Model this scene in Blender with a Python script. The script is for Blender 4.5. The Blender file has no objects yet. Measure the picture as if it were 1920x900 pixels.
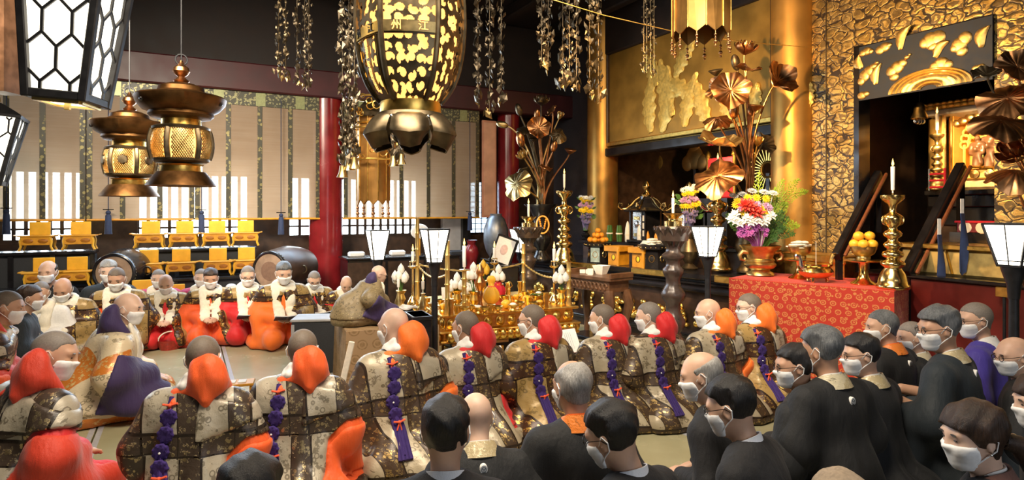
import bpy, bmesh, math, random
import numpy as np
from mathutils import Vector, Matrix, Euler
random.seed(7); RNG = np.random.default_rng(7)
S = bpy.context.scene; COL = S.collection
PI = math.pi
# ------------------------------------------------------------------ camera, world, light, exposure
F = 1150.0; HC = 1.55; HY = 395.0           # focal length in pixels of the 1920 x 900 frame, eye height, horizon row
cd = bpy.data.cameras.new('camera'); cam = bpy.data.objects.new('camera', cd); COL.objects.link(cam)
cam.location = (0, 0, HC); cam.rotation_euler = (PI/2, 0, 0)
cd.sensor_width = 36; cd.lens = F/1920*36; cd.shift_y = -(450-HY)/1920; cd.clip_start = .05
S.camera = cam
vs = S.view_settings; S.display_settings.display_device = 'sRGB'
vs.view_transform = 'Standard'; vs.look = 'None'; vs.exposure = 0.1; vs.gamma = 1; vs.use_curve_mapping = False
S.cycles.use_denoising = True; S.cycles.max_bounces = 8; S.cycles.transparent_max_bounces = 12; S.cycles.sample_clamp_indirect = 6
w = bpy.data.worlds.new('sky'); S.world = w; w.use_nodes = True
bg = w.node_tree.nodes['Background']; bg.inputs[0].default_value = (.80, .92, 1, 1); bg.inputs[1].default_value = 18.0

def aim(o, to):
    d = Vector(to)-o.location; o.rotation_euler = d.to_track_quat('-Z', 'Y').to_euler()
def area(name, loc, to, e, c, sx, sy, spread=PI):
    l = bpy.data.lights.new(name, 'AREA'); l.shape = 'RECTANGLE'; l.size = sx; l.size_y = sy; l.energy = e; l.color = c; l.spread = spread
    o = bpy.data.objects.new(name, l); COL.objects.link(o); o.location = loc; aim(o, to); return o
def spot(name, loc, to, e, c, ang, r=.05, blend=.6):
    l = bpy.data.lights.new(name, 'SPOT'); l.energy = e; l.color = c; l.spot_size = math.radians(ang); l.spot_blend = blend; l.shadow_soft_size = r
    o = bpy.data.objects.new(name, l); COL.objects.link(o); o.location = loc; aim(o, to); return o
WARM = (1, .62, .26); NEUT = (1, .86, .68); DAY = (.62, .80, 1)
spot('altar_spotlight', (1.45, 5.55, 3.0), (4.0, 6.9, 2.3), 330, (1, .57, .22), 105, .03)
area('window_fill', (-3.05, 8.75, 2.35), (-1.2, 5.27, .0), 170, DAY, 5.0, .9)  # added inside the blinds to strengthen the daylight from the windows
spot('panel_fill', (.6, 6.6, 3.9), (2.4, 8.9, 3.1), 260, WARM, 60, .1)  # added unseen spot that brightens the gilded painting
area('cool_fill', tuple(Vector((-7.2, 8.2, 3.0))), (-1.5, 4.2, .4), 330, DAY, 3, .7)  # added cool fill left of the frame for rim light; no opening there
spot('altar_spotlight', (.4, 4.0, 4.0), (1.9, 8.6, 1.2), 900, WARM, 55, .05)
spot('altar_spotlight', (1.2, 3.0, 4.0), (2.6, 5.8, .9), 500, NEUT, 50, .06)
spot('altar_spotlight', (-2.2, 3.6, 4.0), (-.2, 5.9, .6), 420, NEUT, 48, .08)
spot('niche_fill', (3.0, 8.9, 2.4), (3.4, 9.6, 1.9), 70, WARM, 130, .05)  # added unseen spot that lifts the dark niche
area('hall_fill', (-.5, 2.6, 4.2), (0, 4.6, 0), 190, NEUT, 3, 1.2, 2.4)  # this and the next two: unseen area fills added to brighten the hall
area('hall_fill', (-3.2, 3.6, 4.0), (-3.6, 8.2, 1.6), 100, NEUT, 1.5, 1, 1.3)
area('hall_fill', (1.6, 6.2, 4.5), (-.8, 9.8, 2.0), 30, NEUT, 1, 1)
spot('shrine_lamp', tuple(Vector((4.30, 6.05, 2.5))), (5.05, 6.55, 1.9), 150, WARM, 90, .03)
area('cool_fill', (2.6, -1.6, 2.2), (1.4, 3.5, .6), 50, (.86, .92, 1), 3, 1.6)  # added fill behind the camera; the hall is closed on that side

# ------------------------------------------------------------------ placing
def P(px, py, d): return ((px-960)/F*d, d, HC-(py-HY)/F*d)
def PZ(px, py, z):
    d = (HC-z)*F/(py-HY); return P(px, py, d)
def zat(py, d): return HC-(py-HY)/F*d
RZ = math.radians(28); CA, SA = math.cos(RZ), math.sin(RZ)
A = Vector((CA, SA, 0)); B = Vector((-SA, CA, 0))      # A runs to the altar wall, B runs to the wall of blinds

# ------------------------------------------------------------------ objects
def link(name, me, parent=None):
    o = bpy.data.objects.new(name, me); COL.objects.link(o)
    if parent is not None: o.parent = parent
    return o
def thing(name, label, cat, loc=(0, 0, 0), rz=0, group=None, s=1):
    o = link(name, None); o.empty_display_size = .05; o.location = loc; o.rotation_euler = (0, 0, rz); o.scale = (s, s, s)
    return tag(o, label, cat, group)
def tag(o, label, cat, group=None):
    o['label'] = label; o['category'] = cat
    if group: o['group'] = group
    return o
def struct(o): o['kind'] = 'structure'; return o
def dup(root, loc, rz=None, label=None, group=None, s=None):
    def cp(o, par):
        c = o.copy(); COL.objects.link(c)
        if par is not None: c.parent = par
        for ch in list(o.children): cp(ch, c)
        return c
    r = cp(root, None); r.location = loc
    if rz is not None: r.rotation_euler = (0, 0, rz)
    if s is not None: r.scale = (s, s, s)
    if label: r['label'] = label
    if group: r['group'] = group
    return r

def unit(v):
    v = np.asarray(v, float); return v/(np.linalg.norm(v)+1e-12)
class MB:
    """collects vertices and faces of one mesh"""
    def __init__(s): s.v = []; s.f = []
    def add(s, vs, fs):
        n = len(s.v); s.v += [tuple(map(float, p)) for p in vs]; s.f += [tuple(i+n for i in f) for f in fs]; return s
    def box(s, c, d, rot=None, bev=0, taper=1.0):
        hx, hy, hz = d[0]/2, d[1]/2, d[2]/2
        vs = []
        if bev <= 0:
            for z in (-1, 1):
                k = taper if z > 0 else 1
                for x, y in ((-1, -1), (1, -1), (1, 1), (-1, 1)): vs.append((x*hx*k, y*hy*k, z*hz))
            fs = [(3, 2, 1, 0), (4, 5, 6, 7), (0, 1, 5, 4), (1, 2, 6, 5), (2, 3, 7, 6), (3, 0, 4, 7)]
        else:
            b = min(bev, hx*.9, hy*.9, hz*.9)
            lv = []
            for zz, ins in ((-hz, b), (-hz+b, 0), (hz-b, 0), (hz, b)):
                k = taper if zz > 0 else 1
                X, Y = hx*k-ins, hy*k-ins; c_ = b if ins == 0 else b*.5
                ring = [(-X+c_, -Y), (X-c_, -Y), (X, -Y+c_), (X, Y-c_), (X-c_, Y), (-X+c_, Y), (-X, Y-c_), (-X, -Y+c_)]
                lv.append([(x, y, zz) for x, y in ring])
            vs = [p for r in lv for p in r]; fs = [tuple(range(7, -1, -1)), tuple(range(24, 32))]
            for k in range(3):
                for i in range(8):
                    j = (i+1) % 8; fs.append((k*8+i, k*8+j, k*8+8+j, k*8+8+i))
        if rot is not None:
            R = rot if isinstance(rot, Matrix) else Euler(rot).to_matrix(); vs = [tuple(R @ Vector(p)) for p in vs]
        return s.add([(p[0]+c[0], p[1]+c[1], p[2]+c[2]) for p in vs], fs)
    def bar(s, a, b, wd, th=None, up=(0, 0, 1), bev=0):
        a, b = Vector(a), Vector(b); d = b-a; L = d.length; x = d.normalized(); u = Vector(up)
        if abs(x.dot(u)) > .98: u = Vector((0, 1, 0))
        y = u.cross(x).normalized(); z = x.cross(y)
        R = Matrix((x, y, z)).transposed()
        return s.box((a+b)/2, (L, wd, th or wd), R, bev)
    def lathe(s, prof, n=20, c=(0, 0, 0), sx=1, sy=1, R=None, lob=None):
        vs, fs = [], []; m = len(prof)
        for r, z in prof:
            for i in range(n):
                a = 2*PI*i/n; k = r*(lob(a, z) if lob else 1)
                vs.append((k*math.cos(a)*sx, k*math.sin(a)*sy, z))
        for k in range(m-1):
            for i in range(n):
                j = (i+1) % n; fs.append((k*n+i, k*n+j, k*n+n+j, k*n+n+i))
        if prof[0][0] > 1e-5: fs.append(tuple(range(n-1, -1, -1)))
        if prof[-1][0] > 1e-5: fs.append(tuple(range((m-1)*n, m*n)))
        if R is not None: vs = [tuple(R @ Vector(p)) for p in vs]
        return s.add([(p[0]+c[0], p[1]+c[1], p[2]+c[2]) for p in vs], fs)
    def tube(s, pts, r, n=8, flat=1.0, closed=False):
        pts = [Vector(p) for p in pts]; m = len(pts); vs, fs = [], []
        rr = r if hasattr(r, '__len__') else [r]*m
        pv = None
        for i, p in enumerate(pts):
            if closed: t = (pts[(i+1) % m]-pts[i-1])
            else: t = pts[min(i+1, m-1)]-pts[max(i-1, 0)]
            t = t.normalized() if t.length > 1e-9 else Vector((0, 0, 1))
            if pv is None:
                u = Vector((0, 0, 1)) if abs(t.z) < .9 else Vector((0, 1, 0))
                x = u.cross(t).normalized()
            else:
                x = (pv-t*pv.dot(t)).normalized()
            pv = x; y = t.cross(x)
            for k in range(n):
                a = 2*PI*k/n; q = p+(x*math.cos(a)+y*math.sin(a)*flat)*rr[i]; vs.append(q)
        for i in range(m if closed else m-1):
            for k in range(n):
                l = (k+1) % n; a0, b0 = i*n, ((i+1) % m)*n
                fs.append((a0+k, a0+l, b0+l, b0+k))
        if not closed: fs += [tuple(range(n-1, -1, -1)), tuple(range((m-1)*n, m*n))]
        return s.add(vs, fs)
    def ell(s, c, r, n=12, m=8, R=None):
        r = r if hasattr(r, '__len__') else (r, r, r)
        pr = [(max(math.sin(PI*k/m), 1e-6), -math.cos(PI*k/m)) for k in range(m+1)]
        vs, fs = [], []
        for a, z in pr:
            for i in range(n):
                t = 2*PI*i/n; vs.append(Vector((a*math.cos(t)*r[0], a*math.sin(t)*r[1], z*r[2])))
        for k in range(m):
            for i in range(n):
                j = (i+1) % n; fs.append((k*n+i, k*n+j, k*n+n+j, k*n+n+i))
        if R is not None: vs = [R @ v for v in vs]
        return s.add([v+Vector(c) for v in vs], fs)
    def prism(s, poly, h, M=None, base=0.0):
        """2D outline (x,y) raised by h along z, then moved by the 4x4 M"""
        n = len(poly); vs = [(x, y, base) for x, y in poly]+[(x, y, base+h) for x, y in poly]
        fs = [tuple(range(n-1, -1, -1)), tuple(range(n, 2*n))]+[(i, (i+1) % n, n+(i+1) % n, n+i) for i in range(n)]
        if M is not None: vs = [tuple(M @ Vector(v)) for v in vs]
        return s.add(vs, fs)
    def grid(s, fn, nu, nv, wrap=False):
        vs = [fn(i/nu, j/nv) for j in range(nv+1) for i in range(nu+1)]
        return s.add(vs, [(j*(nu+1)+i, j*(nu+1)+i+1, (j+1)*(nu+1)+i+1, (j+1)*(nu+1)+i) for j in range(nv) for i in range(nu)])
    def sheet(s, fn, nu, nv, th):
        """a two-sided sheet of thickness th following fn(u,v)"""
        P0 = [[Vector(fn(i/nu, j/nv)) for i in range(nu+1)] for j in range(nv+1)]
        vs = [];
        for sg in (1, -1):
            for j in range(nv+1):
                for i in range(nu+1):
                    du = P0[j][min(i+1, nu)]-P0[j][max(i-1, 0)]; dv = P0[min(j+1, nv)][i]-P0[max(j-1, 0)][i]
                    nn = du.cross(dv); nn = nn.normalized() if nn.length > 1e-12 else Vector((0, 0, 1))
                    vs.append(P0[j][i]+nn*th*.5*sg)
        q = lambda o, j, i: o*(nu+1)*(nv+1)+j*(nu+1)+i
        fs = []
        for j in range(nv):
            for i in range(nu):
                fs.append((q(0, j, i), q(0, j, i+1), q(0, j+1, i+1), q(0, j+1, i))); fs.append((q(1, j, i), q(1, j+1, i), q(1, j+1, i+1), q(1, j, i+1)))
        for i in range(nu):
            fs.append((q(0, 0, i), q(1, 0, i), q(1, 0, i+1), q(0, 0, i+1))); fs.append((q(0, nv, i+1), q(1, nv, i+1), q(1, nv, i), q(0, nv, i)))
        for j in range(nv):
            fs.append((q(0, j+1, 0), q(1, j+1, 0), q(1, j, 0), q(0, j, 0))); fs.append((q(0, j, nu), q(1, j, nu), q(1, j+1, nu), q(0, j+1, nu)))
        return s.add(vs, fs)
    def mesh(s, name, smooth=False, ang=None):
        me = bpy.data.meshes.new(name); me.from_pydata(s.v, [], s.f); me.update()
        if smooth:
            me.polygons.foreach_set('use_smooth', [True]*len(me.polygons))
            if ang: me.set_sharp_from_angle(angle=math.radians(ang))
        return me
    def build(s, name, mat, parent=None, smooth=False, ang=35):
        me = s.mesh(name, smooth, ang if smooth else None); me.materials.append(mat); return link(name, me, parent)
def piece(name, me, parent, M=None):
    o = link(name, me, parent)
    if M is not None: o.matrix_local = M
    return o

# ------------------------------------------------------------------ signed-distance sculpting (bodies, robes)
class Field:
    def __init__(s, lo, hi, h):
        s.h = h; s.lo = np.array(lo, float); s.n = np.ceil((np.array(hi, float)-s.lo)/h).astype(int)+1
        s.v = np.full(s.n, 9.0, np.float32); s.M = Matrix.Identity(4)
        s.ax = [(s.lo[i]+h*np.arange(s.n[i])).astype(np.float32) for i in range(3)]
    def T(s, p): return np.array(s.M @ Vector(p))
    def R3(s): return np.array(s.M.to_3x3())
    def reg(s, lo, hi):
        i0 = np.clip(np.floor((lo-s.lo)/s.h).astype(int), 0, s.n); i1 = np.clip(np.ceil((hi-s.lo)/s.h).astype(int)+1, 0, s.n)
        if np.any(i1 <= i0): return None
        sl = tuple(slice(a, b) for a, b in zip(i0, i1))
        X = s.ax[0][sl[0]][:, None, None]; Y = s.ax[1][sl[1]][None, :, None]; Z = s.ax[2][sl[2]][None, None, :]
        return sl, X, Y, Z
    def mix(s, sl, d, k, sub):
        a = s.v[sl]
        if not sub:
            if k > 0: t = np.maximum(k-np.abs(a-d), 0)/k; s.v[sl] = np.minimum(a, d)-t*t*k*.25
            else: s.v[sl] = np.minimum(a, d)
        else:
            if k > 0: t = np.maximum(k-np.abs(a+d), 0)/k; s.v[sl] = np.maximum(a, -d)+t*t*k*.25
            else: s.v[sl] = np.maximum(a, -d)
    def ell(s, c, r, k=.02, rot=None, sub=False, mg=.035):
        r = np.array(r if hasattr(r, '__len__') else (r, r, r), float); c = s.T(c); R = s.R3()
        if rot is not None: R = R @ np.array(Euler(rot).to_matrix())
        e = np.sqrt((R**2) @ (r**2))+k+mg; q = s.reg(c-e, c+e)
        if q is None: return s
        sl, X, Y, Z = q; X = X-c[0]; Y = Y-c[1]; Z = Z-c[2]
        p = [R[0, i]*X+R[1, i]*Y+R[2, i]*Z for i in range(3)]
        k0 = np.sqrt(sum((p[i]/r[i])**2 for i in range(3))); k1 = np.sqrt(sum((p[i]/r[i]**2)**2 for i in range(3)))+1e-6
        s.mix(sl, k0*(k0-1)/k1, k, sub); return s
    def cap(s, a, b, ra, rb=None, k=.02, flat=None, ff=1.6, sub=False, mg=.035):
        rb = ra if rb is None else rb; a = s.T(a); b = s.T(b); m = max(ra, rb)+k+mg
        q = s.reg(np.minimum(a, b)-m, np.maximum(a, b)+m)
        if q is None: return s
        sl, X, Y, Z = q; ba = b-a; L2 = max(float(ba @ ba), 1e-9)
        X = X-a[0]; Y = Y-a[1]; Z = Z-a[2]; t = np.clip((X*ba[0]+Y*ba[1]+Z*ba[2])/L2, 0, 1)
        X = X-t*ba[0]; Y = Y-t*ba[1]; Z = Z-t*ba[2]; d2 = X*X+Y*Y+Z*Z
        if flat is not None:
            f = unit(s.R3() @ np.array(flat, float)); g = X*f[0]+Y*f[1]+Z*f[2]; d2 = d2+(ff*ff-1)*g*g
        s.mix(sl, np.sqrt(d2)-(ra+t*(rb-ra)), k, sub); return s
    def path(s, pts, r, k=.015, **kw):
        rr = r if hasattr(r, '__len__') else [r]*len(pts)
        for i in range(len(pts)-1): s.cap(pts[i], pts[i+1], rr[i], rr[i+1], k, **kw)
        return s
    def XYZ(s): return s.ax[0][:, None, None], s.ax[1][None, :, None], s.ax[2][None, None, :]
    def back(s, x, z, lo=None, sign=-1):
        """y of the surface met when coming from -y (sign -1) or +y at x, z"""
        i = int(np.clip(round((x-s.lo[0])/s.h), 0, s.n[0]-1)); k = int(np.clip(round((z-s.lo[2])/s.h), 0, s.n[2]-1))
        col = np.where(s.v[i, :, k] < 0)[0]
        if len(col) == 0: return None
        return float(s.ax[1][col[0] if sign < 0 else col[-1]])
def nets(v, lo, h):
    v = np.pad(v, 1, constant_values=9.0); lo = np.asarray(lo)-h
    s = v < 0; c = np.zeros(np.array(v.shape)-1, np.int8)
    sub = lambda a, o: a[o[0]:a.shape[0]-1+o[0], o[1]:a.shape[1]-1+o[1], o[2]:a.shape[2]-1+o[2]]
    O = [(i, j, k) for i in (0, 1) for j in (0, 1) for k in (0, 1)]
    for o in O: c += sub(s, o)
    idx = np.argwhere((c > 0) & (c < 8))
    if len(idx) == 0: return None, None
    val = {o: v[idx[:, 0]+o[0], idx[:, 1]+o[1], idx[:, 2]+o[2]] for o in O}
    acc = np.zeros((len(idx), 3)); cnt = np.zeros(len(idx))
    for a in O:
        for ax in range(3):
            if a[ax] == 0:
                b = list(a); b[ax] = 1; b = tuple(b); va, vb = val[a], val[b]; m = (va < 0) != (vb < 0)
                t = np.where(m, va/np.where(m, va-vb, 1), 0)
                p = np.tile(np.array(a, float), (len(idx), 1)); p[:, ax] = t
                acc[m] += p[m]; cnt[m] += 1
    V = (idx+acc/cnt[:, None])*h+lo
    ids = np.full(c.shape, -1, np.int64); ids[idx[:, 0], idx[:, 1], idx[:, 2]] = np.arange(len(idx))
    Fs = []
    for ax in range(3):
        u, w_ = [(1, 2), (2, 0), (0, 1)][ax]
        a = np.moveaxis(s, ax, 0)
        s0 = np.take(s, range(0, s.shape[ax]-1), ax); s1 = np.take(s, range(1, s.shape[ax]), ax)
        e = np.argwhere(s0 != s1)
        ok = (e[:, u] > 0) & (e[:, w_] > 0) & (e[:, u] < s.shape[u]-1) & (e[:, w_] < s.shape[w_]-1); e = e[ok]
        def I(du, dw):
            q = e.copy(); q[:, u] -= du; q[:, w_] -= dw; return ids[q[:, 0], q[:, 1], q[:, 2]]
        f = np.stack([I(1, 1), I(0, 1), I(0, 0), I(1, 0)], 1)
        fl = s0[e[:, 0], e[:, 1], e[:, 2]]
        f[~fl] = f[~fl][:, ::-1]; Fs.append(f)
    Fc = np.concatenate(Fs); Fc = Fc[(Fc >= 0).all(1)]
    return V, Fc
def relax(V, Fc, it=2, lam=.5):
    a = np.concatenate([Fc[:, [0, 1]], Fc[:, [1, 2]], Fc[:, [2, 3]], Fc[:, [3, 0]]]); a = np.concatenate([a, a[:, ::-1]])
    n = np.bincount(a[:, 0], minlength=len(V))[:, None]+1e-9
    for _ in range(it):
        m = np.stack([np.bincount(a[:, 0], V[a[:, 1], i], len(V)) for i in range(3)], 1)/n
        V = V+lam*(m-V)
    return V
def npmesh(name, V, Fc, mats, smooth=True, mi=None):
    me = bpy.data.meshes.new(name); n = Fc.shape[1]
    me.vertices.add(len(V)); me.vertices.foreach_set('co', np.asarray(V, np.float32).ravel())
    me.loops.add(len(Fc)*n); me.loops.foreach_set('vertex_index', Fc.astype(np.int32).ravel())
    me.polygons.add(len(Fc)); me.polygons.foreach_set('loop_start', np.arange(0, len(Fc)*n, n, dtype=np.int32))
    if mi is not None: me.polygons.foreach_set('material_index', mi.astype(np.int32))
    me.polygons.foreach_set('use_smooth', np.full(len(Fc), smooth)); me.update(calc_edges=True); me.validate()
    for m in (mats if isinstance(mats, (list, tuple)) else [mats]): me.materials.append(m)
    return me
def sculpt(name, fld, v, mat, parent, it=1):
    V, Fc = nets(v, fld.lo, fld.h)
    if V is None: return None
    if it: V = relax(V, Fc, it)
    return link(name, npmesh(name, V, Fc, mat), parent)
# ------------------------------------------------------------------ materials
class Sx:
    """a shader value; arithmetic makes Math nodes"""
    def __init__(s, g, k): s.g = g; s.k = k
    def m(s, op, *o): return s.g.math(op, s, *o)
    def __add__(s, o): return s.m('ADD', o)
    __radd__ = __add__
    def __sub__(s, o): return s.m('SUBTRACT', o)
    def __rsub__(s, o): return s.g.math('SUBTRACT', o, s)
    def __mul__(s, o): return s.m('MULTIPLY', o)
    __rmul__ = __mul__
    def __truediv__(s, o): return s.m('DIVIDE', o)
    def sin(s): return s.m('SINE')
    def abs(s): return s.m('ABSOLUTE')
    def fl(s): return s.m('FLOOR')
    def fr(s): return s.m('FRACT')
    def mn(s, o): return s.m('MINIMUM', o)
    def mx(s, o): return s.m('MAXIMUM', o)
    def lt(s, o): return s.m('LESS_THAN', o)
    def gt(s, o): return s.m('GREATER_THAN', o)
    def sqrt(s): return s.m('SQRT')
    def pow(s, o): return s.m('POWER', o)
    def inv(s): return 1-s
    def st(s, a, b):                          # smooth step from a to b
        n = s.g.N('ShaderNodeMapRange'); n.interpolation_type = 'SMOOTHSTEP'; s.g.put(n.inputs[0], s)
        n.inputs[1].default_value = a; n.inputs[2].default_value = b; return Sx(s.g, n.outputs[0])
class G:
    def __init__(s, name):
        s.mat = bpy.data.materials.new(name); s.mat.use_nodes = True; s.t = s.mat.node_tree; s.b = s.t.nodes['Principled BSDF']; s.out = s.t.nodes['Material Output']
    def N(s, t): return s.t.nodes.new(t)
    def put(s, i, v):
        if isinstance(v, Sx): s.t.links.new(v.k, i)
        elif hasattr(v, '__len__'): i.default_value = (*v, 1) if len(v) == 3 and i.type == 'RGBA' else v
        else: i.default_value = v
    def math(s, op, *a):
        n = s.N('ShaderNodeMath'); n.operation = op
        for i, x in enumerate(a): s.put(n.inputs[i], x)
        return Sx(s, n.outputs[0])
    def coord(s, kind='Object'):
        n = s.N('ShaderNodeTexCoord'); x = s.N('ShaderNodeSeparateXYZ'); s.t.links.new(n.outputs[kind], x.inputs[0])
        s.vec = Sx(s, n.outputs[kind]); return [Sx(s, x.outputs[i]) for i in range(3)]
    def comb(s, x, y, z=0):
        n = s.N('ShaderNodeCombineXYZ')
        for i, v in enumerate((x, y, z)): s.put(n.inputs[i], v)
        return Sx(s, n.outputs[0])
    def noise(s, scale, det=3, vec=None, rough=.5, col=False):
        n = s.N('ShaderNodeTexNoise'); n.inputs['Scale'].default_value = scale; n.inputs['Detail'].default_value = det; n.inputs['Roughness'].default_value = rough
        if vec is not None: s.put(n.inputs['Vector'], vec)
        return Sx(s, n.outputs['Color' if col else 'Fac'])
    def vor(s, scale, feat='F1', vec=None, out='Distance', rnd=1.0):
        n = s.N('ShaderNodeTexVoronoi'); n.feature = feat; n.inputs['Scale'].default_value = scale; n.inputs['Randomness'].default_value = rnd
        if vec is not None: s.put(n.inputs['Vector'], vec)
        return Sx(s, n.outputs[out])
    def rnd(s): return Sx(s, s.N('ShaderNodeObjectInfo').outputs['Random'])
    def mix(s, f, a, b):
        n = s.N('ShaderNodeMix'); n.data_type = 'RGBA'; s.put(n.inputs[0], f); s.put(n.inputs[6], a); s.put(n.inputs[7], b); return Sx(s, n.outputs[2])
    def lerp(s, f, a, b): return f*(b-a)+a if not isinstance(a, Sx) else f*(b-a)+a
    def set(s, **k):
        nm = dict(color='Base Color', rough='Roughness', metal='Metallic', sheen='Sheen Weight', spec='Specular IOR Level', alpha='Alpha', sss='Subsurface Weight', coat='Coat Weight', trans='Transmission Weight', emc='Emission Color', em='Emission Strength')
        for a, v in k.items(): s.put(s.b.inputs[nm[a]], v)
        return s
    def bump(s, h, st=.3, d=.01):
        n = s.N('ShaderNodeBump'); n.inputs['Strength'].default_value = st; n.inputs['Distance'].default_value = d; s.put(n.inputs['Height'], h); s.t.links.new(n.outputs[0], s.b.inputs['Normal']); return s
def mat(name, c, rough=.6, metal=0, var=.12, sc=30, bump=.1, bd=.004, **k):
    g = G(name); g.coord(); n = g.noise(sc, 4, g.vec)
    c = np.array(c, float); g.set(color=g.mix(n.st(.3, .7), tuple(c*(1-var)), tuple(np.minimum(c*(1+var), 1))), rough=(n*.25+rough-.12), metal=metal, **k)
    if bump: g.bump(n, bump, bd)
    return g.mat
def glow(name, c, e):
    g = G(name); g.set(color=c, emc=c, em=e, rough=.8); return g.mat
M = {}
M['gold'] = mat('gold leaf', (.83, .53, .13), .32, 1, .12, 25, .12)
M['brass'] = mat('polished brass', (.82, .60, .24), .20, 1, .08, 12, .04)
M['oldbrass'] = mat('aged brass', (.55, .40, .17), .36, 1, .2, 18, .1)
M['bronze'] = mat('dark bronze', (.14, .105, .06), .40, .9, .3, 14, .2)
M['copper'] = mat('copper bronze', (.50, .24, .10), .33, 1, .3, 10, .15)
M['verd'] = mat('gilded bronze', (.15, .072, .025), .45, 1, .35, 9, .2)
M['lacq'] = mat('black lacquer', (.012, .011, .012), .22, 0, .3, 6, .03)
M['darkwood'] = mat('dark brown wood', (.045, .024, .014), .38, 0, .35, 9, .15)
M['carved'] = mat('carved brown wood', (.10, .050, .026), .34, 0, .3, 12, .2)
M['pedwood'] = mat('smoky carved wood', (.06, .042, .035), .30, .1, .3, 12, .2)
M['ceil'] = mat('smoked ceiling boards', (.015, .009, .007), .7, 0, .3, 5, .1)
M['redpillar'] = mat('vermilion lacquer', (.20, .012, .014), .22, 0, .2, 4, .05)
M['redbeam'] = mat('dark red beam', (.05, .008, .010), .5, 0, .2, 4, .1)
M['goldpillar'] = mat('gilded pillar', (.62, .33, .075), .42, .75, .14, 3, .05)
M['canopyg'] = mat('smoky gilding', (.40, .20, .05), .42, .8, .2, 6, .05)
M['shrineg'] = mat('warm shrine gilding', (.86, .56, .16), .42, .45, .1, 10, .05)
M['jar'] = mat('grey pewter', (.20, .22, .25), .38, .6, .2, 8, .05)
M['wax'] = mat('white candle wax', (.88, .85, .78), .5, 0, .03, 20, 0, sss=.15)
M['flame'] = glow('candle flame', (1, .50, .11), 5.5)
M['wick'] = mat('wick', (.02, .02, .02), .9)
M['paper'] = glow('lamp paper', (1, .90, .72), 5.0)
M['hexpaper'] = glow('bright lamp paper', (1, .92, .74), 2.6)
M['amber'] = glow('amber lit silk', (1, .50, .13), 1.75)
M['amber2'] = glow('warm lit silk', (1, .55, .16), 1.75)
M['iron'] = mat('black iron', (.02, .02, .022), .45, .3, .2, 20, .05)
M['white'] = mat('white cloth', (.80, .78, .74), .85, 0, .05, 60, .1)
M['maskw'] = mat('white mask fabric', (.86, .86, .85), .9, 0, .03, 90, .1)
M['cream'] = mat('cream silk scarf', (.84, .77, .62), .7, 0, .06, 50, .12)
M['orange_f'] = mat('orange fruit peel', (.85, .33, .02), .45, 0, .08, 60, .15)
M['yel_f'] = mat('yellow citrus peel', (.88, .46, .03), .45, 0, .08, 60, .15)
M['pinewood'] = mat('yellow varnished wood', (.78, .42, .03), .38, 0, .10, 8, .05)
M['ochre'] = mat('ochre carved wood', (.60, .27, .015), .42, 0, .15, 12, .1)
M['bamboo'] = mat('gilt bamboo', (.74, .52, .17), .35, .7, .1, 10, .05)
M['leafg'] = mat('green leaves', (.06, .16, .03), .5, 0, .3, 20, .1)
M['fern'] = mat('bright fern fronds', (.30, .46, .03), .5, 0, .25, 15, .1)
M['redcl'] = mat('scarlet cloth', (.55, .012, .03), .8, 0, .08, 30, .1)
M['navy'] = mat('navy cloth', (.02, .03, .07), .8, 0, .2, 30, .1)
M['silverm'] = mat('silver metal', (.7, .7, .68), .25, 1, .08, 20, .05)
M['skin'] = [mat('skin tone '+n, c, .5, 0, .08, 14, .06, sss=.06) for n, c in (('warm', (.62, .38, .26)), ('tan', (.53, .30, .19)), ('pale', (.68, .45, .33)))]
M['stubble'] = mat('close shaved scalp', (.155, .12, .09), .65, 0, .12, 120, .15)
M['stubbleg'] = mat('grey shaved scalp', (.20, .17, .145), .62, 0, .12, 120, .15)
def hairmat(name, c1, c2):
    g = G(name); x, y, z = g.coord(); n = g.noise(1, 5, g.comb(x*140, y*140, z*22), .7); n2 = g.noise(9, 2, g.vec)
    g.set(color=g.mix((n*.7+n2*.5-.1).st(.3, .75), c1, c2), rough=.42); g.bump(n, .7, .006); return g.mat
M['hairb'] = hairmat('black hair', (.005, .004, .004), (.018, .016, .015))
M['hairg'] = hairmat('iron grey hair', (.055, .06, .066), (.22, .23, .235))
M['hairw'] = hairmat('silver white hair', (.20, .19, .17), (.48, .46, .43))
M['hairbr'] = hairmat('dark brown hair', (.014, .008, .005), (.07, .036, .02))
M['beigehat'] = mat('beige knitted wool', (.34, .26, .18), .9, 0, .15, 90, .3)
M['garl'] = mat('dim silvery bronze', (.17, .135, .09), .42, 1, .3, 20, .1)
M['eye'] = mat('dark eye', (.02, .014, .01), .2, 0, 0, 5, 0)
M['glassr'] = mat('spectacle frame', (.05, .045, .04), .25, .7, 0, 5, 0)
def cloth(name, c, rough=.8, sc=55, var=.10, **k):
    g = G(name); x, y, z = g.coord(); n = g.noise(6, 3, g.vec); wv = g.noise(sc*6, 1, g.vec)
    c = np.array(c, float); g.set(color=g.mix((n*.8+wv*.3-.05).st(.25, .75), tuple(c*(1-var)), tuple(np.minimum(c*(1+var), 1))), rough=rough, sheen=k.pop('sheen', .15), **k)
    fd = g.noise(1, 3, g.comb(x*16, y*16, z*2.2), .55); g.bump(n*.5+wv*.12+fd*1.3, .55, .018); return g.mat
M['blackk'] = cloth('black kimono silk', (.0085, .009, .010), .75, sheen=.04)
M['greyk'] = cloth('blue black kimono gauze', (.012, .019, .025), .7, sheen=.06)
M['suit'] = cloth('charcoal suit wool', (.008, .008, .010), .8, sheen=.04)
M['shirt'] = cloth('white shirt cotton', (.75, .78, .85), .8, sheen=0)
M['orange'] = cloth('orange silk', (.80, .10, .010), .6)
M['orange2'] = cloth('bright orange silk', (.90, .17, .012), .6)
M['red'] = cloth('red silk', (.62, .012, .014), .6)
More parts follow.
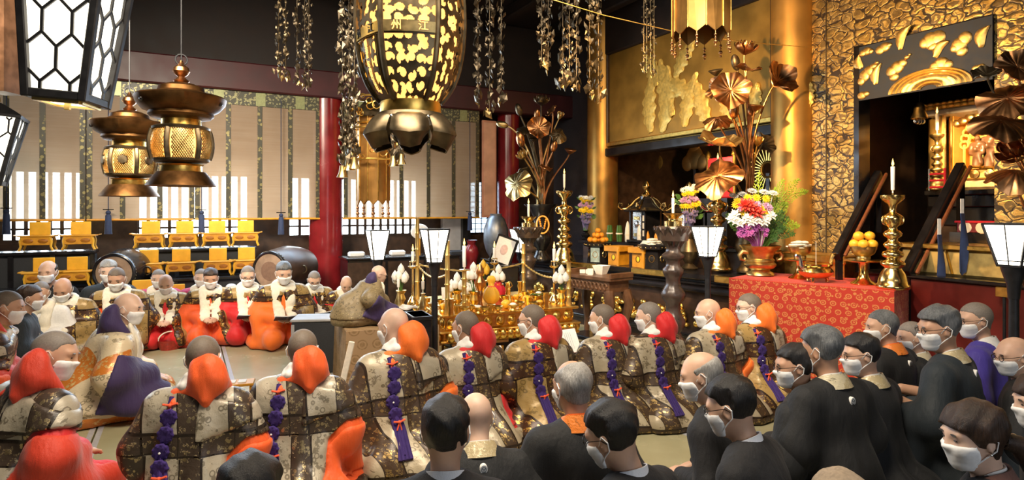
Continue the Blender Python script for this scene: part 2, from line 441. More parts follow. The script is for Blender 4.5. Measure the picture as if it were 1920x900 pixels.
M['verm'] = cloth('vermilion silk', (.62, .04, .012), .62)
M['magenta'] = cloth('magenta silk', (.45, .01, .09), .6)
M['purple'] = cloth('purple cord silk', (.030, .009, .125), .8, sheen=.05)
M['dkpurple'] = cloth('deep purple silk', (.040, .022, .095), .7)
M['violet'] = cloth('violet blue silk', (.055, .035, .30), .65)
M['tie'] = cloth('orange braid', (.85, .10, .03), .7)
M['tan'] = cloth('plum brown collar silk', (.17, .075, .055), .75)
def brocade(name, ground, dark, gold, bands=True, metal=.45, sc=1.0, rough=.34):
    """patched silk robe: dark bands with gilt roundels between pale woven panels"""
    g = G(name); x, y, z = g.coord(); r = g.rnd()
    u = x+y*.35; q = g.comb(u*1.0+r*3, z*1.0+r*5, y*.6)
    wob = g.noise(3, 2, g.vec)*.05-.025
    if bands:
        P1 = .25*sc; uu = ((u+wob+.045+r*.03)/P1).fr(); zz = ((z+wob*.7+r*.06)/(.36*sc)).fr()
        row = ((z+r*.06)/(.36*sc)).fl(); uu = ((u+wob+.06+r*.05)/P1+row*.04).fr()
        bu = uu.lt(.40); bz = zz.lt(.26); dk = bu.mx(bz)
        ed = ((uu-.40).abs().lt(.022)).mx((zz-.26).abs().lt(.02)).mx(uu.lt(.02)).mx(zz.lt(.02))
    else:
        dk = g.noise(2.2, 1, q).gt(.56); ed = dk*0
    v1 = g.vor(26/sc, 'F1', q); v2 = g.vor(60/sc, 'DISTANCE_TO_EDGE', q); n = g.noise(34/sc, 4, q, .6)
    ring = (v1*1.0-.30).abs().lt(.07); leaf = n.gt(.56)
    motif_d = (leaf*v2.gt(.06)).mx(v1.lt(.22)); motif_l = (g.noise(13/sc, 5, q, .75).gt(.585)).mx(ring*g.noise(4, 1, q).gt(.5))
    cd_ = g.mix(motif_d, dark, gold); cl = g.mix(motif_l, ground, tuple(np.array(ground)*.34+np.array(gold)*.12))
    c = g.mix(ed, g.mix(dk, cl, cd_), tuple(np.array(dark)*.4))
    g.set(color=c, rough=(n*.3+rough-.1), metal=(dk*motif_d*.8+.12).mn(1)*metal/.45)
    g.bump(n*.5+g.noise(7, 2, g.vec)*1.6+motif_d*.3, .5, .012); return g.mat
M['broc'] = brocade('silver and gold patched brocade', (.43, .36, .245), (.070, .042, .024), (.50, .35, .14))
M['broc2'] = brocade('pale silver patched brocade', (.42, .37, .28), (.060, .042, .030), (.46, .37, .21), sc=1.1)
M['broc3'] = brocade('brown gold brocade', (.36, .235, .08), (.06, .026, .012), (.62, .40, .11), sc=1.3)
M['broc4'] = brocade('cream and orange brocade', (.72, .60, .40), (.62, .20, .03), (.80, .60, .26), bands=False, metal=.25)
M['broc5'] = brocade('khaki gold brocade', (.25, .19, .10), (.20, .15, .075), (.33, .26, .13), bands=False, metal=.12, rough=.5)
M['collar'] = brocade('pale gold collar brocade', (.62, .54, .36), (.50, .40, .22), (.74, .64, .42), bands=False, metal=.2, sc=.5)
M['ocollar'] = brocade('orange collar brocade', (.80, .22, .03), (.78, .18, .02), (.85, .36, .08), bands=False, metal=.1, sc=.4)
def m_table():
    g = G('red brocade altar cloth'); x, y, z = g.coord(); u = (x+y*1.0)/.085; v = z/.075; row = v.fl(); uu = (u+row*.5).fr()-.5; vv = v.fr()-.5
    a = g.noise(5, 1, g.vec)*.2; d = ((uu*uu)+(vv*vv)).sqrt(); ring = (d-.26).abs().lt(.06); dot = d.lt(.13)*(d-.07).abs().lt(.035)
    q = g.comb(u, v, 0); n = g.vor(1.9, 'F1', q); lf = n.lt(.33)*d.gt(.36); gd = ring.mx(dot).mx(lf)
    nn = g.noise(60, 3, g.vec); g.set(color=g.mix(gd*nn.st(.25, .5), (.48, .030, .012), (.70, .27, .08)), rough=.55, metal=gd*.35, sheen=.2); g.bump(gd*.5+g.noise(4, 2, g.vec)*1.5, .3, .01); return g.mat
M['tablecloth'] = m_table()
def m_goldwall():
    g = G('gilt arabesque wall panel'); x, y, z = g.coord(); u = y*CA-x*SA; q0 = g.comb(u*6.2, z*8.6, 0)
    n = g.noise(1.1, 2, q0, col=True); va = g.N('ShaderNodeVectorMath'); va.operation = 'MULTIPLY_ADD'
    g.put(va.inputs[0], n); va.inputs[1].default_value = (1.1, 1.1, 0); g.put(va.inputs[2], q0); q = Sx(g, va.outputs[0])
    e = g.vor(1.25, 'DISTANCE_TO_EDGE', q); cc = g.vor(1.25, 'F1', q, 'Color'); v2 = g.vor(3.0, 'DISTANCE_TO_EDGE', q)
    sw = ((g.vor(1.25, 'F1', q)*16+g.noise(.8, 1, q)*9).sin()).st(-.55, -.25); gd = e.st(.035, .065)*(sw*.75+.25)*(v2.st(.01, .035)*.6+.4)
    n3 = g.noise(9, 3, g.vec)
    g.set(color=g.mix(gd, (.035, .022, .010), g.mix(n3.st(.3, .7), (.58, .37, .10), (.80, .56, .19))), rough=n3*.3+.22, metal=gd*.9); g.bump(e.mn(.2)*2+gd*.4+n3*.4, .4, .010); return g.mat
M['goldwall'] = m_goldwall()
def m_blind():
    g = G('bamboo blind'); x, y, z = g.coord(); st = (z*420).sin(); n = g.noise(1, 3, g.comb(x*1.5, y*2, z*60)); n2 = g.noise(3, 2, g.vec)
    c = g.mix((n*.8+n2*.3-.05).st(.3, .75), (.48, .36, .25), (.64, .51, .38)); g.set(color=c, rough=.6); g.bump(st*.4+n, .3, .004)
    t = g.N('ShaderNodeBsdfTranslucent'); g.put(t.inputs[0], g.mix(.5, c, (.62, .50, .36))); tr = g.N('ShaderNodeBsdfTransparent'); tr.inputs[0].default_value = (1, .97, .92, 1)
    m1 = g.N('ShaderNodeMixShader'); m1.inputs[0].default_value = .42; g.t.links.new(g.b.outputs[0], m1.inputs[1]); g.t.links.new(t.outputs[0], m1.inputs[2])
    m2 = g.N('ShaderNodeMixShader'); g.put(m2.inputs[0], (n*.25+.20)); g.t.links.new(m1.outputs[0], m2.inputs[1]); g.t.links.new(tr.outputs[0], m2.inputs[2]); g.t.links.new(m2.outputs[0], g.out.inputs[0]); return g.mat
M['blind'] = m_blind()
def m_strip(name, c0, c1, sc, th=.5, metal=.6):
    g = G(name); x, y, z = g.coord(); q = g.comb(x*1.0, z*1.0, y); v = g.vor(sc, 'F1', q); n = g.noise(sc*1.4, 3, q)
    k = (v.lt(.33)).mx(n.gt(th+.07)); g.set(color=g.mix(k, c0, c1), metal=k*metal, rough=.45); g.bump(k*.5, .3, .004); return g.mat
M['strip'] = m_strip('green gold brocade tape', (.045, .042, .024), (.24, .21, .09), 15, .56)
M['valance'] = m_strip('green gold brocade valance', (.05, .05, .03), (.26, .25, .13), 22)
M['navyp'] = mat('navy silk panel', (.010, .022, .045), .6, 0, .25, 12, .1)
M['goldcloud'] = mat('embossed gold cloud', (.78, .52, .17), .38, .9, .14, 30, .3)
def m_stand():
    g = G('brown roundel brocade drape'); x, y, z = g.coord(); u = (x+y)/.13; v = z/.12; uu = (u+v.fl()*.5).fr()-.5; vv = v.fr()-.5; d = (uu*uu+vv*vv).sqrt()
    k = d.lt(.36)*(d-.22).abs().gt(.05); n = g.noise(40, 3, g.vec); g.set(color=g.mix(k*n.st(.2, .6), (.36, .235, .125), (.24, .15, .065)), rough=.6, metal=.1); g.bump(g.noise(5, 2, g.vec), .3, .02); return g.mat
M['drape'] = m_stand()
def m_tatami():
    g = G('woven tatami straw'); x, y, z = g.coord(); n = g.noise(4, 3, g.vec); wv = (y*900).sin()*.5+.5; r = g.rnd()
    g.set(color=g.mix((n*.7+r*.35).st(.2, .8), (.36, .33, .19), (.45, .42, .26)), rough=n*.12+.20, spec=.5); g.bump(wv*.4+g.noise(1, 2, g.comb(x*20, y*250, 0)), .15, .003); return g.mat
M['tatami'] = m_tatami()
M['border'] = mat('tatami border cloth', (.42, .42, .44), .4, 0, .1, 40, .05)
M['drumskin'] = mat('worn drum hide', (.30, .20, .13), .7, 0, .25, 7, .1)
M['pink'] = mat('purple pink blossom', (.42, .10, .40), .6); M['lilac'] = mat('lilac blossom', (.55, .32, .55), .6); M['blue_fl'] = mat('blue statice', (.20, .17, .36), .7)
M['yellow_fl'] = mat('yellow chrysanthemum', (.85, .62, .02), .6); M['white_fl'] = mat('white blossom', (.85, .85, .80), .6); M['red_fl'] = mat('red lily', (.55, .03, .02), .5)
M['bagy'] = cloth('saffron wrapping cloth', (.80, .42, .02), .6)
M['lotusw'] = mat('white lotus bud', (.84, .82, .74), .5, 0, .05, 30, .05); M['lotusy'] = mat('yellow lotus bud', (.84, .50, .04), .5, 0, .1, 30, .05)
M['stone'] = mat('pale plaster bark', (.50, .46, .42), .7)
M['greywood'] = mat('weathered grey panel', (.42, .42, .43), .55, 0, .15, 5, .1)
M['opal'] = mat('mother of pearl inlay', (.45, .62, .66), .2, .3, .25, 25, .05)
M['shoji'] = glow('daylit shoji paper', (.75, .86, 1), .9)
M['basket'] = mat('red lacquer basket', (.38, .03, .02), .35, 0, .2, 40, .2)
M['cardg'] = mat('grey speaker cloth', (.03, .032, .036), .8, 0, .2, 120, .1)
# ------------------------------------------------------------------ setting
O0 = Vector((3.32, 7.2, 0))                              # foot of the gilded pillar at the altar front
def R(a, b, z=0): return O0+A*a+B*b+Vector((0, 0, z))
RM = Matrix.Rotation(RZ, 3, 'Z')
def a_of(px, b):
    k = (px-960)/F; o = O0+B*b; return (k*o.y-o.x)/(A.x-k*A.y)
def b_of(px, a):
    k = (px-960)/F; o = O0+A*a; return (k*o.y-o.x)/(B.x-k*B.y)
def rbox(mb, a0, a1, b0, b1, z0, z1, bev=0):
    return mb.box(tuple(R((a0+a1)/2, (b0+b1)/2, (z0+z1)/2)), (abs(a1-a0), abs(b1-b0), abs(z1-z0)), RM, bev)
def rb(name, m, a0, a1, b0, b1, z0, z1, parent=None, bev=0): return rbox(MB(), a0, a1, b0, b1, z0, z1, bev).build(name, m, parent)
WB = 5.04                                                # the wall of blinds
floor = struct(rb('floor', M['darkwood'], -12, 4, -9, 8, -.2, -.03))
tm = {}
k = 0
for i in range(13):
    for j in range(5):
        a0, b0 = -9.6+i*.91, -4.2+j*1.82
        if -9.6 < a0 < .2 and b0+1.82 < 4.9:
            if not tm:
                t0 = MB().box((0, 0, -.015), (.90, 1.81, .03)).mesh('tatami'); t0.materials.append(M['tatami'])
                t1 = MB().box((.43, 0, .0005), (.034, 1.81, .003)).box((-.43, 0, .0005), (.034, 1.81, .003)).mesh('border'); t1.materials.append(M['border']); tm = 1
            mm = Matrix.Translation(R(a0+.455, b0+.91)) @ Matrix.Rotation(RZ, 4, 'Z')
            o = piece('tatami_mat', t0, floor, mm); piece('cloth_border', t1, o); k += 1
CEIL = 4.9
ceil = struct(rb('ceiling', M['ceil'], -12, 4, -9, 8, CEIL, CEIL+.1))
cb = MB().box((0, 0, 0), (.16, 15.5, .2), None, .02).mesh('ceiling_beam'); cb.materials.append(M['ceil'])
for i in range(12): piece('ceiling_beam', cb, ceil, Matrix.Translation(R(-10+i*1.2, -.6, CEIL-.1)) @ Matrix.Rotation(RZ, 4, 'Z'))
for nm, q in (('wall_left', (-12, -11.8, -9, 8)), ('wall_rear', (-12, 4, -9, -8.8)), ('wall_right', (3.9, 4.1, -9, 8))):
    struct(rb(nm, M['darkwood'], *q, -.1, CEIL))
# wall with lattice windows behind the blinds
LB = WB+.45
wins = [(a_of(-120, LB), a_of(160, LB)), (a_of(258, LB), a_of(466, LB)), (a_of(540, LB), a_of(583, LB)), (a_of(640, LB), a_of(782, LB)), (a_of(880, LB), a_of(914, LB))]
ZS, ZT = 1.13, 2.07
mb = MB(); rbox(mb, -12, 4, LB-.06, LB+.06, -.1, ZS-.02); rbox(mb, -12, 4, LB-.06, LB+.06, ZT, CEIL)
e = -12
for i, (x0, x1) in enumerate(wins): rbox(mb, e, x0, LB-.06, LB+.06, ZS-.02, ZT); e = x1
rbox(mb, e, 4, LB-.06, LB+.06, ZS-.02, ZT)
wb = struct(mb.build('wall_back', M['darkwood']))
bar = MB().box((0, 0, (ZS+ZT)/2), (.046, .05, ZT-ZS)).mesh('lattice_bar'); bar.materials.append(M['darkwood'])
for i, (x0, x1) in enumerate(wins[:4]):
    wn = struct(rb('window_%d' % (i+1), M['darkwood'], x0, x1, LB-.03, LB+.03, ZS-.02, ZS+.03))
    n = max(1, int((x1-x0)/.125))
    for q in range(n+1): piece('lattice_bar', bar, wn, Matrix.Translation(R(x0+(x1-x0)*q/n, LB)) @ Matrix.Rotation(RZ, 4, 'Z'))
    for z in (1.30, 1.43): rb('rail', M['darkwood'], x0, x1, LB-.02, LB+.02, z-.014, z+.014, wn)
x0, x1 = wins[4]
wn = struct(rb('window_5', M['lacq'], x0, x1, LB-.05, LB-.03, ZS-.02, ZS+.02))
g = G('shoji paper'); tt = g.N('ShaderNodeBsdfTranslucent'); tt.inputs[0].default_value = (.8, .87, .95, 1); g.t.links.new(tt.outputs[0], g.out.inputs[0])
rb('shoji_paper', g.mat, x0, x1, LB+.02, LB+.025, ZS-.02, ZT, wn)
for z in np.arange(ZS+.08, ZT, .10): rb('shoji_bar', M['lacq'], x0, x1, LB-.01, LB+.01, z-.006, z+.006, wn)
for q in (.02, .33, .66, .98): rb('shoji_bar', M['lacq'], x0+(x1-x0)*q-.008, x0+(x1-x0)*q+.008, LB-.012, LB+.012, ZS, ZT, wn)
struct(rb('trim_1', M['redbeam'], -12, 1, WB-.28, WB+.1, 3.27, 3.68, None, .02))
struct(rb('trim_2', M['ceil'], -12, 1, WB-.05, WB+.35, 3.68, CEIL, None, .02))
# pillars
def pillar(name, px, ref, r, m, base=True, top=CEIL):
    loc = ref; t = MB().lathe([(r, -.03), (r, top)], 40, loc).build(name, m, None, True); struct(t)
    if base: MB().lathe([(r*1.25, -.03), (r*1.25, .06), (r*1.08, .12), (r*1.02, .16)], 40, loc).build('pillar_foot', M['oldbrass'], t, True)
    return t
pillar('red_pillar', 0, R(a_of(611, WB), WB), .255, M['redpillar'], top=3.42)
pillar('red_pillar', 0, R(a_of(953, WB), WB), .20, M['redpillar'], top=3.42)
pillar('gold_pillar', 0, R(0, 0), .262, M['goldpillar'])
pillar('gold_pillar', 0, R(0, 3.76), .262, M['goldpillar'])
# altar wall: end panel by the corner, dark sanctuary behind the pillars, gilt wall at the near side
struct(rb('wall_altar', mat('blue grey plaster', (.055, .05, .062), .6), .05, .15, 3.76, 8, -.1, CEIL))
struct(rb('wall_inner', M['darkwood'], 2.6, 2.7, -6, 4.0, -.1, CEIL)); struct(rb('wall_niche', M['darkwood'], .1, 2.7, 3.8, 3.9, -.1, CEIL))
struct(rb('trim_3', M['ceil'], -.12, .12, 0, 3.76, 4.15, CEIL, None, .02))
struct(rb('trim_4', M['lacq'], -.12, .12, .2, 3.6, 2.45, 2.60, None, .02))
pw = M['goldwall']
bl, br = b_of(1614, 0), b_of(1870, 0)
gw = struct(rb('wall_gilt', pw, -.05, .06, bl, -.26, -.1, CEIL)); rb('panel', pw, -.05, .06, br, bl, 3.26, CEIL, gw); rb('panel', pw, -.05, .06, -4.8, br, -.1, CEIL, gw)
for q in (bl+.36, ): rb('panel_edge', M['bronze'], -.058, -.05, q-.006, q+.006, 1.0, CEIL, gw)
jm = struct(rb('trim_5', M['lacq'], -.09, .10, bl-.035, bl+.02, .2, 3.28)); rb('rail', M['lacq'], -.07, .10, br, bl, 3.24, 3.275, jm)
# shrine alcove beyond the gilt wall
struct(rb('wall_alcove', M['darkwood'], 1.9, 2.0, -4.5, -.2, -.1, CEIL)); struct(rb('trim_6', M['darkwood'], .06, 2.0, -.45, -.35, -.1, CEIL))
# gilded painting between the pillars
gp = link('gilded_painting', None); gp.location = R(-.03, 1.88, 2.62); gp.rotation_euler = (0, 0, RZ+PI/2)   # local x runs along B, local -y is into the room? (x=B, y=-A)
tag(gp, 'large gilded panel of embossed plumes in a wooden frame between the gold pillars', 'panel')
L_ = 3.3
MB().box((0, 0, .80), (L_, .05, 1.5)).build('gold_ground', mat('dull gold ground', (.42, .25, .05), .45, .55, .2, 3, .05), gp)
for c, d in (((0, .03, .03), (L_+.1, .09, .07)), ((0, .03, 1.58), (L_+.1, .09, .07)), ((-L_/2, .03, .8), (.08, .09, 1.6)), ((L_/2, .03, .8), (.08, .09, 1.6))):
    MB().box(c, d, None, .012).build('frame_rail', M['gold'] if d[2] < .5 and c[2] < .5 else M['darkwood'], gp)
mfe = mat('bright embossed gold', (.82, .60, .16), .42, .55, .15, 25, .2)
def plume(x, z, ang, l, w, sgn):
    def fn(u, v):
        t = v; wd = w*(math.sin(PI*min(1, t*.93+.05))**.7)*(1+.18*math.sin(t*34)); s = u*2-1
        bx = s*wd; bz = t*l; bx += sgn*.35*l*t*t*.6
        return (x+bx*math.cos(ang)-bz*math.sin(ang), .028+.020*(1-s*s)+.008*abs(math.sin(9*t+s*6)), z+bx*math.sin(ang)+bz*math.cos(ang))
    return MB().sheet(fn, 10, 26, .006)
for x, z, an, l, w, sg in ((-1.45, .12, .2, .85, .15, 1), (-1.2, .1, -.35, .95, .16, -1), (-.95, .3, .5, .9, .15, 1), (-.7, .12, -.1, .75, .14, 1), (-.5, .5, .9, .8, .13, -1), (-.2, .1, .6, .7, .13, 1), (.15, .08, .25, .5, .12, 1), (.5, .10, -.5, .42, .10, -1), (-1.3, .8, .3, .6, .14, -1), (-.9, .85, -.5, .6, .12, 1), (.95, .75, .3, .4, .09, 1), (1.35, .08, -.2, .36, .07, -1), (1.1, .15, .9, .3, .07, 1)):
    plume(-(x+.85)*.95, z, -an, l, w, -sg).build('plume', mfe, gp, True)
# navy valance of gold clouds over the shrine opening
nv = link('cloud_valance', None); nv.location = R(-.075, (bl+br)/2, 2.70); nv.rotation_euler = (0, 0, RZ+PI/2)
tag(nv, 'navy silk valance appliqued with gold clouds above the shrine opening', 'valance')
W_ = abs(bl-br); MB().box((0, 0, .28), (W_, .02, .56)).build('silk', M['navyp'], nv)
def cloud(lobes):
    m = MB()
    for x, z, r, q in lobes: m.ell((-x*.58, .013, z), (r*.85, .012, r*q*1.0), 14, 6)
    return m
cl = [[(-.93, .49, .05, .7), (-.86, .5, .06, .7), (-.79, .49, .04, .7)], [(-.62, .48, .06, .75), (-.54, .5, .07, .7), (-.47, .51, .04, .6)], [(.2, .46, .09, .9), (.3, .47, .09, .8), (.11, .45, .06, .9), (.25, .40, .07, .6)],
      [(.62, .36, .08, .9), (.70, .41, .07, .9), (.66, .30, .06, .8), (.56, .34, .05, .8)], [(-.9, .25, .07, .9), (-.82, .29, .07, .8), (-.74, .33, .05, .6), (-.96, .2, .05, .9), (-.68, .36, .03, .5)], [(-.42, .24, .07, .8), (-.33, .27, .08, .8), (-.25, .3, .06, .7), (-.38, .18, .06, .7), (-.17, .35, .035, .6), (-.12, .37, .02, .6)],
      [(.28, .20, .07, .8), (.36, .22, .08, .8), (.45, .2, .06, .8), (.22, .15, .05, .7), (.4, .15, .06, .6)], [(-.95, .05, .06, .7), (-.88, .06, .05, .6)], [(.86, .12, .05, .6), (.92, .13, .04, .6)]]
for c in cl: cloud(c).build('cloud', M['goldcloud'], nv, True)
for x, z, an, l in ((-.72, .14, .5, .22), (-.30, .44, .7, .26), (.25, .30, 1.05, .2), (-.98, .33, 0, .15), (.9, .3, .6, .2)):
    def fn(u, v, x=x, z=z, an=an, l=l):
        s = u*2-1; t = v; wd = .06*math.sin(PI*t**.6)**.8+.002; bx = s*wd-.25*l*math.sin(PI*t*.9); bz = t*l
        return (-(x*.58+(bx*math.cos(an)+bz*math.sin(an))*.8), .014+.010*(1-s*s), z-bx*math.sin(an)+bz*math.cos(an))
    MB().sheet(fn, 6, 12, .005).build('curl', M['goldcloud'], nv, True)
def fn(u, v):
    a = PI*(1-u); r = .10+.42*v; return (-.10+r*.72*math.cos(a), .016+.012*math.sin(v*20)**2, .0+.36*r*math.sin(a)+.01)
MB().sheet(fn, 28, 14, .006).build('sun_disc', M['goldcloud'], nv, True)
# ------------------------------------------------------------------ blinds
def blind(name, p0, p1, strips, label, z0=1.43, z1=3.27, bb=WB-.2):
    x0, x1 = a_of(p0, bb), a_of(p1, bb); t = thing(name, label, 'blind', R((x0+x1)/2, bb, z0), RZ); w_ = x1-x0; m = (x0+x1)/2; h = z1-z0
    MB().box((0, 0, h/2), (w_, .006, h)).build('bamboo_sheet', M['blind'], t)
    MB().box((0, -.01, h-.1), (w_, .012, .2)).build('valance', M['valance'], t)
    MB().tube([(-w_/2-.02, -.005, 0), (w_/2+.02, -.005, 0)], .016, 10).build('bottom_rod', M['ochre'], t, True)
    for p in strips: MB().box((a_of(p, bb)-m, -.012, h/2), (.062, .006, h)).build('brocade_strip', M['strip'], t)
    n = max(2, int(w_/.55))
    for i in range(n): MB().box((-w_/2+(i+.5)*w_/n, -.02, h-.1), (.13, .004, .19)).build('valance_patch', mat('olive satin patch', (.30, .33, .16), .4, .3), t) if i == 0 and name not in PM else piece('valance_patch', PM[name], t, Matrix.Translation((-w_/2+(i+.5)*w_/n, -.02, h-.1)))
    return t
pm = MB().box((0, 0, 0), (.13, .004, .19)).mesh('patch'); pm.materials.append(mat('olive satin patch', (.26, .28, .13), .4, .3)); PM = {'bamboo_blind': pm}
blind('bamboo_blind', -120, 156, (-90, 12, 80, 155), 'bamboo blind with bright lattice showing through, at the far left end of the wall')
blind('bamboo_blind', 166, 359, (168, 230, 300, 360), 'bamboo blind with brocade strips behind the two small bronze lanterns')
blind('bamboo_blind', 369, 598, (370, 428, 487, 544, 596), 'wide bamboo blind with brocade strips ending at the thick red pillar')
blind('bamboo_blind', 645, 897, (648, 752, 803, 850, 895), 'bamboo blind with dark strips hanging between the two red pillars')
pt = thing('hanging_board', 'narrow peach coloured board beside the far dark red pillar', 'board', R(a_of(917, WB-.15), WB-.15, 1.43), RZ); MB().box((0, 0, .85), (.28, .04, 1.7), None, .01).build('board', mat('peach lacquer board', (.55, .25, .16), .35, 0, .15, 3, .05), pt)
MB().box((0, -.022, .85), (.22, .008, 1.62), None, .003).build('inner_panel', mat('pale peach panel', (.62, .34, .22), .4, 0, .2, 3, .05), pt)
tassel_mb = MB().ell((0, 0, .01), (.03, .03, .03)).lathe([(.012, .0), (.034, -.03), (.042, -.25), (.045, -.27)], 12)
def tassel(px, py, label, bb=WB-.32, ztop=3.2):
    a = a_of(px, bb); p = R(a, bb); z = zat(py, p.y); t = thing('blind_tassel', label, 'tassel', (p.x, p.y, z), 0, 'cord tassels of the blinds')
    MB().tube([(0, 0, 0), (0, 0, ztop-z)], .006, 6).build('cord', M['navy'], t); o = link('tassel', TAS, t); MB().box((0, 0, .05), (.13, .02, .012)).build('toggle', M['lacq'], t); return t
TAS = tassel_mb.mesh('tassel', True, 40); TAS.materials.append(M['navy'])
tassel(12, 398, 'navy cord tassel hanging before the blind at the far left edge')
tassel(203, 400, 'navy cord tassel hanging under the smaller bronze lantern')
tassel(378, 400, 'navy cord tassel just right of the larger bronze lantern')
tassel(527, 405, 'navy cord tassel hanging left of the thick red pillar')
tassel(881, 402, 'navy cord tassel by the shoji window near the peach board')
# dark panel and post seen under the right blind
struct(rb('trim_7', M['greywood'], a_of(828, WB+.2), a_of(868, WB+.2), WB+.15, WB+.25, .6, 2.6)); struct(rb('trim_8', M['lacq'], a_of(866, WB+.1), a_of(880, WB+.1), WB+.05, WB+.2, .2, 2.6))
# ------------------------------------------------------------------ hanging lamps
def hexbars(mb, W0, W1, H, y, M4, cw=.155, ch=.205, wd=.016, off=0):
    """honeycomb bars on a face that is W0 wide at the foot and W1 at height H"""
    half = lambda z: (W0+(W1-W0)*z/H)/2
    s = ch*.62/2; q = ch*.38/2
    def seg(a, b):
        n = 12; pts = [(a[0]+(b[0]-a[0])*i/n, a[1]+(b[1]-a[1])*i/n) for i in range(n+1)]
        ins = [p for p in pts if 0 <= p[1] <= H and abs(p[0]) <= half(p[1])]
        if len(ins) > 1: mb.bar(M4 @ Vector((ins[0][0], y, ins[0][1])), M4 @ Vector((ins[-1][0], y, ins[-1][1])), wd, wd*.8, (M4.to_3x3() @ Vector((0, 1, 0))))
    row = -1; z = -ch*.15+off
    while z-ch < H:
        o = (row % 2)*cw/2
        for i in range(-4, 5):
            x = i*cw+o
            seg((x, z-s), (x, z+s)); seg((x, z+s), (x+cw/2, z+s+2*q)); seg((x, z+s), (x-cw/2, z+s+2*q))
        z += 2*s+2*q; row += 1
def hexlamp(name, label, loc, rz, W0=.40, W1=.54, H=.95, tilt=0, bright='hexpaper'):
    t = thing(name, label, 'lamp', loc, rz, 'honeycomb hanging lamps'); t.rotation_euler = (0, tilt, rz)
    k = math.atan2((W1-W0)/2, H)
    for q in range(4):
        m4 = Matrix.Rotation(q*PI/2, 4, 'Z') @ Matrix.Translation((0, -W0/2, 0)) @ Matrix.Rotation(k, 4, 'X')
        h = H/math.cos(k)
        MB().add([m4 @ Vector(p) for p in ((-W0/2+.01, .012, 0), (W0/2-.01, .012, 0), (W1/2-.01, .012, h), (-W1/2+.01, .012, h))], [(0, 1, 2, 3)]).build('paper_panel', M[bright], t)
        mb = MB(); hexbars(mb, W0-.03, W1-.03, h, -.003, m4, off=.03); mb.build('lattice', M['oldbrass'] if name == '' else M['iron'], t)
        MB().bar(m4 @ Vector((-W0/2, 0, -.03)), m4 @ Vector((-W1/2, 0, h)), .045, .045, (0, 1, 0), .006).build('corner_post', M['iron'], t)
        MB().box(m4 @ Vector((0, 0, -.005)), (W0+.04, .04, .05), Matrix.Rotation(q*PI/2, 3, 'Z'), .006).build('rail', M['iron'], t)
    for sx in (-1, 1):
        MB().box((sx*W0*.4, 0, -.035), (.03, W0*.8, .02)).build('base_frame', M['bamboo'], t); MB().box((0, sx*W0*.4, -.036), (W0*.8, .03, .02)).build('base_frame', M['bamboo'], t)
    MB().box((0, 0, -.03), (W0*.78, W0*.78, .004)).build('base_paper', M['hexpaper'], t); MB().box((0, 0, -.045), (.03, .03, .06), None, .005).build('bulb_holder', M['bamboo'], t)
    MB().lathe([(W1*.78, H+.0), (W1*.80, H+.03), (W1*.62, H+.07), (W1*.3, H+.13), (.03, H+.17)], 4, R=Matrix.Rotation(PI/4, 3, 'Z')).build('roof', M['iron'], t)
    MB().lathe([(.0, H+.16), (.03, H+.18), (.022, H+.22), (.012, H+.24)], 12).tube([(0, 0, H+.2), (0, 0, CEIL-loc[2])], .008, 6).build('finial_chain', M['brass'], t, True)
    return t
hexlamp('hanging_lamp', 'big bright honeycomb paper lamp hanging in the top left corner', P(128, 150, 3.7)[:2]+(2.23,), math.radians(11), .295, .45, .95, tilt=math.radians(4))
hexlamp('hanging_lamp', 'small honeycomb paper lamp cut by the left edge under the big one', P(-22, 340, 6.6)[:2]+(1.86,), math.radians(30), .24, .46, .70, tilt=math.radians(5))
# short brown post and pale strip behind the big lamp
struct(MB().box(P(8, 60, 5.0), (.16, .2, 1.0)).build('trim_9', M['carved'])); 

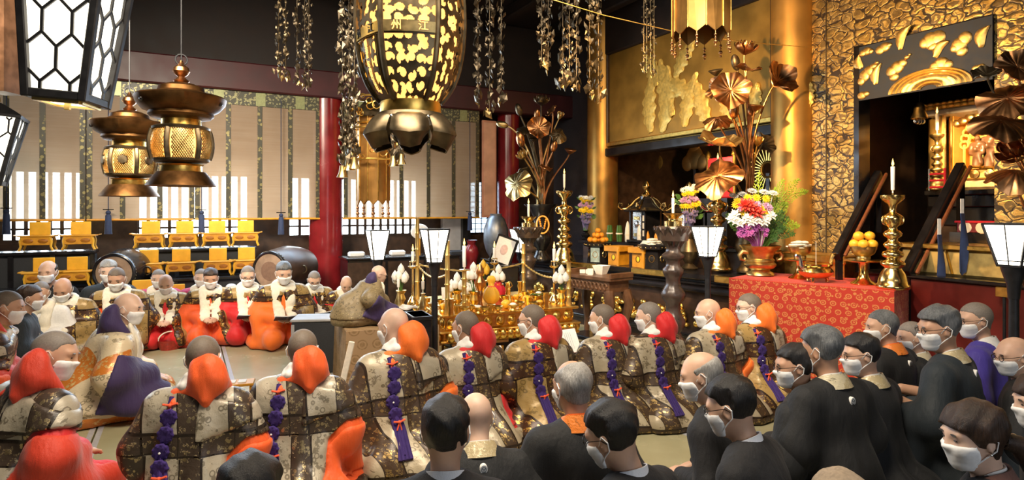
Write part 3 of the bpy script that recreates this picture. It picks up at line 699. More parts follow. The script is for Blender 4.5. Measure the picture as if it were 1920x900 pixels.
def tsuri(label, loc, s, roundel, rz=.3):
    t = thing('bronze_lantern', label, 'lantern', loc, rz, 'small bronze hanging lanterns', s)   # origin at the foot; about 1.05 high
    H6 = lambda a: math.cos(PI/6)/math.cos((a % (PI/3))-PI/6)
    lob = lambda a, z: 1+.13*math.cos(3*(a-.2))**8
    MB().lathe([(.18, .10), (.205, .115), (.255, .05), (.29, .0), (.295, -.012), (.285, -.015), (.20, .04)], 36).build('foot_skirt', M['verd'], t, True)
    MB().lathe([(.17, .10), (.175, .12), (.175, .17), (.19, .185)], 30).build('lower_collar', M['gold'], t, True)
    MB().lathe([(.10, .19), (.215, .20), (.235, .215), (.24, .235), (.10, .235)], 36).build('lower_rim', M['bronze'], t, True)
    prof = lambda v: .215+.035*math.sin(PI*(v*.8+.1))
    MB().lathe([(prof(v)-.018, .235+.27*v) for v in np.linspace(0, 1, 9)], 24).build('silk_lining', M['amber2'], t, True)
    wm = MB(); 
    for q in range(6):
        a0, a1 = q*PI/3+.14, (q+1)*PI/3-.14
        pt = lambda u, v: (prof(v)*math.cos(a0+(a1-a0)*u), prof(v)*math.sin(a0+(a1-a0)*u), .235+.27*v)
        n = 15
        for d in (-1, 1):
            for i in range(-9, 9):
                pl = []
                for j in range(n+1):
                    v = j/n; u = i/9+v*d+ (0 if d > 0 else 1)
                    if 0 <= u <= 1: pl.append(pt(u, v))
                if len(pl) > 1: wm.tube(pl, .0058, 3)
        MB().tube([(prof(v)*1.03*math.cos(q*PI/3), prof(v)*1.03*math.sin(q*PI/3), .235+.27*v) for v in np.linspace(0, 1, 8)], .024, 8, .6).build('rib', M['bronze'], t, True)
        if roundel: p = pt(.5, .55); MB().lathe([(0, .016), (.045, .014), (.052, 0), (.0, -.01)], 14, c=p, R=Matrix.Rotation((a0+a1)/2, 3, 'Z') @ Matrix.Rotation(PI/2, 3, 'Y'), lob=lambda a, z: 1+.1*math.cos(8*a)).build('roundel', M['bronze'], t, True)
    wm.build('wire_mesh', M['oldbrass'], t)['kind'] = 'stuff'
    MB().lathe([(.10, .505), (.24, .505), (.245, .525), (.21, .54), (.10, .54)], 36).build('upper_rim', M['bronze'], t, True)
    MB().lathe([(.17, .54), (.165, .60), (.19, .62)], 30).build('upper_collar', M['gold'], t, True)
    MB().lathe([(.16, .60), (.25, .615), (.275, .64), (.27, .665), (.33, .70), (.375, .755), (.385, .80), (.37, .815), (.26, .83), (.20, .86), (.19, .90), (.12, .93), (.06, .945)], 48, lob=lambda a, z: 1+(.10*max(0, math.cos(3*(a-.5)))**10 if .69 < z < .82 else 0)).build('roof', M['verd'], t, True)
    for q in range(6):
        a = q*PI/3+.5; MB().ell((.362*math.cos(a), .362*math.sin(a), .745), (.022, .022, .02), 8, 6).build('vent_boss', M['lacq'], t, True)
    MB().lathe([(.05, .94), (.07, .96), (.04, .985), (.03, 1.0), (.055, 1.02), (.072, 1.05), (.062, 1.085), (.03, 1.11), (.012, 1.15)], 20).build('jewel_finial', M['copper'], t, True)
    MB().tube([(0, 0, 1.11), (0, 0, (CEIL-loc[2])/s)], .007, 6).tube([(.05*math.cos(a), 0, 1.16+.05*math.sin(a)) for a in np.linspace(0, 2*PI, 13)[:-1]], .008, 6, closed=True).build('chain', M['iron'], t, True)
    return t
def atp(px, py, d): return P(px, py, d)
tsuri('larger bronze hanging lantern with plain wire mesh panels and a wide lobed roof', atp(340, 346, 4.9), .86, False, .55)
tsuri('smaller bronze hanging lantern with flower roundels on its mesh, at the left of the larger', atp(243, 366, 5.9), .86, True, .3)

# ------------------------------------------------------------------ the big openwork lantern
def holes(u, z, c, seed):
    """distance to the nearest comma shaped hole (negative inside)"""
    d = np.full(u.shape, 9.0); gi = np.floor(u/c).astype(int); gj = np.floor(z/c).astype(int)
    for di in (-1, 0, 1):
        for dj in (-1, 0, 1):
            i, j = gi+di, gj+dj
            h = lambda k: np.abs(np.sin(i*127.1+j*311.7+k*74.7+seed)*43758.5453) % 1
            cx = (i+.5+(h(1)-.5)*.35)*c; cz = (j+.5+(h(2)-.5)*.35)*c; a = h(3)*2*PI; sg = np.where(h(4) > .5, 1, -1)
            for k in range(5):
                t = k/4; aa = a+sg*t*2.6; r = c*(.335*(1-t*.66)); x = cx+c*.27*np.cos(aa); y = cz+c*.27*np.sin(aa)
                d = np.minimum(d, np.hypot(u-x, z-y)-r)
    return d
def cutsheet(fn, u, z, g, th):
    """sheet of the cells where g > 0, its rim pulled to g = 0; fn(u,z,off) -> points"""
    nu, nz = g.shape; gu, gz = np.gradient(g); m2 = gu**2+gz**2+1e-9
    step = np.clip(-g/m2, -1, 1)*(np.abs(g)/np.sqrt(m2) < .8); du, dz = u[1, 0]-u[0, 0], z[0, 1]-z[0, 0]
    U = u+step*gu*du; Z = z+step*gz*dz
    cc = (g[:-1, :-1]+g[1:, :-1]+g[1:, 1:]+g[:-1, 1:]) > 0
    i, j = np.nonzero(cc); I = lambda a, b: a*nz+b
    f0 = np.stack([I(i, j), I(i+1, j), I(i+1, j+1), I(i, j+1)], 1); n = nu*nz
    V = np.concatenate([fn(U, Z, th).reshape(-1, 3), fn(U, Z, 0).reshape(-1, 3)])
    e = np.concatenate([f0[:, [0, 1]], f0[:, [1, 2]], f0[:, [2, 3]], f0[:, [3, 0]]]); key = np.sort(e, 1); kk = key[:, 0]*n+key[:, 1]
    uq, inv, ct = np.unique(kk, return_inverse=True, return_counts=True); be = e[ct[inv] == 1]
    side = np.stack([be[:, 1], be[:, 0], be[:, 0]+n, be[:, 1]+n], 1)
    Fc = np.concatenate([f0, (f0+n)[:, ::-1], side]); used, Fi = np.unique(Fc, return_inverse=True)
    return V[used], Fi.reshape(Fc.shape)
def textmesh(body, size, ext=.002):
    c = bpy.data.curves.new('t', 'FONT'); c.body = body; c.size = size; c.extrude = ext; c.align_x = 'CENTER'; c.align_y = 'CENTER'
    o = bpy.data.objects.new('t', c); COL.objects.link(o); dg = bpy.context.evaluated_depsgraph_get(); me = bpy.data.meshes.new_from_object(o.evaluated_get(dg))
    bpy.data.objects.remove(o); bpy.data.curves.remove(c)
    V = np.array([v.co[:] for v in me.vertices]); Fs = [tuple(p.vertices) for p in me.polygons]; return V, Fs
BL = P(770, 270, 3.55); BZ = zat(270, 3.55)
bl_t = thing('openwork_lantern', 'very large bronze lantern of glowing scrollwork hanging at the top centre', 'lantern', (BL[0], BL[1], BZ), 0)
z0, z1 = .235, 1.02
def brad(z): 
    t = (z-z0)/(z1-z0); return np.interp(t, [0, .06, .14, .25, .40, .58, .75, 1.0], [.165, .205, .243, .272, .293, .303, .300, .27])
rot0 = math.radians(-112)                                    # a rib faces just right of the camera
def bpt(th, z, off=0):
    am = (th-rot0) % (PI/3)-PI/6; r = (brad(z)+off)*(.45+.55*math.cos(PI/6)/np.cos(am)); return np.stack([r*np.cos(th), r*np.sin(th), z+0*th], -1)
for q in range(6):
    t0 = rot0+q*PI/3; n = 76; m = 190
    th, zz = np.meshgrid(np.linspace(t0+.05, t0+PI/3-.05, n), np.linspace(z0, z1, m), indexing='ij')
    u = (th-t0)*.29
    g = holes(u, zz, .066, q*13.7); g = np.minimum(g, .03)
    band = np.abs(zz-.60)-.033
    uc = (PI/6)*.29; plq = None
    if q in (0, 5):
        g = np.where(band < 0, .02, g)
        edge = np.minimum.reduce([u-.0145-.0, (PI/3*.29-.0145)-u])
    if q == 5:
        g = np.where((np.abs(u-uc) < .022) & (zz < .545) & (zz > .29), .02, g)
        g = np.where(((u < .045) | (u > PI/3*.29-.045) | (zz < .26)) & (zz < .60), .02, g)
    V, Fc = cutsheet(lambda a, b, o: bpt(a, b, o), th, zz, g, .006)
    link('scroll_panel', npmesh('scroll', V, Fc, M['bronze'], False), bl_t)
    rb_ = [bpt(np.array(t0), np.array(z), .006) for z in np.linspace(z0, z1, 24)]
    MB().tube([tuple(p) for p in rb_], .016, 8).build('rib', M['bronze'], bl_t, True)
    if q in (0, 5):
        if q == 5:
            MB().sheet(lambda a, b: tuple(bpt(np.array(t0+.05+(PI/3-.1)*a), np.array(.572+.056*b), .012)), 16, 2, .006).build('name_band', M['gold'], bl_t, True)
        else: MB().sheet(lambda a, b: tuple(bpt(np.array(t0+.05+(PI/3-.1)*a), np.array(.572+.056*b), .012)), 16, 2, .006).build('name_band', M['oldbrass'], bl_t, True)
        for body, uu, zc, sz in (('州', .28, .60, .055), ('江', .74, .60, .055)):
            V, Fs = textmesh(body, sz); tc = t0+PI/3*uu
            W = np.array([bpt(np.array(tc+x/.29), np.array(zc+y), .0185+zq) for x, y, zq in V]); MB().add(W, Fs).build('inscription', M['lacq'] if q == 5 else M['amber'], bl_t)
        if q == 5:
            for k, ch in enumerate('明治廿二年四月吉日'):
                V, Fs = textmesh(ch, .034); W = np.array([bpt(np.array(t0+PI/6+x/.29), np.array(.532-k*.029+y), .012+zq) for x, y, zq in V]); MB().add(W, Fs).build('inscription', M['amber'], bl_t)
            for u0 in (.045, PI/3*.29-.045): MB().tube([tuple(bpt(np.array(t0+u0/.29), np.array(z), .010)) for z in np.linspace(.26, .565, 10)], .006, 6).build('door_frame', M['brass'], bl_t, True)
            MB().tube([tuple(bpt(np.array(t0+.045/.29+(PI/3-.09/.29)*k/8), np.array(.562), .010)) for k in range(9)], .006, 6).build('door_frame', M['brass'], bl_t, True)
MB().lathe([(float(brad(z))-.03, z) for z in np.linspace(z0, z1, 14)], 30).build('silk_lining', M['amber'], bl_t, True)
MB().lathe([(.10, .17), (.172, .165), (.176, .175), (.172, .235), (.10, .24)], 36).build('base_collar', M['gold'], bl_t, True)
MB().lathe([(.08, .12), (.19, .13), (.205, .145), (.19, .17), (.08, .17)], 36).build('base_disc', M['bronze'], bl_t, True)
for q in range(6):
    a = rot0+PI/6+q*PI/3+PI/6*0
    def fn(u, v, a=a):
        s = u*2-1; wd = .50*(1-.12*v-.25*max(0, v-.75)*4*abs(s)**2); r = .17+.115*math.sin(v*2.0)-.06*max(0, v-.65)*2; z = .155-.17*v**1.4-.03*(1-abs(s))*v; z += .02*math.sin(v*9)*.5
        r -= .05*s*s*(.3+v); return (r*math.cos(a+s*wd), r*math.sin(a+s*wd), z)
    MB().sheet(fn, 14, 12, .010).build('foot_petal', M['bronze'], bl_t, True)
    MB().ell((.20*math.cos(a+PI/6), .20*math.sin(a+PI/6), .135), .011, 8, 6).build('stud', M['silverm'], bl_t, True)
MB().lathe([(.27, 1.02), (.36, 1.04), (.40, 1.10), (.30, 1.16), (.18, 1.26), (.06, 1.32)], 36).build('roof', M['bronze'], bl_t, True)
MB().tube([(0, 0, 1.3), (0, 0, CEIL-BZ)], .02, 8).build('chain', M['iron'], bl_t, True)

# ------------------------------------------------------------------ hanging garlands of metal leaves, canopies
def leafplates(mb, x, y, z, n, r, rr):
    for i in range(n):
        a = rr.uniform(0, 2*PI); b = rr.uniform(-.5, .5); s = r*rr.uniform(.6, 1.25); R_ = Euler((b, rr.uniform(-.7, .7), a)).to_matrix()
        q = [Vector(p) for p in ((0, 0, s*1.2), (s*.75, 0, .2*s), (0, 0, -s*1.1), (-s*.75, 0, .2*s), (0, s*.22, 0), (0, -s*.22, 0))]
        o = Vector((x+rr.uniform(-r, r)*1.1, y+rr.uniform(-r, r)*1.1, z+rr.uniform(-r, r)))
        mb.add([R_ @ p+o for p in q], [(0, 1, 4), (1, 2, 4), (2, 3, 4), (3, 0, 4), (1, 0, 5), (2, 1, 5), (3, 2, 5), (0, 3, 5)])
def garland(label, px, pybot, d, wpx, strands, m='oldbrass', lf=.021, dens=26, seed=1, top=CEIL, bells=False):
    rr = random.Random(seed); z = zat(pybot, d); loc = ((px-960)/F*d, d, z); t = thing('metal_garland', label, 'garland', loc, 0, 'hanging garlands of metal leaves'); w_ = wpx/F*d
    H = min(top-z, zat(-60, d)-z)
    for k in range(strands):
        x = (-.5+(k+.5)/strands)*w_; y = rr.uniform(-.04, .04); zb = rr.uniform(0, .12)
        mb = MB(); n = int((H-zb)*dens)
        for i in range(n):
            zz = zb+.05+(H-zb)*i/n; leafplates(mb, x, y, zz, 2 if i % 4 else 4, lf*(1.5 if i % 7 == 0 else 1), rr)
        mb.build('leaf_plates', M[m], t)['kind'] = 'stuff'
        MB().tube([(x, y, zb), (x, y, top-z)], .004, 5).build('chain', M[m], t)
        if bells: MB().lathe([(.0, .10), (.022, .095), (.03, .04), (.048, .0), (.04, 0.0)], 14, c=(x, y, zb-.06)).build('bell', M['oldbrass'], t, True)
        else: leafplates(mb2 := MB(), x, y, zb, 2, lf*1.3, rr); mb2.build('pendant', M['oldbrass'], t)
    return t
garland('pair of dark metal leaf strands hanging left of the thick red pillar top', 527, 168, 5.4, 30, 2, 'bronze', seed=2)
garland('pair of glinting metal leaf strands just left of the thick red pillar', 570, 172, 5.4, 34, 3, 'garl', seed=3)
garland('dense bell hung garland of metal leaves close left of the great lantern', 655, 322, 5.0, 34, 3, 'garl', .026, 30, 4, bells=True)
garland('gilded garland of metal leaves and bells behind the feet of the great lantern', 745, 318, 5.6, 30, 2, 'garl', .028, 28, 5, bells=True)
garland('first thin strand of metal leaves right of the great lantern', 896, 212, 6.0, 14, 1, 'garl', .03, 24, 6)
garland('second thin strand of metal leaves right of the great lantern', 918, 216, 6.0, 14, 1, 'garl', .03, 24, 7)
garland('third thin strand of metal leaves right of the great lantern', 940, 216, 6.0, 14, 1, 'garl', .03, 24, 8)
garland('short pair of dark metal leaf strands hanging above the left lotus bouquet', 1022, 130, 6.4, 26, 2, 'garl', .034, 22, 9)
garland('broad dark metal leaf garland left of the far gold pillar', 1068, 172, 6.6, 38, 3, 'garl', .034, 22, 10)
garland('dark metal leaf strands hanging before the far gold pillar', 1114, 190, 6.6, 34, 2, 'bronze', .034, 20, 11)
garland('small ornament of beaded strands hanging before the gilded panel', 1216, 145, 7.0, 24, 4, 'bronze', .017, 22, 12, top=CEIL)
def canopy(label, px, pybot, d, r, h, seed=1, m='gold'):
    z = zat(pybot, d); t = thing('banner_canopy', label, 'canopy', ((px-960)/F*d, d, z), .2, 'gilded tube canopies'); n = 10
    for k in range(n):
        a0, a1 = 2*PI*k/n, 2*PI*(k+1)/n; am = (a0+a1)/2; q = lambda a, z: (r*math.cos(a), r*math.sin(a), z)
        mb = MB(); e = .02
        f = [q(a0+e, .05), q(am, .0), q(a1-e, .05), q(a1-e, h), q(a0+e, h)]; g_ = [(p[0]*.96, p[1]*.96, p[2]) for p in f]
        mb.add(f+g_, [(0, 1, 2, 3, 4), (9, 8, 7, 6, 5)]+[(i, i+5, (i+1) % 5+5, (i+1) % 5) for i in range(5)]); mb.build('slat', M['canopyg'], t)
        MB().tube([(r*1.01*math.cos(a0), r*1.01*math.sin(a0), .04), (r*1.01*math.cos(a0), r*1.01*math.sin(a0), h)], .006, 5).build('edge_moulding', M[m], t)
        mb = MB(); x, y = r*math.cos(am), r*math.sin(am)
        for i, (dz, s) in enumerate(((-.03, .012), (-.055, .009), (-.085, .016), (-.115, .010))): mb.ell((x, y, dz), s, 8, 6)
        mb.tube([(x, y, 0), (x, y, -.11)], .003, 4).build('bead_drop', M['copper'], t, True)
    for s in range(5): MB().tube([(r*1.04*math.cos(2*PI*k/20), r*1.04*math.sin(2*PI*k/20), h*(.93-.0*s)) for k in range(20)], .012, 6, closed=True).build('ring', M[m], t, True) if s == 0 else None
    MB().lathe([(r*.2, h+.1), (r*1.25, h), (r*1.3, h+.03), (r*.3, h+.2)], 20).build('top_plate', M['bronze'], t, True); MB().tube([(0, 0, h), (0, 0, CEIL-z)], .01, 6).build('cord', M['iron'], t)
    return t
canopy('gilded tube canopy hanging before the blinds under the great lantern', 700, 384, 6.0, .155, .85)
canopy('large gilded tube canopy with bead drops cut by the top edge at right', 1314, 72, 4.9, .225, .9)
lg = link('gilt_filigree', None); lg.location = P(690, 300, 5.7); tag(lg, 'gilded filigree collar around the tube canopy behind the great lantern', 'ornament')
mb = MB(); rr = random.Random(5)
for i in range(70):
    a = rr.uniform(0, 2*PI); z = rr.uniform(0, .62); r = .21+rr.uniform(-.02, .03); c = Vector((r*math.cos(a), r*math.sin(a)*.8+.25, z)); s = rr.uniform(.02, .04)
    mb.tube([c+Vector((math.cos(a+PI/2)*s*math.cos(b), math.sin(a+PI/2)*s*math.cos(b), s*math.sin(b))) for b in np.linspace(0, 2*PI, 9)[:-1]], .006, 4, closed=True)
mb.build('scroll_rings', M['gold'], lg)['kind'] = 'stuff'
for z in (.02, .32, .62): MB().tube([(.215*math.cos(a), .215*math.sin(a)*.8+.25, z) for a in np.linspace(0, 2*PI, 25)[:-1]], .010, 6, closed=True).build('hoop', M['gold'], lg, True)
MB().tube([(0, .25, .62), (0, .25, CEIL-lg.location.z)], .004, 5).build('cord', M['iron'], lg)
wr = MB().tube([P(980, -18, 5.0), P(1130, 28, 5.2), P(1268, 60, 5.5), P(1400, 79, 6.2), P(1535, 90, 6.95)], .004, 5).build('wire', M['bamboo'], None, True); tag(wr, 'thin pale wire stretched from the top centre to the right gold pillar', 'wire')

# ------------------------------------------------------------------ standing lamps
def stand_lamp(label, px, ytop, ybot, d, hw):
    zt, zb = zat(ytop, d), zat(ybot, d); h = zt-zb; t = thing('stand_lamp', label, 'lamp', ((px-960)/F*d, d, 0), .5, 'standing paper lamps'); hw = hw*.9; w0 = hw*.52
    for q in range(4):
        Rq = Matrix.Rotation(q*PI/2, 4, 'Z'); c = [Rq @ Vector(p) for p in ((-w0, -w0, zb), (w0, -w0, zb), (hw, -hw, zt), (-hw, -hw, zt))]
        MB().add(c, [(0, 1, 2, 3)]).build('paper_panel', M['paper'], t)
        m_ = MB().bar(c[0], c[3], .012); m_.bar(c[3], c[2], .012); m_.bar(c[0], c[1], .014); m_.bar((c[0]+c[1])/2, (c[2]+c[3])/2, .006); e = .12; m_.bar(c[0]+(c[3]-c[0])*e, c[1]+(c[2]-c[1])*e, .006)
        m_.build('frame', M['iron'], t)
    MB().lathe([(.03, zb-.20), (w0*.6, zb-.12), (w0*1.1, zb-.02), (w0*1.15, zb)], 12).build('socket', M['iron'], t, True)
    MB().lathe([(.19, 0), (.19, .025), (.10, .05), (.035, .10), (.028, .2), (.026, zb-.15)], 16).build('pole', M['iron'], t, True, 40)
    return t
stand_lamp('standing paper lamp behind the officiant bowing at the golden altar', 708, 432, 487, 7.2, .125)
stand_lamp('standing paper lamp on a black pole at the near left corner of the golden altar', 815, 430, 492, 5.25, .108)
stand_lamp('standing paper lamp half hidden behind the dark lotus pedestal', 978, 430, 473, 8.3, .135)
stand_lamp('standing paper lamp on a black pole left of the red brocade altar table', 1327, 425, 481, 5.75, .118)
stand_lamp('brightest standing paper lamp cut by the right edge of the picture', 1901, 420, 498, 3.7, .128)
# ------------------------------------------------------------------ altar furniture
CP = [(.155, 0), (.165, .012), (.165, .04), (.145, .055), (.14, .10), (.115, .17), (.085, .215), (.085, .23), (.115, .25), (.12, .275), (.10, .295), (.065, .31), (.062, .325), (.10, .345), (.108, .37), (.095, .395), (.06, .41), (.06, .43), (.085, .45), (.09, .475), (.075, .495), (.05, .51), (.048, .54), (.085, .565), (.092, .59), (.075, .615), (.045, .63), (.043, .66), (.075, .69), (.095, .74), (.092, .775), (.06, .80), (.034, .815), (.034, .86), (.045, .90), (.10, .945), (.118, .975), (.118, 1.0), (.10, .995), (.03, .97)]
def candle(label, loc, h, r=.014, group=None, lit=True):
    t = thing('candle', label, 'candle', loc, 0, group)
    MB().lathe([(r*.35, -.02), (r*.35, .012), (r*.86, .014), (r*.9, .02), (r, h*.5), (r*1.05, h), (r*.9, h+.004)], 12).build('wax', M['wax'], t, True)
    MB().tube([(0, 0, h), (.001, 0, h+.012)], .002, 5).build('wick', M['wick'], t)
    if lit: MB().lathe([(.0005, h+.006), (.008, h+.016), (.0105, h+.028), (.0055, h+.050), (.0005, h+.074)], 8).build('flame', M['flame'], t, True)
    return t
def candlestick(label, px, yb, yt, d, ycand, clabel, m='brass', handles=True, r=.0145):
    zb, zt = zat(yb, d), zat(yt, d); h = zt-zb; loc = ((px-960)/F*d, d, zb); t = thing('candlestick', label, 'candlestick', loc, 0)
    MB().lathe([(a*h*.98, z*h) for a, z in CP], 28).build('stem', M[m], t, True, 60)
    MB().lathe([(.012, h*.97), (.004, h*1.0+.03)], 8).build('pricket', M[m], t)
    if handles:
        for sx in (-1, 1): MB().tube([(sx*(.07*h+.045*h*math.sin(a)), 0, h*.735-.05*h*math.cos(a)) for a in np.linspace(0, PI, 9)], .010*h, 8).build('handle', M[m], t, True)
    candle(clabel, (loc[0], loc[1], zt+.03), zat(ycand, d)-zt-.03-.06, r); return t
# counter with gilt fittings along the altar front
CO = Vector((2.41, 6.25, 0)); CU = Vector((-.602, .799, 0)); CV = Vector((.799, .602, 0)); CR = math.atan2(-CU.y, -CU.x)   # local x = -CU, y = CV... towards the wall
ct = thing('altar_counter', 'long black lacquer altar counter with gilt edge fittings along the pillars', 'counter', tuple(CO), CR)
def cl(u, v, z=0): return (-u, v, z)
def cpos(px, v): 
    k = (px-960)/F; o = CO+CV*v; t = (k*o.y-o.x)/(CU.x-k*CU.y); return o+CU*t, t
MB().box((-1.75, .5, .82), (4.3, 1.0, .06), None, .01).build('top', M['lacq'], ct)
MB().box((-1.75, .55, .40), (4.2, .88, .80)).build('body', M['darkwood'], ct)
for z, o in ((.74, .06), (.66, .04), (.14, .04)): MB().box((-1.75, .5+o*.3, z), (4.26, 1.0-o, .035), None, .008).build('moulding', M['lacq'], ct)
for p0, p1 in ((1064, 1118), (1184, 1252), (1340, 1412)):
    u0, u1 = cpos(p0, 0)[1], cpos(p1, 0)[1]; MB().box((-(u0+u1)/2, -.004, .82), (abs(u0-u1), .02, .068), None, .006).build('gilt_fitting', M['gold'], ct)
mb = None; rr = random.Random(3)
for i in range(15):
    u = -.2+i*.26; mb = MB()
    for k in range(9): mb.ell((-u+rr.uniform(-.1, .1), .05+rr.uniform(-.01, .02), .34+rr.uniform(-.09, .12)), (rr.uniform(.03, .06), .03, rr.uniform(.02, .05)), 8, 6, Euler((0, rr.uniform(-1, 1), 0)).to_matrix())
    mb.build('gilt_carving', M['gold'], ct, True)
rt = thing('altar_shelf', 'raised black back shelf standing on the altar counter', 'shelf', tuple(CO), CR)
MB().box((-1.75, .80, 1.09), (2.9, .36, .05), None, .008).build('top', M['lacq'], rt); MB().box((-1.75, .83, .957), (2.8, .28, .213)).build('riser', M['darkwood'], rt)
def onshelf(px, v=.72): p, t = cpos(px, v); return (p.x, p.y, 1.117)
def oncount(px, v): p, t = cpos(px, v); return (p.x, p.y, .852)
# candlesticks
candlestick('tall knobbed brass candlestick left of the far gold pillar', 1058, 494, 358, 8.35, 318, 'lit candle on the brass candlestick by the far gold pillar')
candlestick('knobbed brass candlestick behind the paper lamp, left of the flower bouquet', 1346, 507, 345, 6.95, 289, 'lit candle rising in front of the pale lotus leaf')
# dark lotus pedestals
def pedestal(label, px, ytop, d, r, clabel, ycand):
    zt = zat(ytop, d)-.09; t = thing('lotus_pedestal', label, 'pedestal', ((px-960)/F*d, d, 0)); h = zt
    pr = [(1.3, 0), (1.35, .03), (1.1, .06), (.9, .10), (1.15, .15), (1.15, .19), (.8, .22), (.62, .26), (.9, .30), (1.0, .34), (.75, .38), (.6, .40), (.6, .46), (.95, .50), (1.02, .53), (.8, .56), (.6, .59), (.58, .63), (.75, .66), (.85, .68), (.85, .70), (.6, .72), (.55, .75), (.7, .77), (.9, .785), (.9, .80), (.6, .82), (.55, .85), (.72, .88), (.7, .90)]
    MB().lathe([(a*r*(.62 if z > .2 else .74), z*h) for a, z in pr], 28, lob=lambda a, z: 1+.03*math.sin(10*a)).build('turned_post', M['pedwood'], t, True, 50)
    for k in range(12):
        a = 2*PI*k/12
        MB().sheet(lambda u, v, a=a: ((.4+.62*v-.02)*r*math.cos(a+(u-.5)*.62*(1-.5*v**3)), (.4+.62*v)*r*math.sin(a+(u-.5)*.62*(1-.5*v**3)), h*(.88+.12*v)-.03*(2*u-1)**2), 5, 6, .014).build('lotus_petal', M['pedwood'], t, True)
    MB().lathe([(r*.75, h*.90), (r*.9, h*.985), (r*.85, h), (.01, h)], 28).build('bowl', M['pedwood'], t, True)
    c = thing('candle_cup', 'brass candle cup on the dark lotus pedestal '+('at the left' if px < 1100 else 'near the red table'), 'candle cup', ((px-960)/F*d, d, h)); MB().lathe([(.085, 0), (.085, .05), (.07, .055), (.045, .06), (.045, .075), (.10, .125), (.105, .13), (.09, .128), (.02, .10)], 24).build('cup', M['brass'], c, True, 40)
    candle(clabel, ((px-960)/F*d, d, h+.11), zat(ycand, d)-h-.11-.06)
pedestal('dark carved lotus pedestal left of the far brass candlestick', 991, 412, 7.7, .185, 'lit candle on the dark pedestal below the left lotus bouquet', 374)
pedestal('dark carved lotus pedestal in front of the counter left of the paper lamp', 1262, 407, 6.0, .19, 'lit candle on the dark pedestal before the black shrine lantern', 360)
# black vases and bronze lotus bouquets
def lathe_thing(name, label, cat, loc, prof, m, n=24, part='body', group=None, ang=40, s=1):
    t = thing(name, label, cat, loc, 0, group, s); MB().lathe(prof, n).build(part, M[m], t, True, ang); return t
vp = [(.10, 0), (.12, .01), (.12, .04), (.08, .09), (.065, .14), (.10, .20), (.14, .28), (.135, .34), (.10, .42), (.085, .50), (.10, .60), (.15, .70), (.21, .745), (.215, .76), (.19, .76), (.08, .66), (.0, .6)]
v1 = lathe_thing('bronze_vase', 'tall black vase with an orange ring crest holding the left lotus bouquet', 'vase', P(1014, 489, 8.75), [(a*1.12, z*1.06) for a, z in vp], 'lacq')
MB().tube([(.085*math.cos(a)+.02, -.165+.03*math.sin(a), .52+.12*math.sin(a)) for a in np.linspace(0, 2*PI, 25)[:-1]], .012, 6, closed=True).build('crest_ring', M['orange_f'], v1, True)
mb = MB()
for s_ in (-1, 1):
    for k in range(5): mb.ell((.02+s_*(.045-.006*k), -.150-.01*k*0, .59-k*.03), (.014, .012, .016), 8, 6)
mb.build('crest_leaves', M['orange_f'], v1, True)
def leafdisc(c, r, n, cup, wav, ph=0, lobes=7, m=None):
    n = unit(n); q = Vector(n).to_track_quat('Z', 'Y').to_matrix(); c = Vector(c)
    def fn(u, v):
        a = 2*PI*u; rr_ = r*v*(1+.05*math.sin(lobes*a)*v+.03*math.sin(3*a)); z = cup*r*v*v+wav*r*v**3*(.30*math.sin(5*a+ph)+.32*math.sin(3*a+1.3*ph))+.03*r*math.sin(16*a)*v
        return tuple(q @ Vector((rr_*math.cos(a), rr_*math.sin(a), z))+c)
    return MB().sheet(fn, 64, 9, .008)
def blossom(c, r, n, op, np_=7, layers=2):
    q = Vector(unit(n)).to_track_quat('Z', 'Y').to_matrix(); c = Vector(c); mb = MB()
    for l in range(layers):
        for k in range(np_):
            a0 = 2*PI*(k+.5*l)/np_; o = op*(1-.45*l)
            def fn(u, v):
                s = (u-.5)*2*math.sin(PI*min(.96, v*.8+.16))*.42; rad = r*(.12+o*math.sin(v*1.9)); z = r*1.25*v*(1.1-o*.5)
                return tuple(q @ Vector((rad*math.cos(a0+s), rad*math.sin(a0+s), z-.1*r))+c)
            mb.sheet(fn, 4, 6, .005)
    return mb
def lotus(name, label, base, items, m, rs=.011):
    """items: (kind, (px,py,d) head, size, normal, extra, bend)"""
    t = thing(name, label, 'flower arrangement', base); b = Vector(base); rr = random.Random(len(items))
    for i, (kind, pos, r, nrm, ex, mm) in enumerate(items):
        h = Vector(P(*pos))-b; f = Vector((rr.uniform(-.05, .05), rr.uniform(-.05, .05), 0)); side = Vector((h.x, h.y, 0))
        n = Vector(unit(nrm)); pts = []
        c1 = f*1.2+Vector((0, 0, h.z*.55)); c2 = h-n*max(.12, side.length*.45) if kind != 'leaf' or n.z > .3 else h+Vector((0, 0, -.15))-side*.3
        for k in range(13):
            s = k/12; pts.append(f*(1-s)**3+c1*3*s*(1-s)**2+c2*3*s*s*(1-s)+h*s**3)
        if kind != 'hang': MB().tube(pts, [rs*(1.2-.5*k/12) for k in range(13)], 7).build('stem', M[mm], t, True)
        if kind in ('leaf', 'hang'): o = leafdisc(h, r, nrm, ex, .35, i).build('lotus_leaf', M[mm], t, True)
        elif kind == 'flower': blossom(h, r, nrm, ex).build('lotus_flower', M[mm], t, True)
        elif kind == 'bud': MB().ell(h+n*r*.8, (r*.62, r*.62, r*1.15), 12, 8, n.to_track_quat('Z', 'Y').to_matrix()).build('lotus_bud', M[mm], t, True)
        elif kind == 'pod': MB().lathe([(.01, -r*.5), (r*.5, -r*.2), (r, r*.3), (r*.95, r*.36), (.0, r*.3)], 16, c=h, R=n.to_track_quat('Z', 'Y').to_matrix()).build('seed_pod', M[mm], t, True)
    return t
D1 = 8.7
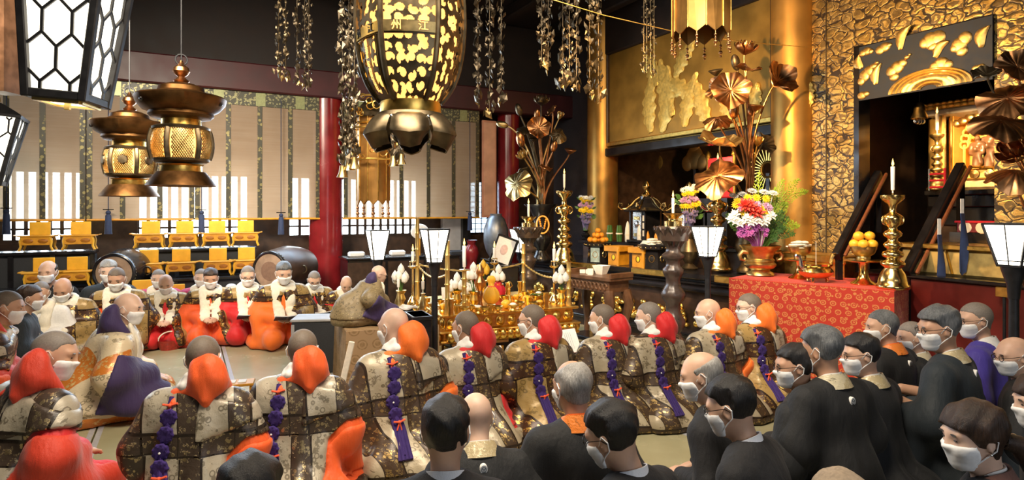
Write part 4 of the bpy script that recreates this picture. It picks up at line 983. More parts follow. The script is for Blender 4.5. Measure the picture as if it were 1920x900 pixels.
lotus('bronze_lotus_arrangement', 'dim bronze lotus bouquet in the black vase with the orange crest', P(1014, 392, 8.75), [
    ('flower', (1015, 196, D1), .13, (.0, -.5, 1), .75, 'bronze'), ('leaf', (1010, 240, D1-.15), .16, (.1, -1, .25), .25, 'copper'), ('bud', (1007, 222, D1-.1), .07, (0, -.3, 1), 0, 'copper'),
    ('leaf', (1048, 252, D1), .13, (.3, -.8, .5), -.3, 'bronze'), ('flower', (1048, 222, D1+.1), .09, (.4, -.2, 1), .4, 'oldbrass'), ('leaf', (1034, 208, D1), .10, (-.7, -.3, .6), .1, 'copper'),
    ('leaf', (985, 240, D1), .14, (-.2, -.5, .9), -.2, 'bronze'), ('bud', (975, 214, D1), .08, (-.3, -.2, 1), 0, 'bronze'), ('bud', (950, 236, D1), .08, (-1, -.1, .3), 0, 'oldbrass'),
    ('bud', (1037, 282, D1-.1), .075, (.2, -.3, 1), 0, 'copper'), ('pod', (1069, 284, D1), .085, (.15, -.3, 1), 0, 'copper'), ('flower', (983, 296, D1-.2), .11, (-.4, -.5, .7), .7, 'oldbrass'), ('bud', (978, 272, D1-.1), .10, (-.2, -.2, 1), 0, 'copper'),
    ('leaf', (1022, 315, D1-.2), .10, (.3, -.3, 1), .1, 'copper'), ('leaf', (968, 345, D1-.3), .22, (-.55, -.75, .35), -.25, 'oldbrass'), ('leaf', (985, 322, D1), .12, (-.3, .2, 1), .2, 'bronze'), ('pod', (1000, 262, D1), .06, (0, -.4, 1), 0, 'bronze')], 'copper', .014)
v2 = lathe_thing('bronze_vase', 'dark bronze vase with side ears half hidden behind the brass bouquet vase', 'vase', P(1402, 512, 6.85), vp[:12]+[(.15, .70), (.20, .745), (.18, .75), (.05, .6)], 'bronze')
D2 = 6.75
lotus('bronze_lotus_arrangement', 'coppery lotus bouquet with wide leaves in front of the near gold pillar', P(1402, 400, 6.85), [
    ('flower', (1396, 100, D2), .14, (.1, -.4, 1), .8, 'copper'), ('leaf', (1370, 170, D2-.2), .20, (-.15, -1, .15), .2, 'copper'), ('leaf', (1342, 165, D2), .12, (-.95, -.2, .2), .3, 'copper'),
    ('leaf', (1400, 132, D2), .15, (.15, -.25, 1), .25, 'copper'), ('bud', (1382, 128, D2), .08, (-.3, -.2, .9), 0, 'bronze'), ('leaf', (1458, 152, D2-.2), .19, (.35, -.85, .4), .5, 'copper'),
    ('pod', (1342, 136, D2), .08, (-.2, -.3, 1), 0, 'bronze'), ('pod', (1416, 202, D2-.1), .085, (.1, -.3, 1), 0, 'copper'), ('bud', (1376, 218, D2-.1), .085, (-.1, -.3, 1), 0, 'copper'), ('leaf', (1345, 222, D2), .15, (-.2, -.5, .8), -.4, 'copper'),
    ('flower', (1420, 272, D2), .09, (.1, -.4, 1), .45, 'gold'), ('leaf', (1350, 272, D2-.3), .22, (.05, -.30, 1), .35, 'oldbrass'), ('leaf', (1345, 330, D2-.4), .25, (-.45, -.6, .7), -.15, 'copper'), ('leaf', (1432, 270, D2+.1), .14, (.8, .2, .6), .2, 'bronze'), ('bud', (1408, 215, D2), .06, (0, 0, 1), 0, 'copper')], 'copper', .013)
# flower posies
def flowerhead(mb, c, r, n, pet=12):
    q = Vector(unit(n)).to_track_quat('Z', 'Y').to_matrix(); c = Vector(c)
    for l, (k0, rr_, up) in enumerate(((pet, 1, .25), (pet, .7, .55), (6, .35, .8))):
        for k in range(k0):
            a = 2*PI*(k+.5*l)/k0; d = Vector((math.cos(a), math.sin(a), 0)); s = Vector((-math.sin(a), math.cos(a), 0))*r*.17; t = d*r*rr_+Vector((0, 0, up*r*.6)); m_ = d*r*rr_*.6+Vector((0, 0, up*r*.5))
            vs_ = [Vector((0, 0, 0)), m_+s, t, m_-s, m_-Vector((0, 0, r*.06))]
            mb.add([q @ v+c for v in vs_], [(0, 1, 2), (0, 2, 3), (0, 4, 1), (1, 4, 2), (2, 4, 3), (3, 4, 0)])
    return mb
def posy(label, loc, s, vase_label, vprof, vm):
    lathe_thing('flower_vase', vase_label, 'vase', loc, vprof, vm); top = Vector(loc)+Vector((0, 0, vprof[-2][1]))
    t = thing('flower_posy', label, 'flowers', tuple(top), 0); rr = random.Random(int(loc[0]*100))
    for z, m, n, wd, hr in ((.50, 'white_fl', 5, .10, .045), (.45, 'yellow_fl', 5, .09, .04), (.37, 'lilac', 7, .11, .04), (.30, 'yellow_fl', 5, .10, .05), (.20, 'blue_fl', 12, .085, .028), (.12, 'blue_fl', 8, .06, .025)):
        for k in range(n):
            x = (-.5+(k+.5)/n)*2*wd; c = Vector((x, -.03-.05*(1-(x/wd)**2)+rr.uniform(-.02, .02), z+.03+rr.uniform(-.03, .03)))*s
            mb = MB(); flowerhead(mb, c, hr*s, (x*3, -1, .8)); mb.tube([(x*.15, 0, -.05), c], .003*s, 4); mb.build('blossom', M[m], t)
    mb = MB()
    for k in range(26):
        a = rr.uniform(0, PI*2); c = Vector((math.cos(a)*.10, math.sin(a)*.06+.02, rr.uniform(.15, .5)))*s; d = Vector((math.cos(a), math.sin(a)*.5, .6)).normalized()*.09*s; sd = d.cross(Vector((0, 1, 0))).normalized()*.02*s
        mb.add([c, c+d*.5+sd, c+d, c+d*.5-sd], [(0, 1, 2, 3)])
    mb.build('leaf_sprays', M['leafg'], t)['kind'] = 'stuff'; MB().lathe([(.01*s, -.06*s), (.035*s, 0), (.05*s, .2*s)], 8).build('stems', M['leafg'], t)
vsm = [(.06, 0), (.07, .015), (.05, .03), (.03, .05), (.06, .10), (.075, .15), (.05, .21), (.03, .25), (.05, .29), (.055, .30), (.02, .28)]
posy('small mixed flower posy before the far gold pillar', onshelf(1098), .95, 'small black vase under the posy by the far gold pillar', [(a*.9, z*.45) for a, z in vsm], 'lacq')
posy('small mixed flower posy beside the right black shrine lantern', oncount(1292, .35), 1.0, 'round bellied dark vase of the posy behind the near lotus pedestal', [(a*1.5, z*1.45) for a, z in vsm], 'bronze')
# offerings
def fruit(label, loc, r, m='orange_f', group=None):
    t = thing('orange', label, 'orange', loc, random.uniform(0, 6), group); MB().ell((0, 0, r*.93), (r, r, r*.92), 16, 10).build('fruit', M[m], t, True); MB().lathe([(.005, 0), (.007, .004), (.0, .006)], 6, c=(0, 0, r*1.84)).build('stem_button', M['leafg'], t); return t
def hexstand(label, px, v, w_, h, m, mring, face=None):
    p = oncount(px, v); t = thing('offering_stand', label, 'stand', p, CR+.5)
    MB().lathe([(w_*.42, 0), (w_*.36, h*.80)], 6).build('body', M[m], t); MB().lathe([(w_*.5, h*.80), (w_*.55, h*.84), (w_*.55, h*.97), (w_*.5, h)], 6).build('tray', M['lacq'] if m == 'lacq' else M[m], t)
    for k in range(6):
        a = PI/6+k*PI/3; c = (w_*.345*math.cos(a), w_*.345*math.sin(a), h*.42)
        MB().tube([Vector(c)+Vector((-math.sin(a)*.032*math.cos(b), math.cos(a)*.032*math.cos(b), .042*math.sin(b))) for b in np.linspace(0, 2*PI, 17)[:-1]], .007, 6, closed=True).build('ring', M[mring], t, True)
        MB().lathe([(0, .004), (.028, .002), (.028, -.004)], 12, c=c, R=Matrix.Rotation(a, 3, 'Z') @ Matrix.Rotation(PI/2, 3, 'Y')).build('ring_hole', M['iron'], t)
        for q in (-.06, 0, .06): MB().ell((w_*.478*math.cos(a)-math.sin(a)*q, w_*.478*math.sin(a)+math.cos(a)*q, h*.905), .010, 8, 6).build('stud', M[mring], t, True)
    if face is not None:
        a = PI/6+face*PI/3; MB().box((w_*.352*math.cos(a), w_*.352*math.sin(a), h*.40), (.006, w_*.34, h*.74), Matrix.Rotation(a, 3, 'Z')).build('inlay', M['opal'], t)
    return t, Vector(p)+Vector((0, 0, h))
t_, top = hexstand('black hexagonal offering stand with a mother of pearl face carrying oranges', 1121, .22, .36, .27, 'lacq', 'brass', 4)
for lv, (n, rad) in enumerate(((7, .105), (3, .05), (1, 0))):
    for k in range(n):
        a = 2*PI*k/n+.3*lv; r = .039; x, y = (rad*math.cos(a), rad*math.sin(a)) if not (n == 7 and k == 6) else (0, 0)
        if n == 7: a = 2*PI*k/6; x, y = (0, 0) if k == 6 else (rad*math.cos(a), rad*math.sin(a))
        fruit(('orange in the bottom layer on the black stand with the mother of pearl face', 'orange in the middle layer of the pile on the black stand', 'orange at the very top of the pile on the black stand')[lv], (top.x+x, top.y+y, top.z+lv*.062), r, 'orange_f', 'oranges on the black stand')
t_, top = hexstand('black hexagonal offering stand with brass rings carrying white crackers', 1226, .22, .38, .28, 'lacq', 'brass')
rr = random.Random(8)
for k in range(26):
    lv = k//9; rad = .13*(1-lv*.28)*math.sqrt(rr.random()); a = rr.uniform(0, 6.3)
    o = MB().ell((0, 0, .012), (.062, .04, .012), 10, 6).build('white_cracker', M['lotusw'], None, True); o.location = (top.x+rad*math.cos(a), top.y+rad*math.sin(a), top.z+lv*.026); o.rotation_euler = (rr.uniform(-.2, .2), rr.uniform(-.2, .2), a); tag(o, 'white rice cracker heaped on the black hexagonal stand with brass rings', 'cracker', 'white crackers on the black stand')
for px in (1160, 1206):
    p = oncount(px, .20); t = thing('wooden_stand', 'plain wooden offering stand, the %s of the pair between the black ones' % ('left' if px == 1160 else 'right'), 'stand', p, CR)
    MB().box((0, 0, .21), (.27, .27, .07), None, .004).build('tray', M['ochre'], t); MB().box((0, 0, .0875), (.19, .19, .175)).build('body', M['ochre'], t)
    MB().tube([(.03*math.cos(a), -.097, .10+.04*math.sin(a)) for a in np.linspace(0, 2*PI, 17)[:-1]], .006, 6, closed=True).build('ring', M['brass'], t, True); MB().lathe([(0, .002), (.028, 0)], 14, c=(0, -.097, .10), R=Matrix.Rotation(PI/2, 3, 'X')).build('ring_hole', M['yellow_fl'], t)
    MB().box((.118, -.137, .10), (.03, .02, .24)).build('brace', M['ochre'], t)
for px in (1143, 1161):
    p = onshelf(px); t = thing('cucumber_bundle', 'bundle of cucumbers tied with straw, %s of the two' % ('left' if px == 1143 else 'right'), 'cucumbers', p)
    for k in range(5): a = 2*PI*k/5; MB().tube([(.022*math.cos(a), .022*math.sin(a), 0), (.026*math.cos(a), .026*math.sin(a), .12), (.022*math.cos(a), .022*math.sin(a), .225)], [.014, .019, .010], 8).build('cucumber', M['leafg'], t, True)
    MB().lathe([(.047, .10), (.049, .11), (.047, .12)], 16).build('straw_band', M['cream'], t)
for px in (1177, 1200): 
    t = lathe_thing('daikon_radish', 'white radish standing upright, %s' % ('between the cucumbers and the shrine lantern' if px == 1177 else 'before the bright mirror of the shrine lantern'), 'radish', onshelf(px, .70), [(.034, 0), (.040, .02), (.040, .12), (.034, .19), (.018, .26), (.003, .29)], 'lotusw'); MB().lathe([(.0415, .09), (.0425, .1), (.0415, .11)], 16).build('paper_band', M['cream'], t)
for px in (1214, 1231): lathe_thing('carrot', 'orange carrot tip standing behind the crackers, %s' % ('left one' if px == 1214 else 'right one'), 'carrot', onshelf(px, .72), [(.034, 0), (.036, .02), (.028, .10), (.012, .16), (.002, .18)], 'orange_f')
# black shrine lanterns
def shrine(label, px, s=1.0, v=.82):
    p = onshelf(px, v); t = thing('shrine_lantern', label, 'lantern', p, CR-.15, None, s)
    MB().box((0, 0, .02), (.42, .42, .04), None, .008).build('plinth', M['lacq'], t); MB().box((0, 0, .25), (.28, .28, .42)).build('chamber', M['lacq'], t)
    MB().box((-.035, -.146, .25), (.20, .012, .40), None, .004).build('door_frame', M['silverm'], t); MB().lathe([(0, .02), (.03, .018), (.055, .005), (.06, 0)], 18, c=(-.035, -.152, .27), R=Matrix.Rotation(PI/2, 3, 'X')).build('mirror', M['silverm'], t, True)
    for z in (.11, .20, .36): MB().box((-.035, -.155, z), (.13, .008, .05), None, .003).build('door_panel', M['brass'] if z != .2 else M['silverm'], t)
    for z in (.14, .25, .36): MB().box((.112, -.146, z), (.05, .008, .085)).build('window_pane', M['cream'], t)
    for sx in (-1, 1):
        for sy in (-1, 1): MB().box((sx*.165, sy*.165, .25), (.022, .022, .44)).build('corner_post', M['lacq'], t)
    MB().lathe([(.33, .46), (.34, .475), (.24, .52), (.16, .58), (.10, .64), (.09, .68), (.0, .68)], 6, lob=lambda a, z: 1.0).build('roof', M['lacq'], t)
    for k in range(6):
        a = k*PI/3; d = (math.cos(a), math.sin(a))
        pts = [(d[0]*r, d[1]*r, z) for r, z in ((.10, .67), (.16, .63), (.22, .56), (.30, .50), (.37, .49), (.42, .53), (.40, .58), (.355, .575), (.36, .54))]
        MB().tube(pts, .012, 7).build('roof_scroll', M['brass'], t, True)
    MB().lathe([(.07, .68), (.075, .71), (.04, .74), (.03, .77), (.055, .80), (.062, .83), (.045, .87), (.012, .91)], 18).build('finial', M['brass'], t, True)
shrine('black shrine lantern with a silver mirror and brass scrolled roof behind the radishes', 1212, .92)
shrine('black shrine lantern with a brass scrolled roof behind the right posy', 1292, .88, .86)
# carved low table before the counter
p = P(1120, 515, 6.9); ctb = thing('carved_table', 'dark carved scroll table standing before the altar counter', 'table', (p[0], p[1], 0), CR)
h = p[2]; MB().box((0, 0, h-.02), (.74, .36, .04), None, .006).build('top', M['carved'], ctb); MB().box((0, 0, h-.10), (.66, .30, .12)).build('frieze', M['carved'], ctb)
for sx in (-1, 1): MB().box((sx*.365, 0, h+.02), (.03, .36, .06), None, .008).build('scroll_end', M['carved'], ctb)
mb = MB(); rr = random.Random(4)
for k in range(10): mb.tube([((k-4.5)*.06+.025*math.cos(b), -.155, h-.10+.035*math.sin(b)) for b in np.linspace(0, 5, 9)], .011, 6)
mb.build('scroll_relief', M['carved'], ctb, True)
for sx in (-1, 1):
    for sy in (-1, 1): MB().tube([(sx*.30, sy*.13, h-.15), (sx*.34, sy*.15, h-.3), (sx*.30, sy*.13, h-.52), (sx*.33, sy*.15, .03), (sx*.36, sy*.16, .03)], [.06, .055, .035, .03, .03], 10).build('leg', M['carved'], ctb, True)
MB().box((0, 0, .12), (.66, .30, .05), None, .01).build('stretcher', M['lacq'], ctb)
q = ctb.matrix_basis
tw = thing('white_bowl', 'pale square bowl on the dark carved table', 'bowl', tuple(Vector((p[0], p[1], h))+RM @ Vector((.07, .02, 0)))); MB().lathe([(.06, 0), (.065, .01), (.10, .09), (.105, .10), (.09, .095), (.02, .02)], 4).build('bowl', M['white'], tw)
for i, (x, y) in enumerate(((-.22, -.02), (-.14, .0), (-.07, -.04), (-.02, -.09))):
    tb = thing('small_box', 'small white packet on the dark carved table, %s from its left end' % ('first', 'second', 'third', 'fourth')[i], 'packet', tuple(Vector((p[0], p[1], h))+Matrix.Rotation(CR, 3, 'Z') @ Vector((x, y, 0))), i); MB().box((0, 0, .02+i*.005), (.06, .05, .04+.01*i), None, .003).build('packet', M['white'], tb); MB().box((0, 0, .022+i*.005), (.062, .016, .041+.01*i)).build('band', M['cream'], tb)
# ------------------------------------------------------------------ red brocade altar table
TO = Vector((3.24, 5.2, 0)); TU = Vector((-.71, .704, 0)); TV = Vector((.704, .71, 0)); TR = math.atan2(-TU.y, -TU.x)
ZT_ = .867; tt = thing('altar_table', 'altar table wholly draped in red and gold brocade', 'table', tuple(TO+TU*.73+TV*.42), TR)
MB().box((0, 0, .43), (1.34, .72, .82)).build('wooden_core', M['darkwood'], tt)
def drape(u, v):
    a = u*4; w2, d2 = .73, .42
    k = int(min(3, a)); f = a-k
    c = [(-w2, -d2), (w2, -d2), (w2, d2), (-w2, d2), (-w2, -d2)]
    x = c[k][0]+(c[k+1][0]-c[k][0])*f; y = c[k][1]+(c[k+1][1]-c[k][1])*f; o = 1+.012*math.sin(u*61)*(1-v)
    return (x*o, y*o, ZT_*v+.002)
MB().grid(drape, 96, 8).build('brocade_skirt', M['tablecloth'], tt, True, 60)
MB().box((0, 0, ZT_-.004), (1.464, .844, .012), None, .004).build('brocade_top', M['verm'], tt)
def ontable(px, t=.35):
    o = TO+TV*t; k = (px-960)/F; s = (k*o.y-o.x)/(TU.x-k*TU.y); q = o+TU*s; return (q.x, q.y, ZT_+.003)
def hy(loc, py): return zat(py, loc[1])-loc[2]
# brass vase + bouquet
lv = ontable(1425, .42); h = hy(lv, 460)
t = thing('brass_vase', 'brass vase with elephant ear handles at the left of the red altar table', 'vase', lv)
MB().lathe([(a*h, z*h) for a, z in ((.40, 0), (.44, .03), (.42, .10), (.32, .16), (.29, .20), (.42, .26), (.50, .34), (.50, .40), (.42, .47), (.46, .50), (.46, .53), (.40, .58), (.42, .68), (.50, .82), (.64, .95), (.66, 1.0), (.60, .99), (.35, .7))], 30).build('body', M['oldbrass'], t, True, 45)
for sx in (-1, 1): MB().tube([(sx*h*x, -.02, h*z) for x, z in ((.40, .78), (.62, .80), (.70, .68), (.66, .55), (.54, .52), (.52, .60))], [.03*1, .028, .024, .02, .016, .012], 8).build('handle', M['oldbrass'], t, True)
bt = thing('flower_bouquet', 'large bouquet of white, yellow, red and purple flowers with bright fern', 'flowers', (lv[0], lv[1], lv[2]+h), 0); rr = random.Random(12); D = lv[1]; bz = lv[2]+h
def bp(px, py, dy=0): return Vector(((px-960)/F*(D+dy)-lv[0], dy, zat(py, D+dy)-bz))
def fl(px, py, r, m, dy=-.12, n=12, nrm=None):
    c = bp(px, py, dy); mb = MB(); flowerhead(mb, c, r, nrm or (c.x*2, -1, .5), n); mb.tube([(c.x*.12, 0, -.08), (c.x*.5, dy*.5, c.z*.4), c], .004, 4); mb.build('blossom', M[m], bt)
for px, py in ((1392, 365), (1410, 359), (1432, 361), (1449, 363), (1375, 368), (1390, 378)): fl(px, py, .06, 'white_fl', -.06, 14, (0, -.6, 1))
for px, py in ((1383, 378), (1402, 371), (1418, 371), (1436, 373), (1380, 384), (1428, 392), (1394, 397), (1440, 398), (1425, 400)): fl(px, py, .05, 'yellow_fl', -.12)
for px, py in ((1405, 385), (1398, 384), (1412, 394), (1420, 398)): fl(px, py, .09, 'red_fl', -.17, 6)
for px, py in ((1420, 383), (1437, 386), (1442, 390), (1388, 390)): fl(px, py, .05, 'lilac', -.14, 8)
for px, py in ((1372, 410), (1380, 414), (1388, 418), (1402, 408), (1412, 412), (1422, 414), (1436, 412), (1446, 404), (1432, 416), (1408, 416), (1378, 402)): fl(px, py, .065, 'white_fl', -.17, 6)
for k in range(44): fl(rr.uniform(1384, 1438), rr.uniform(420, 443), .032, 'pink', rr.uniform(-.17, -.10), 6)
mb = MB()
for k in range(60):
    x = rr.uniform(-.16, .16); mb.tube([(x*.3, rr.uniform(-.03, .03), -.04), (x, -.08, rr.uniform(.08, .2))], .004, 4)
mb.build('stems', M['leafg'], bt)['kind'] = 'stuff'
def frond(p0, p1, p2, w_, m, n=26):
    mb = MB(); pts = []
    for k in range(n+1):
        s = k/n; pts.append(p0*(1-s)**2+p1*2*s*(1-s)+p2*s*s)
    mb.tube(pts, .004, 4)
    for k in range(3, n):
        s = k/n; t_ = (pts[k+1]-pts[k-1]).normalized(); sd = t_.cross(Vector((0, 1, 0))).normalized(); L = w_*math.sin(PI*min(1, s*.85+.12))
        for sg in (-1, 1):
            for j in range(4):
                f = (j+1)/4; c = pts[k]+(sd*sg*.9+t_*.6)*L*f+Vector((0, rr.uniform(-.02, .02), 0)); u = (sd*sg*.7+t_).normalized()*.015; q_ = Vector((0, 1, 0)).cross(u).normalized()*.0045
                mb.add([c-u, c+q_, c+u, c-q_], [(0, 1, 2, 3)])
    return mb.build('fern_frond', M[m], bt)
z0_ = Vector((.05, .03, 0))
for px, py, mx, my, m, dy in ((1424, 320, 1418, 400, 'fern', .06), (1500, 335, 1450, 372, 'fern', .02), (1516, 360, 1460, 352, 'fern', .03), (1470, 335, 1446, 385, 'fern', .05), (1455, 350, 1440, 400, 'fern', .04), (1500, 425, 1455, 410, 'fern', 0), (1490, 440, 1455, 425, 'leafg', -.02), (1480, 410, 1450, 410, 'leafg', .0), (1470, 430, 1448, 420, 'leafg', -.05), (1468, 395, 1450, 420, 'leafg', -.02), (1455, 445, 1445, 440, 'leafg', -.08), (1460, 370, 1440, 410, 'leafg', .05), (1380, 360, 1400, 420, 'leafg', .08), (1440, 365, 1430, 410, 'leafg', .08), (1362, 400, 1390, 430, 'leafg', .06), (1476, 380, 1455, 400, 'fern', .0)):
    frond(z0_*0, bp(mx, my, dy), bp(px, py, dy), .075, m)
# cracker tray, censer, orange bowl, candlestick
def tazza(label, px, tt_, ytop, wtop):
    l = ontable(px, tt_); h = hy(l, ytop); t = thing('footed_tray', label, 'stand', l, TR+.4)
    MB().lathe([(a, z*h) for a, z in ((.105, 0), (.11, .03), (.10, .08), (.065, .18), (.042, .35), (.036, .6), (.04, .85), (.05, .95))], 24).build('foot', M['brass'], t, True, 45); MB().lathe([(.05, h*.95), (wtop, h*.97), (wtop*1.02, h), (wtop*1.02, h+.012), (.02, h+.012)], 8).build('plate', M['brass'], t)
    b = thing('brass_bowl', 'brass bowl on the '+label, 'bowl', (l[0], l[1], l[2]+h+.012)); MB().lathe([(.055, 0), (.06, .02), (.055, .03), (.09, .055), (.108, .10), (.112, .125), (.10, .12), (.05, .06)], 24).build('bowl', M['oldbrass'], b, True, 45)
    return (l[0], l[1], l[2]+h+.10)
c = tazza('left footed brass tray on the red table', 1500, .42, 487, .15)
rr = random.Random(4)
for k in range(14):
    o = MB().ell((0, 0, .012), (.07, .035, .013), 10, 6).build('white_cracker', M['lotusw'], None, True); lv_ = k//5; a = rr.uniform(0, 6.3); o.location = (c[0]+.07*math.cos(k*2.4)*(1-.25*lv_), c[1]+.07*math.sin(k*2.4)*(1-.25*lv_), c[2]+.012+lv_*.026); o.rotation_euler = (0, rr.uniform(-.1, .1), a); tag(o, 'white rice cracker in the brass bowl between the bouquet and the censer', 'cracker', 'white crackers in the brass bowl')
c = tazza('right footed brass tray on the red table', 1619, .34, 489, .16)
for k in range(5): a = 2*PI*k/5+.4; fruit('yellow orange in the lower ring of the fruit bowl beside the big candlestick', (c[0]+.075*math.cos(a), c[1]+.075*math.sin(a), c[2]+.012), .047, 'yel_f', 'oranges in the brass fruit bowl')
for k in range(2): fruit('yellow orange on top of the fruit bowl, %s of two' % ('left', 'right')[k], (c[0]+(-.05, .05)[k], c[1]-.01, c[2]+.085), .047, 'yel_f', 'oranges in the brass fruit bowl')
l = ontable(1530, .22); t = thing('incense_censer', 'polished three legged incense censer with upswept handles on the red table', 'censer', l, .3)
h = hy(l, 494); MB().lathe([(.05, h*.22), (.10, h*.25), (.145, h*.42), (.155, h*.58), (.135, h*.75), (.12, h*.82), (.125, h*.86), (.14, h*.9), (.145, h), (.13, h), (.11, h*.9), (.0, h*.85)], 32).build('bowl', M['brass'], t, True, 45)
for k in range(3): a = 2*PI*k/3-.5; MB().tube([(.085*math.cos(a), .085*math.sin(a), h*.32), (.10*math.cos(a), .10*math.sin(a), h*.12), (.095*math.cos(a), .095*math.sin(a), .004)], [.022, .013, .017], 8).build('leg', M['brass'], t, True)
for sx in (-1, 1): MB().tube([(sx*x, 0, h*z) for x, z in ((.12, .75), (.155, .80), (.175, .95), (.18, 1.2), (.20, 1.42), (.235, 1.48))], [.02, .02, .018, .017, .022, .012], 8).build('handle', M['silverm'] if sx < 0 else M['brass'], t, True)
MB().tube([(.0, 0, h*.85), (.0, 0, h*2.2)], .0025, 5).build('incense_stick', M['cream'], t)
l = ontable(1674, .16); candlestick('biggest knobbed brass candlestick at the right end of the red table', 1674, HY+(HC-l[2])*F/l[1], 366, l[1], 300, 'lit white candle on the biggest candlestick above the oranges', r=.016)
# ------------------------------------------------------------------ shrine alcove at the right
def ab(px, a, z):                                        # point on the plane at depth a behind the gilt wall
    b = b_of(px, a); p = R(a, b, z); return (p.x, p.y, p.z)
def ab_y(px, a, py): b = b_of(px, a); p = R(a, b); return (p.x, p.y, zat(py, p.y))
zsh = ab_y(1810, .75, 357)[2]
b0, b1 = b_of(1738, .6), b_of(1882, .6)
sh = thing('shrine_shelf', 'black lacquered shelf inside the shrine opening carrying the statue cabinet', 'shelf', R(.9, (b0+b1)/2, 0), RZ+PI/2); W2 = abs(b0-b1)
for z0_, z1_, d_ in ((zsh-.05, zsh, .72), (zsh-.17, zsh-.05, .64), (zsh-.36, zsh-.17, .5)): MB().box((0, -.0+(.72-d_)*.0, (z0_+z1_)/2), (W2*(1 if d_ > .7 else .95), d_, z1_-z0_), None, .008).build('tier', M['lacq'], sh)
MB().box((0, 0, (zsh-.36)/2), (W2*.9, .45, zsh-.36)).build('base', M['darkwood'], sh)
# statue cabinet
c0 = ab_y(1842, 1.05, 356); zu = thing('statue_cabinet', 'gilded statue cabinet with open doors and carved eaves in the shrine opening', 'shrine', c0, RZ-PI/2)   # local -y faces the room side -A? x along -B
# local axes: x = -B (to the right in view), y = A (away from the hall)
H_ = zat(212, c0[1])-c0[2]
MB().box((.05, .30, H_/2), (.62, .03, H_)).build('back_panel', M['shrineg'], zu); MB().box((-.27, .14, H_/2), (.03, .34, H_)).build('side_panel', M['shrineg'], zu); MB().box((.37, .14, H_/2), (.03, .34, H_)).build('side_panel', M['shrineg'], zu)
MB().box((-.395, -.10, H_/2), (.025, .30, H_), (0, 0, .9), .004).build('door', M['shrineg'], zu); MB().tube([(-.285, -.03, 0), (-.285, -.03, H_)], .022, 10).build('door_post', M['brass'], zu, True); MB().tube([(-.33, -.06, 0), (-.33, -.06, H_)], .016, 10).build('door_post', M['brass'], zu, True)
MB().box((.02, .05, H_+.03), (.95, .62, .06), None, .01).build('lintel', M['greywood'], zu)
mb = MB()
for k in range(14): mb.ell((-.43+k*.066, -.27, H_+.085), (.036, .03, .025), 8, 6); mb.ell((-.43+k*.066, -.27, H_+.12), (.03, .025, .018), 8, 6)
mb.build('eave_carving', M['shrineg'], zu, True); MB().box((.02, -.03, H_+.10), (.98, .46, .07), None, .01).build('eave', M['shrineg'], zu)
mb = MB()
for k in range(9): mb.ell((-.25+k*.07, -.02, H_-.05-.03*math.cos(k*1.2)), (.05, .015, .04), 8, 6)
mb.build('valance_carving', M['oldbrass'], zu, True)
pz = zat(317, c0[1])-c0[2]
MB().box((.05, .05, pz*.75), (.58, .34, pz*.5), None, .015).build('pedestal', M['shrineg'], zu); MB().box((.05, .05, pz*.25), (.54, .32, pz*.5), None, .03).build('pedestal_base', mat('cream painted pedestal', (.70, .52, .30), .4, .3), zu)
for k in range(4): MB().lathe([(0, .01), (.045, .006), (.05, 0)], 14, c=(-.15+.135*k, -.125, pz*.74), R=Matrix.Rotation(PI/2, 3, 'X')).build('medallion', M['brass'], zu, True)
MB().tube([(.27+.05*math.cos(a)*(1-a/9), -.13, pz*.25+.05*math.sin(a)*(1-a/9)) for a in np.linspace(0, 6, 14)], .014, 8).build('scroll', M['redcl'], zu, True)
def statue(label, px, py0, py1, a, m, s=1):
    l = ab_y(px, a, py0); h = zat(py1, l[1])-l[2]; t = thing('statue', label, 'statue', l, RZ-PI/2)
    f = Field((-.12, -.12, -.01), (.12, .12, .50), .006)
    f.cap((0, 0, .0), (0, 0, .2), .065, .05, .02).cap((-.02, 0, .2), (.02, 0, .3), .055, .05, .03).cap((-.055, 0, .31), (.055, 0, .31), .03, .03, .03).cap((-.075, 0, .30), (-.07, -.02, .18), .024, .028, .02).cap((.075, 0, .30), (.07, -.02, .18), .024, .03, .02)
    f.cap((.07, -.02, .20), (.0, -.06, .24), .022, .018, .02).cap((-.07, -.02, .2), (0, -.06, .22), .022, .018, .02).ell((0, -.005, .385), (.033, .036, .044), .015).cap((0, 0, .33), (0, 0, .36), .02, .02, .015).ell((0, -.04, .38), (.008, .01, .012), .008).cap((.03, -.02, .2), (.05, -.03, .04), .02, .03, .02)
    X, Y, Z = f.XYZ(); k = h/.43; sculpt('figure', f, f.v+.003*np.sin(60*X+20*Z)*(Z < .25), m, t); t.scale = (k, k, k)
    mb = MB().lathe([(.09, -.03), (.10, -.02), (.075, 0), (.01, 0)], 14, lob=lambda a, z: 1+.1*math.cos(8*a)); mb.build('lotus_base', M['gold'], t, True); return t
statue('taller dark standing statue in the golden cabinet', 1856, 312, 240, .98, M['carved'])
statue('smaller dark standing statue at the left in the golden cabinet', 1833, 311, 254, .93, M['carved'])
hl = link('openwork_halo', None); hl.location = ab_y(1842, 1.14, 290); hl.rotation_euler = (0, 0, RZ-PI/2); tag(hl, 'gold openwork halo rising behind the two dark statues', 'halo')
for k in range(12): 
    a = PI*k/11; MB().tube([(.17*math.cos(a)+.04*math.cos(b), 0, .12+.24*math.sin(a)+.04*math.sin(b)) for b in np.linspace(0, 6.28, 11)[:-1]], .012, 6, closed=True).build('loop', M['shrineg'], hl, True)
MB().tube([(.13*math.cos(a), .01, .12+.19*math.sin(a)) for a in np.linspace(0, PI, 16)], .014, 6).build('rim', M['shrineg'], hl, True)
MB().tube([(.17, 0, .12), (.17, 0, -.17)], .014, 6).tube([(-.17, 0, .12), (-.17, 0, -.17)], .014, 6).build('stem', M['shrineg'], hl, True)
